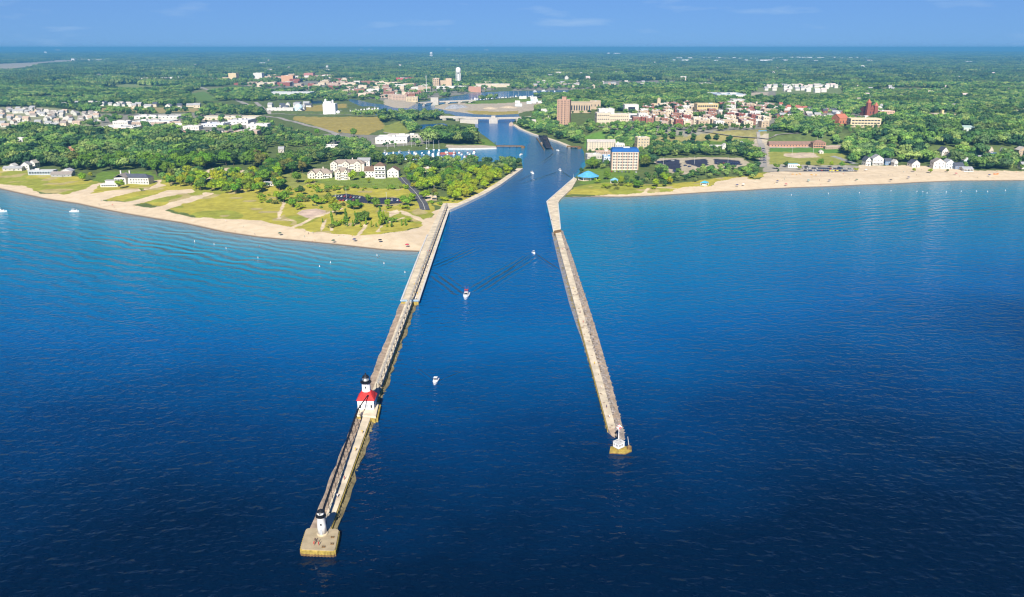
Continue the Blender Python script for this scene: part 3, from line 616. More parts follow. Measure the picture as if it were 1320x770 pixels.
for poly, n_ in (([(365,236),(400,233),(520,232),(526,246),(420,250),(368,252)], 120), ([(330,250),(370,250),(425,262),(420,270),(380,268),(330,262)], 50), ([(425,262),(520,266),(530,272),(430,272)], 16), ([(545,250),(575,256),(600,252),(575,264),(552,262)], 12), ([(130,246),(200,236),(260,246),(250,252)], 8), ([(745,238),(800,240),(870,243),(800,248)], 10), ([(1050,188),(1085,192),(1090,204)], 6), ([(400,296),(540,286),(470,280)], 14), ([(640,183),(612,178),(615,188)], 8)):
    W_ = GP(poly, 2.0); lo = [min(p[i] for p in W_) for i in (0, 1)]; hi = [max(p[i] for p in W_) for i in (0, 1)]; k = 0; tries = 0
    while k < n_ and tries < n_*40:
        tries += 1; x, y = rs.uniform(lo[0], hi[0]), rs.uniform(lo[1], hi[1])
        if in_poly(np.array([[x, y]]), W_)[0]: SHRUB.append((x, y, rs.uniform(1.8, 5.6))); k += 1
def shrub_place(x, y):
    px, py = PX(x, y, 2)
    if px < 300: return 'near the white mansion'
    if px < 372: return 'beyond the condominiums'
    if px < 540 and py < 253: return 'on the condominium slope'
    if px < 540 and py < 275: return 'around the dune lot'
    if px < 545: return 'among the young poplars'
    if px < 612: return 'on the channel point'
    if px < 660: return 'on the river bank'
    if px < 900: return 'by the blue pavilions'
    return 'beside the ball field'
def lowered(Q, h_):
    for x, y, rad_ in LOW: h_ = np.where(np.hypot(Q[:, 0]-x, Q[:, 1]-y) < rad_, np.minimum(h_, 6.0+(np.abs(Q[:, 0]*7.3+Q[:, 1]*3.1) % 1.5)), h_)
    return h_
def plant_all():
    r = random.Random(3)
    Q = np.array([(a[0], a[1]) for a in TREES]); ok = np.ones(len(Q), bool)
    for p in CLEAR: ok &= ~in_poly(Q, p)
    d = seg_dist(Q, WATER); ins = in_poly(Q, WATER); ok &= ~ins & (d > 3.5)
    for x, y, rad_ in DISCS: ok &= np.hypot(Q[:, 0]-x, Q[:, 1]-y) > rad_
    single = np.array([a[4].endswith(' ') for a in TREES]); ok |= single
    HL = lowered(Q, np.array([a[2] for a in TREES])); TR_ = [(a[0], a[1], a[2] if a[4].endswith(' ') else float(h_), a[3], a[4]) for a, h_ in zip(TREES, HL)]
    L = [(TR_[i], float(h_)) for i, h_ in zip(np.where(ok)[0], land_h(Q[ok]))]
    L.sort(key=lambda q: (not q[0][4].endswith(' '), -q[0][2]**.25/math.hypot(q[0][0], q[0][1])))
    for i, ((x, y, h_, c, wv), z) in enumerate(L[:300]):
        o = thing('tree', 'tree', (x, y, z-.1), r.random()*6.28)
        s = r.uniform(.85, 1.12)*h_; colr = tuple(v*r.uniform(.85, 1.15) for v in r.choice(PAL[c]))
        link('crown', r.choice(CR), o, colr, sc=(s, s*r.uniform(.9, 1.1), h_)); link('trunk', r.choice(TR), o, sc=(h_, h_, h_))
        later(o, f'{CNAME[c]} leafy tree', wv.strip(), 'trees '+wv.strip(), chan_key(x, y))
    for i, (px, py, h_) in enumerate(FIR):
        p = T(px, py); o = thing('poplar_tree', 'tree', p, r.random()*6.28); h_ *= .95
        link('crown', CP[i % 3], o, r.choice(PAL['mid']+PAL['bright'][1:2]), sc=(h_, h_, h_)); link('trunk', TR[i % 3], o, sc=(h_*.6, h_*.6, h_))
        later(o, ('tall' if h_ > 9 else 'young' if h_ > 5 else 'small')+' slender upright tree', 'on the dune above the pier beach', 'slender trees on the dune', chan_key(p.x, p.y))
    k = 0
    for x, y, h_ in SHRUB:
        if any(in_poly(np.array([[x, y]]), p)[0] for p in CLEAR[-60:]) or any(math.hypot(x-a, y-b_) < rd for a, b_, rd in DISCS): continue
        o = thing('shrub', 'shrub', (x, y, gz(x, y)), r.random()*6.28); c = r.choice(['bright', 'bright', 'mid', 'olive', 'mid'])
        link('foliage', CS[k % 4], o, r.choice(PAL[c]), sc=(h_, h_, h_)); link('stem', STEM, o, sc=(h_, h_, h_)); k += 1
        later(o, ('large ' if h_ > 3.2 else 'small ')+CNAME[c]+' shrub', shrub_place(x, y), 'shrubs '+shrub_place(x, y), chan_key(x, y))
    return L[300:]
# ------------------------------------------------------------------ woodland too dense to count
def scatter(name, P3, scl, idx, sources, label):
    col_ = bpy.data.collections.new(name+'_kinds')
    for i, me in enumerate(sources):
        o = bpy.data.objects.new(f'{name}_kind_{i:02d}', me); col_.objects.link(o)
    me = bpy.data.meshes.new(name); me.vertices.add(len(P3)); me.vertices.foreach_set('co', P3.astype(np.float32).ravel())
    a = me.attributes.new('size', 'FLOAT', 'POINT'); a.data.foreach_set('value', scl.astype(np.float32))
    a = me.attributes.new('kind_index', 'INT', 'POINT'); a.data.foreach_set('value', idx.astype(np.int32))
    a = me.attributes.new('turn', 'FLOAT', 'POINT'); a.data.foreach_set('value', (rng.random(len(P3))*6.283).astype(np.float32))
    o = link(name, me)
    g = bpy.data.node_groups.new(name, 'GeometryNodeTree')
    g.interface.new_socket('Geometry', in_out='INPUT', socket_type='NodeSocketGeometry'); g.interface.new_socket('Geometry', in_out='OUTPUT', socket_type='NodeSocketGeometry')
    gi = g.nodes.new('NodeGroupInput'); go = g.nodes.new('NodeGroupOutput')
    ip = g.nodes.new('GeometryNodeInstanceOnPoints'); ci = g.nodes.new('GeometryNodeCollectionInfo'); ci.inputs['Collection'].default_value = col_; ci.inputs['Separate Children'].default_value = True; ci.inputs['Reset Children'].default_value = True
    def attr(nm, ty):
        n = g.nodes.new('GeometryNodeInputNamedAttribute'); n.data_type = ty; n.inputs['Name'].default_value = nm; return n.outputs['Attribute']
    cx = g.nodes.new('ShaderNodeCombineXYZ'); g.links.new(attr('turn', 'FLOAT'), cx.inputs['Z'])
    g.links.new(gi.outputs[0], ip.inputs['Points']); g.links.new(ci.outputs[0], ip.inputs['Instance']); ip.inputs['Pick Instance'].default_value = True
    g.links.new(attr('kind_index', 'INT'), ip.inputs['Instance Index']); g.links.new(cx.outputs[0], ip.inputs['Rotation']); g.links.new(attr('size', 'FLOAT'), ip.inputs['Scale'])
    g.links.new(ip.outputs[0], go.inputs[0])
    md = o.modifiers.new('woods', 'NODES'); md.node_group = g
    tag(o, label, 'woodland', kind='stuff'); return o
def patch_mesh(name, seed, n, size):
    """a piece of closed canopy: many rounded crowns side by side"""
    r = random.Random(seed); mb = MB()
    for i in range(n):
        x, y = r.uniform(-.5, .5)*size, r.uniform(-.5, .5)*size; h_ = r.uniform(9, 19); q = r.uniform(4.5, 7.5)
        prof = [(.9, -.75), (1.0, -.25), (.85, .35), (.5, .75), (.05, .95)]; n_ = 7
        vs = []
        for a, b_ in prof:
            for k in range(n_):
                f_ = q*a*r.uniform(.75, 1.2); an = 6.283*k/n_; vs.append((x+f_*math.cos(an), y+f_*math.sin(an), h_-q*.8+b_*q*r.uniform(.8, 1.1)))
        fs = [(i_*n_+k, i_*n_+(k+1) % n_, (i_+1)*n_+(k+1) % n_, (i_+1)*n_+k) for i_ in range(len(prof)-1) for k in range(n_)]+[tuple((len(prof)-1)*n_+k for k in range(n_))]
        mb.add(vs, fs)
    return mb.mesh(name, [LEAFP])
def far_clear(Q, near):
    ok = np.ones(len(Q), bool)
    for p in CLEAR: ok &= ~in_poly(Q, p)
    for c, bflag, poly in ZONES:
        if c == TOWN or c == GREEN or c == DUNE:
            if len(poly) > 2: ok &= ~(in_poly(Q, GP(poly, PZ(poly))) & (rng.random(len(Q)) > (.24 if c == TOWN else 0)))
    k = np.hypot(Q[:, 0], Q[:, 1]) < 4200
    if k.any():
        q = Q[k]; w_ = in_poly(q, WATER); d = seg_dist(q, WATER); o2 = ~w_ & (d > 5)
        for p in PONDS: o2 &= ~in_poly(q, p)
        ok[k] &= o2
    for x, y, rad_ in DISCS: ok &= np.hypot(Q[:, 0]-x, Q[:, 1]-y) > rad_
    f_ = (vnoise(Q, 420, 21)*.7+vnoise(Q, 130, 22)*.3 > .74) & (np.hypot(Q[:, 0], Q[:, 1]) > 2600); ok &= ~f_
    return ok
PLANTED = []         # polygons already planted above
def woodland(rest):
    src = [crown_mesh('wood_crown', 200+s, 330, rx=.44+.05*(s % 3), rz=.38, zc=.58, card=.075, clumps=13, mat_=LEAFW) for s in range(5)]
    src = [m_ for m_ in src]
    A = np.array([(a[0][0], a[0][1], a[1]-.2) for a in rest]); SA = np.array([a[0][2] for a in rest])
    # single crowns out to 3.4 km, wherever nothing else stands
    n_ = 100000; r0, r1 = 1180, 3500
    rad_ = np.sqrt(rng.random(n_)*(r1*r1-r0*r0)+r0*r0); an = rng.uniform(R(-39), R(39), n_); Q = np.stack([np.sin(an)*rad_, np.cos(an)*rad_], 1)
    px = 660+F*Q[:, 0]/(Q[:, 1]*CT+H*ST); py = 385-F*(Q[:, 1]*ST-H*CT)/(Q[:, 1]*CT+H*ST)
    lim = np.interp(px, [0, 60, 128, 345, 440, 460, 565, 612, 640, 860, 1000, 1085, 1330], [139, 139, 139, 138, 128, 115, 115, 113, 112, 150, 142, 165, 150])
    extra = ((px < 130) & (py > 139) & (py < 170) & (vnoise(Q, 30, 8) > .44)) | ((px > 130) & (px < 345) & (py > 147) & (py < 178) & (vnoise(Q, 35, 9) > .58)) | ((px > 690) & (px < 860) & (py > 125) & (py < 158) & (vnoise(Q, 60, 10) > .35)) | ((px > 800) & (px < 1085) & (py > 138) & (py < 172) & (vnoise(Q, 25, 14) > .56)) | ((px > 250) & (px < 640) & (py > 98) & (py < 132) & (vnoise(Q, 45, 15) > .5)) | ((px > 975) & (px < 1090) & (py > 110) & (py < 130) & (vnoise(Q, 30, 16) > .62))
    Q = Q[(py < lim) & ((py < 97) | (px < 250) | (px > 640) | extra) | extra]
    Q = Q[far_clear(Q, True)]
    thin = vnoise(Q, 240, 17)*.6+vnoise(Q, 70, 18)*.4; Q = Q[rng.random(len(Q)) < np.clip(1.5-thin, .25, 1)]
    B = np.concatenate([Q, land_h(Q)[:, None]-.3], 1); SB = lowered(Q, rng.uniform(9, 18, len(B)))
    P3 = np.concatenate([A, B]); sc_ = np.concatenate([SA, SB])
    scatter('woodland', P3, sc_, rng.integers(0, 5, len(P3)), src, 'dense mixed woodland spreading between the town and the far fields')
    def ring(r0, r1, cell):
        n_ = int((r1*r1-r0*r0)*R(82)/2/(cell*cell)*1.15)
        rad_ = np.sqrt(rng.random(n_)*(r1*r1-r0*r0)+r0*r0); an = rng.uniform(R(-41), R(41), n_); return np.stack([np.sin(an)*rad_, np.cos(an)*rad_], 1)
    near_p = [patch_mesh('canopy_patch', s, 22, 52) for s in range(5)]
    Q = ring(3400, 9500, 50); Q = Q[far_clear(Q, False)]; P1 = np.concatenate([Q, land_h(Q)[:, None]-1], 1)
    scatter('far_woodland', P1, rng.uniform(.85, 1.25, len(P1)), rng.integers(0, 5, len(P1)), near_p, 'closed blue-green woodland in the distance below the horizon')
    big = [patch_mesh('canopy_sheet', 20+s, 46, 170) for s in range(4)]
    Q = ring(9300, 30000, 150); Q = Q[far_clear(Q, False)]; P1 = np.concatenate([Q, land_h(Q)[:, None]-2], 1)
    scatter('horizon_woodland', P1, rng.uniform(1.0, 1.7, len(P1)), rng.integers(0, 4, len(P1)), big, 'hazy blue woods along the horizon line')
# ------------------------------------------------------------------ piers, lighthouses, boats
CONC = mat('pier_concrete', (.67,.57,.41), .9, .24, .22, bump=.05); HEADC = mat('head_concrete', (.42,.34,.215), .9, .16, .4, bump=.05); LEDGE = mat('old_ledge', (.37,.285,.21), .95, .35, .35, bump=.15); BERM = mat('algae_stone', (.20,.165,.085), .9, .4, .3, bump=.15)
ROCK = mat('riprap_stone', (.27,.23,.20), .95, .35, .5, bump=.1); OCHRE = mat('ochre_steel', (.38,.28,.065), .8, .32, .8); RUST = mat('rusty_sheet_pile', (.20,.12,.05), .85, .35, .8)
WHITE = mat('white_paint', (.82,.81,.78), .55, .06, .4); BLACK = mat('black_iron', (.012,.013,.018), .5, .3, 1); REDR = mat('red_roof', (.60,.035,.03), .8, .22, .9); GLASS = mat('lantern_glass', (.10,.13,.15), .12, .2, 1, spec=.6)
DARKG = mat('dark_window', (.035,.045,.06), .15, .3, .8, spec=.6); CAP = mat('pale_cap', (.62,.60,.56), .8, .1, .3); REDP = mat('red_paint', (.55,.04,.035), .5, .1, .6); GREYM = mat('grey_roof_panel', (.38,.38,.38), .7, .2, .5); BLUEC = mat('faded_blue_plate', (.30,.42,.52), .7, .12, .5)
def mpp(x, y, z=0.0): return (y*CT-(z-H)*ST)/F
def rocks(name, path_in, path_out, n, z, r0, r1, mat_, parent, seed):
    """tumbled stones between two edge lines"""
    r = random.Random(seed); mb = MB(); m = len(path_in)-1
    for i in range(n):
        u = r.random()*m; k = min(int(u), m-1); f = u-k; w_ = r.random()
        a = Vector(path_in[k]).lerp(Vector(path_in[k+1]), f); b_ = Vector(path_out[k]).lerp(Vector(path_out[k+1]), f); p = a.lerp(b_, w_)
        q = r.uniform(r0, r1); n_ = 6; zz = z*(1-w_)-.3
        prof = [(.75, -.5), (1, .0), (.7, .5), (.05, .72)]
        mb.add([(p.x+q*aa*r.uniform(.7, 1.25)*math.cos(6.283*j/n_), p.y+q*aa*r.uniform(.7, 1.25)*math.sin(6.283*j/n_), zz+q*bb*r.uniform(.7, 1.1)) for aa, bb in prof for j in range(n_)],
               [(i_*n_+j, i_*n_+(j+1) % n_, (i_+1)*n_+(j+1) % n_, (i_+1)*n_+j) for i_ in range(3) for j in range(n_)]+[tuple(18+j for j in range(n_))])
    o = mb.build(name, mat_, parent); o['kind'] = 'stuff'; return o
def quad_prism(pl, pr, z0, z1, mb=None):
    mb = mb or MB(); mb.prism(pl+pr[::-1], z0, z1); return mb
def lerp2(a, b, t_): return (a[0]+(b[0]-a[0])*t_, a[1]+(b[1]-a[1])*t_)
# the lighthouse pier
np_ = thing('pier', 'pier', (0,0,0), label='long concrete pier carrying the two lighthouses and the iron catwalk')
DL = [G(413,682,2), G(523,389,2)]; DR = [G(425.5,682,2), G(532,389,2)]
quad_prism(DL, DR, -1.5, 2.0).build('deck', CONC, np_)
LL = [G(399.5,682,1.1), G(516.5,389,1.1)]
def wob(line, n, amp, seed):
    r = random.Random(seed); L = []
    for i in range(n+1):
        p = lerp2(line[0], line[1], i/n); L.append((p[0]+r.uniform(-amp, amp), p[1]))
    return L
LW = wob(LL, 40, .35, 3); mb = MB()
for i in range(40):
    a0, a1 = lerp2(DL[0], DL[1], i/40), lerp2(DL[0], DL[1], (i+1)/40); zt = 1.1+random.uniform(-.22, .16) if not 17 <= i <= 21 else .55
    mb.prism([(a0[0]-.01, a0[1]), LW[i], LW[i+1], (a1[0]-.01, a1[1])], -1.5, zt)
mb.build('ledge', LEDGE, np_)
BL = [G(434.5,682,0), G(538,389,0)]; BW = wob(BL, 40, .9, 5); mb = MB()
for i in range(40):
    a0, a1 = lerp2(DR[0], DR[1], i/40), lerp2(DR[0], DR[1], (i+1)/40)
    mb.prism([(a0[0]+.01, a0[1]), BW[i], BW[i+1], (a1[0]+.01, a1[1])], -1.5, .05+random.uniform(0, .22) if i % 7 else .6)
mb.build('berm', BERM, np_)
mb = MB(); mb.prism([DR[0], DR[1], (DR[1][0]+.35, DR[1][1]), (DR[0][0]+.35, DR[0][1])], -1, 1.55); mb.build('rubbing_strake', OCHRE, np_)
rocks('riprap', [lerp2(DR[0], DR[1], i/6) for i in range(7)], [lerp2(BL[0], BL[1], i/6) for i in range(7)], 240, .9, .35, .8, BERM, np_, 4)
U = [(517,388.5),(542,324),(551,303),(571,262)]; V_ = [(539.5,388.5),(578.5,272),(582,268),(590,262)]
mb = MB(); mb.prism(GP(U, 2.1)+GP(V_[::-1], 2.1), -1.5, 2.1); mb.build('landward_deck', CONC, np_)
for a, b_ in ((U[0], U[1]), (U[1], U[2]), (V_[0], V_[1])):
    p, q = Vector(G(*a, 2.1)), Vector(G(*b_, 2.1)); d = (q-p).normalized(); n_ = Vector((-d.y, d.x))*.5
    mb = MB(); mb.prism([p+n_, p-n_, q-n_, q+n_], 2.104, 2.5); mb.build('kerb', CAP, np_)
p, q = Vector(G(*U[0], 2.1)), Vector(G(*V_[0], 2.1)); mb = MB()
for f0, f1 in ((0, .36), (.55, 1)):
    a, b_ = p.lerp(q, f0), p.lerp(q, f1); mb.prism([a+Vector((0, -.6)), b_+Vector((0, -.6)), b_+Vector((0, .2)), a+Vector((0, .2))], 2.108, 3.1)
mb.build('end_parapet', BLUEC, np_)
mb = MB(); mb.prism([p+Vector((0, -.95)), q+Vector((0, -.95)), q+Vector((0, -.62)), p+Vector((0, -.62))], -1, 1.9); mb.build('end_wall', OCHRE, np_)
# round-cornered head of the pier with its ring of sheet piles
C4 = [Vector(G(*c, 2.2)) for c in ((386.8,708),(431.8,710),(437.3,682),(394.7,680.7))]
def rounded(c, r_, n=6):
    L = []
    for i in range(len(c)):
        p, a, b_ = c[i], c[i-1], c[(i+1) % len(c)]; da = (a-p).normalized(); db = (b_-p).normalized()
        for k in range(n+1):
            t_ = k/n; L.append((p+da*r_*(1-t_)**2+db*r_*t_**2))
    return L
def dens(L, st):
    out = []
    for i in range(len(L)):
        a, b_ = L[i], L[(i+1) % len(L)]; k = max(1, int((b_-a).length/st)); out += [a.lerp(b_, j/k) for j in range(k)]
    return out
ring = dens(rounded(C4, 1.3), .22); cen = sum((p for p in C4), Vector((0, 0)))/4; acc = 0; sc_o = []; sc_i = []
for i, p in enumerate(ring):
    acc += (p-ring[i-1]).length; d = (p-cen).normalized(); s_ = abs(math.sin(acc*math.pi/.95)); sc_o.append(p+d*(.05+.30*s_)); sc_i.append(p-d*.05)
mb = MB(); mb.prism([tuple(p) for p in sc_i], -1.5, 2.2); mb.build('head_deck', HEADC, np_)
mb = MB(); k = len(ring)
vs = [(*p, -1.5) for p in sc_o]+[(*p, 1.75) for p in sc_o]+[(*p, 1.95) for p in sc_i]; mb.add(vs, [(i, (i+1) % k, k+(i+1) % k, k+i) for i in range(k)]+[(k+i, k+(i+1) % k, 2*k+(i+1) % k, 2*k+i) for i in range(k)])
mb.build('sheet_piling', OCHRE, np_)
mb = MB(); vs = [(*(cen+(p-cen)*1.012), -1.5) for p in sc_o]+[(*(cen+(p-cen)*1.012), .75) for p in sc_o]; mb.add(vs, [(i, (i+1) % k, k+(i+1) % k, k+i) for i in range(k)]); mb.build('waterline_band', RUST, np_)
for bx, by in ((428.5,693.5),(428,702),(417,706)):
    x, y = G(bx, by, 2.2); mb = MB(); mb.box((x, y, 2.204), (1.1, .28, .10)); mb.lathe([(.12, 0), (.12, .34), (.2, .38), (.2, .46)], 8, (x-.3, y, 2.3)); mb.lathe([(.12, 0), (.12, .34), (.2, .38), (.2, .46)], 8, (x+.3, y, 2.3)); mb.build('mooring_cleat', RUST, np_)
PD = (Vector(DL[1])-Vector(DL[0])).normalized(); PANG = math.atan2(PD.y, PD.x)-math.pi/2
IP = [Vector(G(*c, 2.6)) for c in ((458.5,534.5),(484.5,537),(488.5,519),(464,516.5))]
mb = MB(); mb.prism([tuple(p) for p in IP], -1.5, 2.6); mb.build('lighthouse_plinth', CONC, np_)
mb = MB(); e0, e1 = IP[0], IP[1]; mb.prism([tuple(e0+Vector((.3, -.9))), tuple(e1+Vector((-.1, -.9))), tuple(e1), tuple(e0)], -1, 1.7); mb.prism([tuple(e1), tuple(e1+Vector((.8, 0))), tuple(IP[2]+Vector((.8, 0))), tuple(IP[2])], -1, 1.6); mb.build('plinth_step', OCHRE, np_)
# outer lighthouse
OB = G(415.6,688,2.2); lo_ = thing('lighthouse', 'lighthouse', (*OB, 2.2), label='small white round lighthouse with black lantern at the pier tip')
mb = MB(); mb.lathe([(1.75, 0), (1.75, .3), (1.5, .5), (1.45, .5)], 20); mb.build('base_ring', mat('base_tan', (.55,.45,.30), .8, .1, 1), lo_)
mb = MB(); mb.lathe([(1.38, .48), (1.34, 3), (1.26, 6.1), (1.36, 6.25)], 24); mb.build('tower', WHITE, lo_, True)
mb = MB(); mb.lathe([(1.1, 6.1), (1.62, 6.3), (1.62, 6.42), (1.1, 6.42)], 20); mb.build('gallery', BLACK, lo_)
mb = MB()
for k in range(14):
    a = k*6.283/14; mb.tube((1.54*math.cos(a), 1.54*math.sin(a), 6.42), (1.54*math.cos(a), 1.54*math.sin(a), 7.1), .03, 4)
    b_ = (k+1)*6.283/14
    for z_ in (6.75, 7.1): mb.tube((1.54*math.cos(a), 1.54*math.sin(a), z_), (1.54*math.cos(b_), 1.54*math.sin(b_), z_), .03, 4)
mb.build('gallery_railing', BLACK, lo_)
mb = MB(); mb.lathe([(1.08, 6.42), (1.08, 7.0), (1.12, 7.05)], 16); mb.build('watch_room', BLACK, lo_)
mb = MB(); mb.lathe([(1.05, 7.06), (1.05, 7.85)], 10); ln = mb.build('lantern', WHITE, lo_)
for k in (0, 2, 3, 5, 7):
    a = (k+.5)*6.283/10; mb = MB(); mb.box((1.02*math.cos(a), 1.02*math.sin(a), 7.2), (.10, .42, .5), a); mb.build('pane', GLASS, ln)
mb = MB(); mb.lathe([(1.18, 7.86), (1.15, 7.95), (.78, 8.3), (.28, 8.5), (.18, 8.66), (.2, 8.76), (.03, 8.9)], 16); mb.build('dome', BLACK, lo_, True)
mb = MB(); mb.box((0, -1.37, .52), (.8, .16, 1.9)); mb.build('door', mat('door_grey', (.42,.44,.46), .6, .1, 1), lo_)
mb = MB(); mb.box((.15, -1.33, 3.7), (.45, .14, .7)); mb.build('window', DARKG, lo_)
# inner lighthouse
IB = G(473.6,524,2.6); li = thing('lighthouse', 'lighthouse', (*IB, 2.6), PANG*.55, label='white square lighthouse with red roof and tall lantern tower on the pier')
W_, HW = 6.7, 4.3
mb = MB(); mb.box((0, 0, 0), (W_, W_, HW)); mb.build('wall', WHITE, li)
mb = MB(); mb.box((0, 0, -.001), (W_+.3, W_+.3, .35)); mb.build('footing', CONC, li)
mb = MB(); n_ = 8; a, z0 = W_/2+.45, HW
prof = [(a, z0), (a*.97, z0+.12), (a*.78, z0+1.5), (2.0, z0+2.9)]
vs = []
for r_, z_ in prof:
    f_ = (r_-2.0)/(a-2.0)
    for cx, cy in ((-1,-1),(-.3,-1),(.3,-1),(1,-1),(1,-.3),(1,.3),(1,1),(.3,1),(-.3,1),(-1,1),(-1,.3),(-1,-.3)):
        an = math.atan2(cy, cx); rx_ = (max(abs(cx), abs(cy))*r_ if False else 0); sq = Vector((cx*r_, cy*r_)); ci_ = Vector((math.cos(an), math.sin(an)))*r_; q = sq*f_+ci_*(1-f_); vs.append((q.x, q.y, z_))
m_ = 12; mb.add(vs, [(i*m_+j, i*m_+(j+1) % m_, (i+1)*m_+(j+1) % m_, (i+1)*m_+j) for i in range(3) for j in range(m_)]+[tuple(range(m_))[::-1], tuple(36+j for j in range(m_))]); mb.build('roof', REDR, li)
mb = MB(); mb.lathe([(1.95, HW+1.9), (1.78, HW+3.2), (1.72, HW+6.2), (1.95, HW+6.5), (2.25, HW+6.7)], 8, ph=math.pi/8); mb.build('tower', WHITE, li)
mb = MB(); mb.lathe([(1.3, HW+6.6), (2.35, HW+6.72), (2.35, HW+6.9), (1.3, HW+6.9)], 16); mb.build('gallery', BLACK, li)
mb = MB()
for k in range(16):
    a = k*6.283/16; b_ = (k+1)*6.283/16; c_ = lambda t_, z_: (2.25*math.cos(t_), 2.25*math.sin(t_), HW+z_)
    mb.tube(c_(a, 6.9), c_(a, 7.9), .04, 4); mb.tube(c_(a, 7.4), c_(b_, 7.4), .04, 4); mb.tube(c_(a, 7.9), c_(b_, 7.9), .045, 4)
mb.build('gallery_railing', BLACK, li)
mb = MB(); mb.lathe([(1.3, HW+6.9), (1.3, HW+7.6)], 10); mb.build('watch_room', BLACK, li)
mb = MB(); mb.lathe([(1.25, HW+7.6), (1.25, HW+8.9)], 10); ln = mb.build('lantern', WHITE, li)
for k in (1, 3, 6, 8):
    a = (k+.5)*6.283/10; mb = MB(); mb.box((1.2*math.cos(a), 1.2*math.sin(a), HW+7.75), (.1, .5, .9), a); mb.build('pane', GLASS, ln)
mb = MB(); mb.lathe([(1.5, HW+8.9), (1.45, HW+9.05), (.95, HW+9.7), (.35, HW+10.1), (.25, HW+10.4), (.32, HW+10.6), (.06, HW+10.9), (.05, HW+12.2)], 14); mb.build('dome', BLACK, li, True)
for x, z_, w2, h2, nm, mm in ((-2.3, .9, .75, 1.3, 'window', DARKG), (2.3, .9, .75, 1.3, 'window', DARKG), (.6, .36, 1.0, 2.1, 'door', mat('door_grey', (.42,.44,.46), .6, .1, 1)), (0, HW+4.6, .5, .9, 'window', DARKG)):
    yy = -W_/2 if z_ < HW else -1.7
    mb = MB(); mb.box((x, yy-.02, z_), (w2, .14, h2)); mb.build(nm, mm, li)
for yv in (-1.8, 1.8):
    mb = MB(); mb.box((W_/2+.02, yv, .9), (.14, .75, 1.3)); mb.build('window', DARKG, li)
# catwalks
def catwalk(label, A, B, hgt_, step, pr_=.12, tail=None, rail=BLACK, walk=BLACK):
    a, b_ = Vector(G(*A, 2)), Vector(G(*B, 2)); d = (b_-a).normalized(); n_ = Vector((-d.y, d.x)); L = (b_-a).length
    t0 = thing('catwalk', 'catwalk', (*a, 2.0), label=label); z1 = hgt_
    mb = MB(); q = d*L; mb.prism([tuple(n_*.38), tuple(-n_*.38), tuple(q-n_*.38), tuple(q+n_*.38)], z1, z1+.18)
    if tail: mb.tube((q.x, q.y, z1+.1), tail, .24, 4)
    mb.build('walkway', walk, t0)
    mb = MB(); k = int(L/step)
    for s_ in (-.36, .36):
        for z_ in (1.1,):
            p0, p1 = n_*s_, q+n_*s_; mb.tube((p0.x, p0.y, z1+z_), (p1.x, p1.y, z1+z_), .03, 4)
        for i in range(k*2+1):
            p = d*(L*i/(k*2))+n_*s_; mb.tube((p.x, p.y, z1+.2), (p.x, p.y, z1+1.1), .025, 4)
    mb.build('railing', rail, t0)
    pm = MB()
    for s_ in (-1, 1): pm.tube(tuple((n_*.95*s_).to_3d()), (n_.x*.45*s_, n_.y*.45*s_, z1), pr_, 5)
    pm.tube((n_.x*.72, n_.y*.72, z1*.5), (-n_.x*.72, -n_.y*.72, z1*.5), pr_*.5, 4)
    pm = pm.mesh('post', [BLACK])
    for i in range(k+1):
        p = d*(L*i/k); link('post', pm, t0, loc=(p.x, p.y, .0))
    return t0
catwalk('black iron catwalk from the red roofed lighthouse to the pier tip', (417.5,676), (462.5,541), 4.6, 5.6, .085, tail=(Vector(G(475,519,6))-Vector(G(417.5,676,2))).to_3d()+Vector((0, 0, 7.4)))
catwalk('long iron catwalk on posts from shore to the red roofed lighthouse', (487.5,506), (576,268), 4.2, 8.0, rail=mat('weathered_iron', (.34,.33,.31), .7, .3, 1), walk=mat('grey_grating', (.46,.42,.36), .8, .2, 1))
# seawalls
def wall_strip(name, pts, wd, side, z1, m_, label, cat):
    P_ = [Vector(G(*p, z1)) for p in pts]; L = []; Rr = []
    for i in range(len(P_)):
        d = (P_[min(i+1, len(P_)-1)]-P_[max(i-1, 0)]).normalized(); n_ = Vector((-d.y, d.x))*side; L.append(P_[i]); Rr.append(P_[i]+n_*wd)
    o = thing(name, cat, (0,0,0), label=label)
    mb = MB()
    for i in range(len(L)-1): mb.prism([tuple(L[i]), tuple(L[i+1]), tuple(Rr[i+1]), tuple(Rr[i])], -1.5, z1)
    mb.build('walkway', m_, o); mb = MB()
    for i in range(len(L)-1):
        e = (Rr[i]-L[i]).normalized()*.5; e2 = (Rr[i+1]-L[i+1]).normalized()*.5; mb.prism([tuple(L[i]-e*.4), tuple(L[i+1]-e2*.4), tuple(L[i+1]+e2), tuple(L[i]+e)], -1.2, z1+.12)
    mb.build('edge_cap', CAP, o); return o
wall_strip('seawall', [(580,270.5),(601,261.5),(626,249.5),(646,237.5),(664,224.5),(674,217)], 7, 1, 2.3, CONC, 'concrete seawall walk curving along the tree lined peninsula', 'seawall')
wall_strip('seawall', [(660,160.5),(668,166),(683,172.4),(699,177),(716,182.4),(730,188.2)], 7, 1, 2.3, CONC, 'pale river wall beneath the trees by the tall brick tower', 'seawall')
wall_strip('jetty', [(578,191.4),(610,191.4),(640,190.5)], 22, 1, 2.0, mat('jetty_sand', (.5,.43,.33), .9, .15, .3), 'straight pale jetty sheltering the marina entrance', 'jetty')
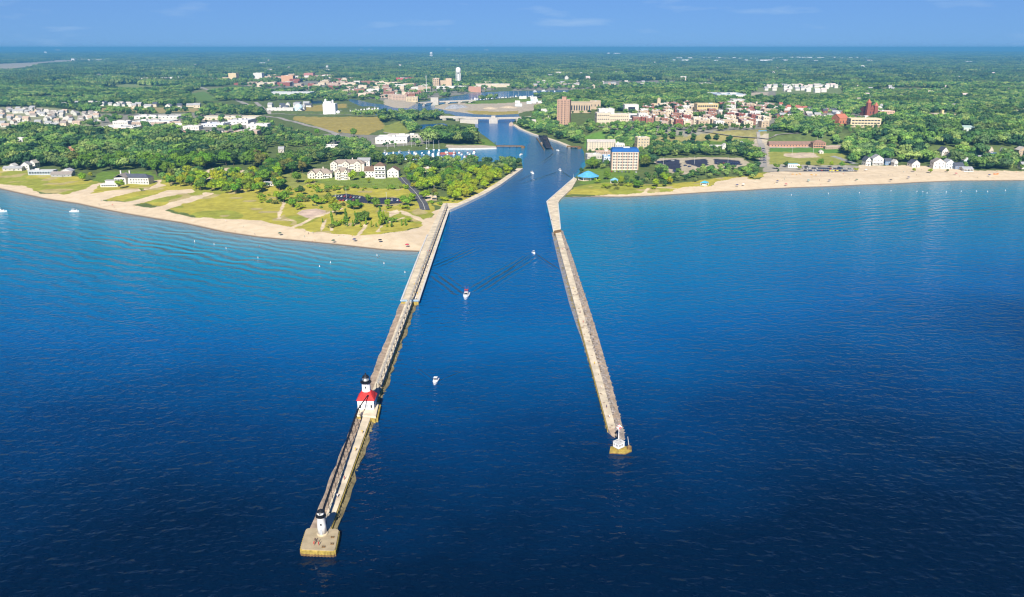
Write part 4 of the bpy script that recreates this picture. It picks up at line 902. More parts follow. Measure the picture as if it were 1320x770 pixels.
# the other pier with the little light
sp = thing('pier', 'pier', (0,0,0), label='long concrete pier edged with boulders, without a catwalk')
mb = MB(); mb.prism(GP([(744,231),(740,228.5),(704.5,260),(713,296.5),(722.6,295),(719.2,262),(722.5,256.5),(737,243)], 2.1), -1.5, 2.1); mb.build('landward_deck', CONC, sp)
for a, b_ in (((740,229),(704.8,260)), ((704.8,260),(713.2,296)), ((719.2,262),(722.4,295))):
    p, q = Vector(G(*a, 2.1)), Vector(G(*b_, 2.1)); d = (q-p).normalized(); n_ = Vector((-d.y, d.x))*.45; mb = MB(); mb.prism([p+n_, p-n_, q-n_, q+n_], 2.104, 2.45); mb.build('kerb', CAP, sp)
SL = [G(715,297,1.9), G(784,552,1.9)]; SR = [G(722.3,297,1.9), G(794,552,1.9)]
quad_prism(SL, SR, -1.5, 1.9).build('deck', CONC, sp)
SM_ = lerp2(SL[0], SL[1], .62); mb = MB(); mb.prism([SM_, SL[1], (SL[1][0]-.35, SL[1][1]), (SM_[0]-.35, SM_[1])], -1, 1.2); mb.build('rubbing_strake', OCHRE, sp)
mb = MB(); r = random.Random(8)
for i in range(26):
    u = .45+.55*r.random(); a, b_ = lerp2(SL[0], SL[1], u), lerp2(SR[0], SR[1], u); mb.box((*lerp2(a, b_, r.uniform(.1, .9)), 1.904), (r.uniform(.4, 1.6), r.uniform(.3, 1.2), r.uniform(.12, .35)), r.random()*3)
mb.build('debris', LEDGE, sp)['kind'] = 'stuff'
mb = MB(); mb.prism(GP([(714,297.5),(723.5,295.5),(723.5,298.5),(714,300)], 2.6), 1.0, 2.5); mb.build('step_wall', RUST, sp)
mb = MB(); mb.add([(*G(783.5,552,1.9), 1.9), (*G(794.5,552,1.9), 1.9), (*G(793,564,.2), .0), (*G(789,562,.2), .0), (*G(783.5,552,1.9), -1), (*G(794.5,552,1.9), -1)], [(0,3,2,1),(0,4,3),(1,2,5)]); mb.build('sloping_tip', LEDGE, sp)
RO = [G(*c, 0) for c in ((725,298),(739,336),(744,352),(757.5,392),(772.5,440),(787,492),(802.5,552),(804,566))]; RI = [lerp2(SR[0], SR[1], k_) for k_ in (0, .15, .21, .37, .56, .76, 1.0, 1.02)]
mb = MB()
for i in range(7): mb.prism([RI[i], RO[i], RO[i+1], RI[i+1]], -1.5, .55)
mb.build('rubble_bed', LEDGE, sp); rocks('riprap', RI, RO, 800, 2.0, .45, 1.15, ROCK, sp, 9)
BO = [G(*c, 0) for c in ((711,300),(721.5,345),(733.5,391),(743,420),(750.5,440),(766,492),(782,552))]; BI = [lerp2(SL[0], SL[1], k_) for k_ in (0, .19, .37, .48, .56, .76, 1)]
mb = MB()
for i in range(6): mb.prism([BI[i], BO[i], BO[i+1], BI[i+1]], -1.5, .04+.04*i)
mb.build('berm', mat('shoal_stone', (.24,.24,.27), .8, .3, .3), sp)
rocks('shoal_boulders', BI, BO, 260, .75, .35, .8, BERM, sp, 12)
# light at its end
LB = G(797,577,1.5); lt = thing('pier_light', 'beacon', (*LB, 0), label='white box on yellow steel base with red and white daymark mast')
mb = MB(); mb.prism([(-3.5,-2.0),(2.3,-2.6),(5.0,-.6),(4.6,1.6),(2.6,2.6),(-2.6,2.2)], -1.5, .8); mb.build('base', OCHRE, lt)
mb = MB(); mb.prism([(-3.62,-2.1),(2.35,-2.72),(5.1,-.65),(4.7,1.65),(2.65,2.7),(-2.7,2.3)], -1.5, .3); mb.build('waterline_band', RUST, lt)
bx = mb = MB(); mb.box((.15, .1, .804), (3.1, 2.8, 1.0), R(38)); mb.build('plinth', OCHRE, lt)
mb = MB(); mb.box((.15, .1, 1.81), (3.2, 2.9, 2.1), R(38)); hut = mb.build('hut', WHITE, lt)
mb = MB(); mb.box((.15, .1, 3.914), (3.4, 3.1, .18), R(38)); mb.build('roof', CAP, hut)
for dx, dy, sx in ((-.7, .3, .9), (.5, .9, .7), (.6, -.4, .8)):
    mb = MB(); mb.box((.15+dx, .1+dy, 4.098), (sx, .6, .10), R(38)); mb.build('solar_panel', GREYM, hut)
cs, sn = math.cos(R(38)), math.sin(R(38))
for u, sdn in ((-.9, 0), (.3, 0), (-.6, 1), (.7, 1)):
    lx, ly = ((u, -1.46) if sdn == 0 else (-1.61, u)); mb = MB(); mb.box((.15+lx*cs-ly*sn, .1+lx*sn+ly*cs, 2.7), (.8, .1, .7) if sdn == 0 else (.1, .7, .7), R(38)); mb.build('vent', GREYM, hut)
mb = MB(); mb.tube((.3, 2.2, 1.3), (.3, 2.2, 9.6), .20, 8, .15); mb.build('mast', WHITE, lt)
dm = MB(); dm.add([(-1.15,-.28,9.3),(0,-.28,8.15),(1.15,-.28,9.3),(0,-.28,10.45),(-1.15,-.14,9.3),(0,-.14,8.15),(1.15,-.14,9.3),(0,-.14,10.45)], [(0,1,2,3),(7,6,5,4),(0,4,5,1),(1,5,6,2),(2,6,7,3),(3,7,4,0)]); dmk = dm.build('daymark', WHITE, lt); dmk.location = (.3, 2.2, -.3)
mb = MB(); mb.add([(0,-.32,8.15),(1.15,-.32,9.3),(0,-.32,9.3),(-1.15,-.32,9.3),(0,-.32,10.45),(-.58,-.32,9.87)], [(0,1,2),(3,2,5)]); mb.v = [(x*.92, y, (z_-9.3)*.92+9.3) for x, y, z_ in mb.v]; mb.build('red_panel', REDP, dmk)
mb = MB(); mb.lathe([(.28, 0), (.28, .5), (.1, .65)], 8, (.3, 2.2, 9.6)); mb.build('lamp', REDP, lt)
mb = MB(); mb.tube((4.3, .4, .5), (3.5, .9, 5.6), .14, 6, .09); mb.build('leaning_pile', CAP, lt); mb = MB(); mb.lathe([(1.0, 0), (.9, .9), (.3, 1.3)], 8, (4.2, .3, .9)); mb.build('dolphin_cap', RUST, lt)
# ------------------------------------------------------------------ boats
HULL = mat_objcol('gelcoat', .35, .05, .5, .5); TAN_D = mat('boat_deck', (.62,.58,.50), .7, .1, 1); CANV = mat_objcol('canvas_cover', .8, .1, 1)
def hull_mesh(L, B, h_):
    n = 7; vs = []; 
    for i in range(n):
        u = i/(n-1); x = -L/2+L*u; w_ = B/2*(1-.0 if u < .5 else 1-((u-.5)/.5)**2.2*.97); sh = h_*(1+.25*u*u)
        vs += [(x, -w_, sh), (x, -w_*.78, -.25), (x, w_*.78, -.25), (x, w_, sh), (x, 0, sh-.08)]
    fs = []
    for i in range(n-1):
        a, b_ = i*5, i*5+5; fs += [(a, b_, b_+1, a+1), (a+1, b_+1, b_+2, a+2), (a+2, b_+2, b_+3, a+3), (a, a+4, b_+4, b_), (a+4, a+3, b_+3, b_+4)]
    fs += [(0, 1, 2, 3, 4)]; e = (n-1)*5; fs += [(e+4, e+3, e+2, e+1, e)]
    mb = MB(); mb.add(vs, fs); return mb
PART = {}
def cached(key, fn):
    if key not in PART: PART[key] = fn()
    return PART[key]
def motor_parts(style):
    if style == 'cruiser':
        L, B = 11.5, 3.7
        cab = MB(); cab.prism([(-2.2,-1.3),(2.2,-1.15),(3.4,-.5),(3.4,.5),(2.2,1.15),(-2.2,1.3)], 1.1, 2.3); cab.prism([(-2.3,-1.2),(1.1,-1.1),(1.1,1.1),(-2.3,1.2)], 2.3, 3.1)
        win = MB(); win.add([(1.12,-1.05,2.35),(2.3,-1.0,2.34),(2.3,1.0,2.34),(1.12,1.05,2.35),(1.12,-1,3.05),(1.12,1,3.05)], [(0,1,2,3),(0,4,1),(3,2,5),(1,4,5,2)])
        top = MB(); top.box((-.9, 0, 4.3), (2.6, 2.3, .1)); [top.tube((x, y, 3.1), (x, y, 4.3), .05, 4) for x in (-2, .2) for y in (-1, 1)]; top.tube((-2.1, -.9, 3.1), (-2.5, -.9, 6.4), .05, 4); top.tube((-2.1, .9, 3.1), (-2.5, .9, 6.0), .05, 4)
    elif style == 'open':
        L, B = 6.4, 2.4
        cab = MB(); cab.prism([(-.6,-.7),(.7,-.6),(.7,.6),(-.6,.7)], .7, 1.5); win = MB(); win.add([(.72,-.62,1.5),(.72,.62,1.5),(.3,.6,2.1),(.3,-.6,2.1)], [(0,1,2,3)])
        top = MB(); top.box((-.2, 0, 2.35), (1.8, 1.7, .08)); [top.tube((x, y, 1.0), (x, y, 2.35), .035, 4) for x in (-.9, .5) for y in (-.75, .75)]
    else:
        L, B = 8.6, 3.0
        cab = MB(); cab.prism([(-2.4,-1.1),(1.6,-1.05),(2.8,-.35),(2.8,.35),(1.6,1.05),(-2.4,1.1)], .8, 1.75); win = MB(); win.add([(1.2,-1.0,1.76),(1.2,1.0,1.76),(.4,.9,2.45),(.4,-.9,2.45)], [(0,1,2,3)])
        top = MB(); top.box((-1.0, 0, 2.6), (2.6, 2.0, .1)); [top.tube((x, y, 1.7), (x, y, 2.6), .04, 4) for x in (-2, .1) for y in (-.9, .9)]
    return [('hull', hull_mesh(L, B, 1.15 if style == 'cruiser' else .8).mesh('hull', [HULL])), ('cabin', cab.mesh('cabin', [WHITE])), ('windscreen', win.mesh('windscreen', [DARKG])), ('canopy', top.mesh('canopy', [CANV]))]
def sail_parts():
    mst = MB(); mst.tube((.8, 0, .8), (.8, 0, 14.5), .19, 5, .12); mst.tube((.8, 0, 2.1), (-2.9, 0, 2.0), .09, 4); mst.tube((.8, -.9, 8), (.8, .9, 8), .04, 4)
    cov = MB(); cov.tube((.6, 0, 2.3), (-2.8, 0, 2.15), .24, 6, .16)
    cab = MB(); cab.prism([(-1.6,-.9),(1.6,-.75),(2.2,-.2),(2.2,.2),(1.6,.75),(-1.6,.9)], .85, 1.35)
    return [('hull', hull_mesh(9, 2.9, .95).mesh('hull', [HULL])), ('cabin', cab.mesh('cabin', [WHITE])), ('mast', mst.mesh('mast', [mat('alloy', (.72,.72,.70), .4, .05, 1)])), ('sail_cover', cov.mesh('sail_cover', [CANV]))]
def boat(px, py, style, rz, hullc=(.8,.8,.78), canvas=(.75,.75,.72), z=0.0, s=1.0):
    x, y = G(px, py, z); nm = {'sail': 'sailboat'}.get(style, 'motorboat'); o = thing(nm, 'boat', (x, y, z+.02), rz); o.scale = (s, s, s)
    for pn, me in cached('boat'+style, (lambda: sail_parts()) if style == 'sail' else (lambda: motor_parts(style))): link(pn, me, o, hullc if pn == 'hull' else canvas)
    return o
B_ = math.pi/2
for px, py, st_, rz, lab, kw in [
 (601,383,'cruiser',-B_-.06,'white cabin cruiser heading out past the lighthouse catwalk',dict(canvas=(.5,.06,.05), s=1.0)),
 (561.5,493,'open',-B_-.1,'small white motorboat between the two pier ends',dict()),
 (688,327,'open',-B_+.3,'tiny white boat close to the boulder edged pier',dict(s=.85)),
 (96,273,'cabin',.15,'white motorboat anchored off the dune beach',dict(s=.95)),
 (1,273.5,'cruiser',.3,'white cruiser cut by the edge of the picture off the dune beach',dict(s=.9)),
 (685.5,223.5,'cabin',B_+.3,'white boat in mid channel beside the peninsula end',dict()),
 (722,220.5,'cabin',-B_+.2,'white boat trailing two dark wake lines near the blue pavilion',dict()),
 (718.5,194.5,'cabin',B_+.6,'small white boat just below the open swing bridge',dict(s=.8)),
 (672,200,'cabin',1.0,'small white boat moored at the peninsula corner',dict(s=.9)),
 (683,172.6,'open',2.6,'tiny boat tied below the river wall trees',dict())]:
    tag(boat(px, py, st_, rz, **kw), lab)
rb = random.Random(21)
NAVY = (.03,.05,.16); REDC = (.45,.04,.08)
for i in range(58):        # rows of berths in the marina
    row = i % 4; px = 478+(i//4)*9.6+rb.uniform(-2, 2)+row*2; py = 197.5+row*2.6+rb.uniform(-.4, .4)
    if px > 612 and row < 2: continue
    if px > 636: continue
    st_ = rb.choice(['cabin', 'cabin', 'open', 'cruiser']); red = 566 < px < 632 and row in (0, 1, 2) and rb.random() < .6; cv = REDC if red else rb.choice([(.75,.75,.72), (.75,.75,.72), NAVY])
    o = boat(px, py, st_, rb.choice([B_, -B_])+rb.uniform(-.15, .15), rb.choice([(.8,.8,.78), (.8,.8,.78), (.62,.66,.72)]), cv)
    later(o, ('red covered' if red else 'navy covered' if cv == NAVY else 'white')+' '+{'cabin': 'cabin boat', 'open': 'open runabout', 'cruiser': 'large cruiser'}[st_], f'in the {ordinal(row+1)} marina row', 'boats in the marina', chan_key(*G(px, py)))
for i, (px, py) in enumerate([(520,191),(524.5,190.5),(530.5,191.5),(535.5,190.5),(541,191),(550,192),(553,191),(430,192.5),(500,193.5),(509,193),(559,193.5),(566,194)]):
    later(boat(px, py, 'sail', B_+.1, canvas=rb.choice([NAVY, (.7,.7,.68)])), 'white sailboat with bare mast', 'along the marina shore', 'sailboats in the marina', chan_key(*G(px, py)))
for i in range(46):
    px = 607+i*2.4+rb.uniform(-1, 1); py = 128.6-(i/46)*5.2+rb.uniform(-.5, .5); st_ = rb.choice(['cabin', 'cruiser', 'sail', 'cabin'])
    o = boat(px, py, st_, rb.choice([B_, -B_]), s=1.5 if st_ != 'sail' else 1.25); later(o, 'white sailboat' if st_ == 'sail' else 'white motorboat', 'along the sandy island', 'boats moored at the sandy island', chan_key(*G(px, py)))
for i in range(16):
    px = 690+i*9+rb.uniform(-3, 3); py = 118.4+rb.uniform(-.6, .5); o = boat(px, py, rb.choice(['cabin', 'cruiser']), rb.uniform(0, 6), s=1.5); later(o, 'white motorboat', 'on the far upper river shore', 'boats on the upper river', chan_key(*G(px, py)))
for i in range(15):
    px = 437+i*3.6+rb.uniform(-1, 1); py = 146.4-i*.5+rb.uniform(-.4, .4)
    if px > 470: py = 141+rb.uniform(-.5, .5)
    o = boat(px, py, rb.choice(['cabin', 'cruiser']), B_, s=1.2, z=1.8); later(o, 'white motorboat', 'stored beside the white silo', 'boats by the white silo', chan_key(*G(px, py)))
# swim buoys
bm_ = MB(); bm_.lathe([(.05,-.5),(.5,-.2),(.55,.25),(.32,.5),(.26,1.7),(.08,1.95)], 10); bm_ = bm_.mesh('float', [WHITE]); bb_ = MB(); bb_.lathe([(.30,.95),(.31,1.2)], 10); bb_ = bb_.mesh('band', [mat('orange_band', (.7,.22,.03), .6, .1, 1)])
for px, py, wv in [(250.8,311.5,'off the dune beach'),(276,315.3,'off the dune beach'),(291.5,320.5,'off the dune beach'),(332.6,333,'off the dune beach'),(412,344,'off the dune beach'),(426,339,'off the dune beach'),(486,329.5,'off the dune beach'),(495,340,'off the dune beach'),(522,351.5,'off the dune beach'),
 (1182,247.4,'off the long beach'),(1189.6,247.6,'off the long beach'),(1195,249.3,'off the long beach'),(1219.7,248,'off the long beach'),(1239,247.2,'off the long beach'),(1259,246.8,'off the long beach'),(1273,247.4,'off the long beach'),(1296,246,'off the long beach'),(1148.5,246.6,'off the long beach'),(1020,252,'off the long beach'),(1068,250,'off the long beach'),(1108,249,'off the long beach')]:
    x, y = G(px, py); o = thing('swim_buoy', 'buoy', (x, y, 0)); o.scale = (.62,)*3; link('float', bm_, o); link('band', bb_, o); later(o, 'white swim buoy', wv, 'swim buoys '+wv, chan_key(x, y))
# ------------------------------------------------------------------ buildings
PAINT = mat_objcol('wall_paint', .75, .10, .25); ROOFP = mat_objcol('roof_paint', .85, .16, .35); TRIM = mat('white_trim', (.78,.76,.72), .6, .05, 1); WIN = DARKG
BRICK = (.29,.135,.09); CREAM = (.62,.52,.38); WHT = (.66,.63,.57); TANW = (.48,.37,.25); GRY = (.36,.36,.36); REDB = (.27,.085,.06); PINK = (.46,.34,.26); FLATW = (.62,.60,.56); FLATG = (.42,.41,.39); BROWN = (.19,.125,.085); SLATE = (.085,.095,.12); TEAL = (.10,.42,.46); SKYB = (.10,.40,.66); ROYAL = (.02,.11,.34); BUFF = (.56,.46,.30)
def unit_win(w_, h_, m_=None):
    def f():
        mb = MB(); mb.box((0, 0, -h_/2), (w_, .12, h_)); return mb.mesh('window', [m_ or WIN])
    return cached(f'win{w_:.2f}{h_:.2f}{(m_ or WIN).name}', f)
def unit_frame(w_, h_):
    def f():
        mb = MB(); t_ = .14
        mb.box((0, 0, h_/2), (w_+2*t_, .2, t_)); mb.box((0, 0, -h_/2-t_), (w_+2*t_, .26, t_)); mb.box((-w_/2-t_/2, 0, -h_/2), (t_, .2, h_)); mb.box((w_/2+t_/2, 0, -h_/2), (t_, .2, h_)); return mb.mesh('frame', [TRIM])
    return cached(f'frm{w_:.2f}{h_:.2f}', f)
def windows(o, w_, y0, z0, z1, cols, rows, ww, wh, side='front', d=None, frame=False, m_=None, skip=None):
    for r_ in range(rows):
        for c in range(cols):
            if skip and skip(r_, c): continue
            u = -w_/2+w_*(c+.5)/cols; z_ = z0+(z1-z0)*(r_+.5)/rows
            if side == 'front': loc, rz = (u, y0-.02, z_), 0
            elif side == 'right': loc, rz = (d/2+.02, u+y0, z_), math.pi/2
            else: loc, rz = (-d/2-.02, u+y0, z_), math.pi/2
            k = link('window', unit_win(ww, wh, m_), o, loc=loc, rz=rz)
            if frame: link('frame', unit_frame(ww, wh), k)
def place(pl, pr, yb, depth, rz=0.0, push=True):
    p = T((pl+pr)/2, yb); s = mpp(p.x, p.y, p.z); c = p+Vector((-math.sin(rz), math.cos(rz), 0))*depth/2
    z = min(gz(c.x, c.y), p.z)
    DISCS.append((c.x, c.y, max(3, math.hypot((pr-pl)*s, depth)/2+3.0)))
    if (pr-pl)*s > depth*1.8:
        n_ = int((pr-pl)*s/depth)+1; DISCS.pop()
        for i in range(n_): u = ((i+.5)/n_-.5)*(pr-pl)*s; DISCS.append((c.x+u*math.cos(rz), c.y+u*math.sin(rz), depth*.8+3))
    dv_ = Vector((c.x, c.y, 0)).normalized(); hw_ = (pr-pl)*s/2
    for k in range(1, 13 if pl > 1070 and yb < 172 else 7):
        for q in ([0] if hw_ < 14 else [-.7*hw_, 0, .7*hw_]): LOW.append((c.x-dv_.x*(depth/2+k*11)+q, c.y-dv_.y*(depth/2+k*11), min(hw_+2, 16)))
    # keep a short sight line in front open so that the trees do not bury it
    return Vector((c.x, c.y, z)), (pr-pl)*s, s
def block(name, cat, label, pl, pr, yb, yt, depth, wallc, roofc, rz=0.0, rows=0, cols=0, ww=1.4, wh=1.5, frame=False, roof='flat', rh=3.0, units=1, group=None, side=True, parapet=.7, m_=None, extra=None):
    c, w_, s = place(pl, pr, yb, depth, rz); h_ = max(3.0, (yb-yt)*s/.96)
    o = thing(name, cat, c, rz, label, group)
    mb = MB(); mb.box((0, 0, -1.5), (w_, depth, h_+1.5))
    if roof == 'gable': mb.gwall(w_, depth, h_, rh)
    mb.build('wall', PAINT, o, color=wallc)
    mb = MB()
    if roof == 'flat':
        t_ = .35; mb.box((0, 0, h_+.004), (w_-2*t_, depth-2*t_, .12))
        rf = mb.build('roof', ROOFP, o, color=roofc); mb = MB()
        mb.box((0, -depth/2+t_/2, h_), (w_, t_, parapet)); mb.box((0, depth/2-t_/2, h_), (w_, t_, parapet)); mb.box((-w_/2+t_/2, 0, h_), (t_, depth-2*t_, parapet)); mb.box((w_/2-t_/2, 0, h_), (t_, depth-2*t_, parapet)); mb.build('parapet', PAINT, o, color=tuple(min(1, v*1.12) for v in wallc))
        r = random.Random(int(pl*7+yb))
        for i in range(units):
            mb = MB(); mb.box((r.uniform(-.3, .3)*w_, r.uniform(-.25, .25)*depth, h_+.12), (r.uniform(.08, .2)*w_+.8, r.uniform(.1, .25)*depth+.6, r.uniform(1.2, 2.6))); mb.build('roof_unit', PAINT, o, color=FLATG if i % 2 else FLATW)
    elif roof == 'gable': mb.gable(w_, depth, h_, rh); mb.build('roof', ROOFP, o, color=roofc)
    elif roof == 'hip': mb.hip(w_, depth, h_, rh); mb.build('roof', ROOFP, o, color=roofc)
    if rows:
        windows(o, w_*.94, -depth/2, .6, h_-.3, cols, rows, ww, wh, frame=frame, m_=m_)
        if side:
            k = max(1, int(cols*depth/w_*.8)); sd_ = 'right' if c.x < 0 else 'left'
            windows(o, depth*.9, 0, .6, h_-.3, k, rows, ww, wh, side=sd_, d=w_, m_=m_)
    return o, w_, h_, c
# --- homes with pitched roofs
def house(label, pl, pr, yb, wallc, roofc, depth=9.0, hw=5.2, rh=3.0, rz=0.0, gable_front=False, rows=2, cols=3, porch=False, chimney=False, group=None, name='house', cat='house', win=True):
    c, w_, s = place(pl, pr, yb, depth, rz); o = thing(name, cat, c, rz, label, group)
    mb = MB(); mb.box((0, 0, -1.2), (w_, depth, hw+1.2))
    if gable_front:
        k = MB(); k.gwall(depth, w_, hw, rh); mb.add([(-y, x, z) for x, y, z in k.v], k.f)
    else: mb.gwall(w_, depth, hw, rh)
    mb.build('wall', PAINT, o, color=wallc)
    mb = MB()
    if gable_front:
        k = MB(); k.gable(depth, w_, hw, rh); mb.add([(-y, x, z) for x, y, z in k.v], k.f)
    else: mb.gable(w_, depth, hw, rh)
    rf = mb.build('roof', ROOFP, o, color=roofc)
    if chimney: mb = MB(); mb.box((w_*.22, .8, hw+rh*.3), (.9, .9, rh*.7+1.2)); mb.build('chimney', PAINT, rf, color=BRICK)
    if win: windows(o, w_*.9, -depth/2, .4, hw, cols, rows, 1.1, 1.35, frame=True); windows(o, depth*.85, 0, .4, hw, 2, rows, 1.1, 1.35, side='right' if c.x < 0 else 'left', d=w_)
    if win: mb = MB(); mb.box((w_*.08, -depth/2-.05, .0), (1.0, .14, 2.1)); mb.build('door', mat('door_dark', (.09,.07,.06), .6, .2, 1), o)
    if porch:
        mb = MB(); mb.box((0, -depth/2-1.3, 2.6), (w_*.95, 2.6, .2)); [mb.box((x*w_*.45, -depth/2-2.4, 0), (.2, .2, 2.6)) for x in (-1, -.33, .33, 1)]; mb.box((0, -depth/2-1.3, -.5), (w_*.95, 2.6, .8)); mb.build('porch', TRIM, o)
    return o
# estate homes share their meshes
def home_kit(i):
    w_, d, hw, rh = [(10, 8, 4.6, 3.2), (12, 8.5, 5.4, 3.4), (8.5, 9.5, 5.4, 3.6), (14, 9, 3.4, 3.2)][i]
    a = MB(); a.box((0, 0, -.8), (w_, d, hw+.8)); a.gwall(w_, d, hw, rh); b_ = MB(); b_.gable(w_, d, hw, rh, .35)
    g_ = MB(); g_.box((0, -d/2-1.2, -.5), (w_*.36, 2.4, hw*.8+.5)); 
    wn_ = [cached(f'hk{i}{k}', lambda: (lambda m: (m.box((0, 0, 0), (1.3, .14, 1.4)), m.mesh('window', [WIN]))[1])(MB())) for k in (0,)]
    return a.mesh('wall', [PAINT]), b_.mesh('roof', [ROOFP]), (w_, d, hw), wn_[0]
def estate_home(x, y, kit, rz, wallc, roofc, desc, where, group, win=True, s=1.0):
    wm_, rm_, (w_, d, hw), wn_ = cached(f'kit{kit}', lambda: home_kit(kit))
    o = thing('house', 'house', (x, y, gz(x, y)), rz); o.scale = (s, s, s); DISCS.append((x, y, 7.5*s)); dq = math.hypot(x, y); [LOW.append((x*(1-k/dq), y*(1-k/dq), 7*s)) for k in (14, 26, 38, 50)]; link('wall', wm_, o, wallc); link('roof', rm_, o, roofc)
    if win:
        for u in (-.3, .3): link('window', wn_, o, loc=(u*w_, -d/2-.03, hw*.45))
    later(o, desc, where, group, chan_key(x, y))
CN = {WHT: 'white', CREAM: 'cream', TANW: 'tan', GRY: 'grey', BRICK: 'brown brick', REDB: 'red brick', PINK: 'pinkish', BUFF: 'buff', FLATW: 'white', FLATG: 'grey', BROWN: 'brown', SLATE: 'dark', (.30,.26,.23): 'grey-brown', (.52,.48,.42): 'pale'}
def estate(poly, n, where, group, walls, roofs, seed, rows_rz=0.0, win=True, gap=13, s=1.0, kits=(0, 1, 2, 3)):
    r = random.Random(seed); W_ = GP(poly, 2.0); lo = [min(p[i] for p in W_) for i in (0, 1)]; hi = [max(p[i] for p in W_) for i in (0, 1)]; got = []; tries = 0
    while len(got) < n and tries < 6000:
        tries += 1; x, y = r.uniform(lo[0], hi[0]), r.uniform(lo[1], hi[1])
        if not in_poly(np.array([[x, y]]), W_)[0] or any(abs(x-a) < gap*s and abs(y-b_) < gap*1.5*s for a, b_ in got): continue
        if any(math.hypot(x-a, y-b_) < rd*.9 for a, b_, rd in DISCS[:len(DISCS)-len(got)]): continue
        got.append((x, y)); wc, rc = r.choice(walls), r.choice(roofs)
        estate_home(x, y, r.choice(kits), rows_rz+r.choice([0, 0, math.pi/2, math.pi])+r.uniform(-.12, .12), wc, rc, f'{CN.get(wc, "pale")} house with {CN.get(rc, "grey")} roof', where, group, win, s)
GB = (.30,.26,.23); PALE = (.52,.48,.42)
def condo(label, pl, pr, yb, depth, hw, rz, rows, cols, bays):
    c, w_, s = place(pl, pr, yb, depth, rz); o = thing('condominium', 'apartments', c, rz, label); CW = (.68,.62,.51); RC = (.33,.27,.22)
    mb = MB(); mb.box((0, 0, -1.2), (w_, depth, hw+1.2)); mb.build('wall', PAINT, o, color=CW)
    mb = MB(); mb.hip(w_, depth, hw, 4.4, .6); rf = mb.build('roof', ROOFP, o, color=RC)
    bw = min(8.5, w_*.24)
    for b_ in bays:
        x = b_*w_; mb = MB(); mb.box((x, -depth/2-1.0, -1.2), (bw, 3.0, hw+1.8)); k = MB(); k.gwall(7, bw, hw+.6, 3.0); mb.add([(-v+x, u-depth/2+1, z) for u, v, z in k.v], k.f); mb.build('bay', PAINT, o, color=CW)
        k = MB(); k.gable(7, bw, hw+.6, 3.0, .35); mb = MB(); mb.add([(-v+x, u-depth/2+1, z) for u, v, z in k.v], k.f); mb.build('gable_roof', ROOFP, rf, color=RC)
        for r_ in range(rows):
            for u in (-.25, .25): k = link('window', unit_win(1.3, 1.5), o, loc=(x+u*bw, -depth/2-2.53, hw*(r_+.55)/rows)); link('frame', unit_frame(1.3, 1.5), k)
        k = link('window', unit_win(1.0, 1.0), o, loc=(x, -depth/2-2.53, hw+1.1)); link('frame', unit_frame(1.0, 1.0), k)
    ok = lambda r_, q: any(abs((-.5+(q+.5)/cols)*.94-b_)*w_ < bw/2+1 for b_ in bays)
    windows(o, w_*.94, -depth/2, .3, hw-.1, cols, rows, 1.4, 1.5, frame=True, skip=ok)
    for r_ in range(rows):
        for i in range(len(bays)):
            x = (bays[i]+(bays[i+1] if i+1 < len(bays) else .5))/2*w_; L_ = abs((bays[i+1] if i+1 < len(bays) else .5)-bays[i])*w_-bw-.3
            if L_ > 1.5: mb = MB(); mb.box((x, -depth/2-.8, hw*r_/rows+.1), (L_, 1.5, .2)); mb.box((x, -depth/2-1.5, hw*r_/rows+.3), (L_, .1, .85)); mb.build('balcony', TRIM, o)
    mb = MB(); mb.box((w_*.12, 1.5, hw+2), (1.2, 1.2, 4.2)); mb.build('chimney', PAINT, rf, color=CW)
    windows(o, depth*.85, 0, .3, hw, 2, rows, 1.2, 1.4, side='right' if c.x < 0 else 'left', d=w_)
    return o
# --- landmark buildings, nearest first
condo('cream gabled condominium nearest the dune slope, standing by itself', 397, 428, 230.5, 13, 6.2, .10, 2, 6, (-.30, .02))
condo('cream condominium with tall front gable beside the large bush', 432, 451, 232, 12, 9.0, .05, 3, 4, (-.22, .26))
condo('long cream condominium with three gables behind the others', 427, 470, 221, 13, 9.0, 0, 3, 8, (-.40, -.05, .30))
house('white condominium block at the far back by the marina trees', 461, 477, 217, WHT, GRY, 12, 9.5, 2.6, 0, rows=3, cols=3)
house('brown roofed cream condominium next to the balcony block', 470, 483, 229, WHT, BROWN, 13, 7.5, 4.2, .06, rows=2, cols=3, chimney=True)
o, w_, h_, c = block('apartment_building', 'apartments', 'white condominium block with three tiers of dark balconies', 483, 497, 230.5, 215, 12, WHT, BROWN, .04, 3, 3, 2.2, 1.5, roof='hip', rh=4.0)
for k in range(3): mb = MB(); mb.box((0, -6.7, .4+k*h_/3), (w_*.9, 1.5, .2)); mb.box((0, -7.4, .6+k*h_/3), (w_*.9, .1, .9)); mb.build('balcony', TRIM, o)
house('cream condominium with hipped brown roof closest to the access road', 499, 514, 229, WHT, BROWN, 12, 7.8, 4.0, -.05, True, rows=2, cols=3)
house('small grey cottage alone in the dune scrub', 340.5, 352.5, 240, PALE, GRY, 6, 2.8, 1.6, .1, rows=1, cols=3)
# mansion by the dunes

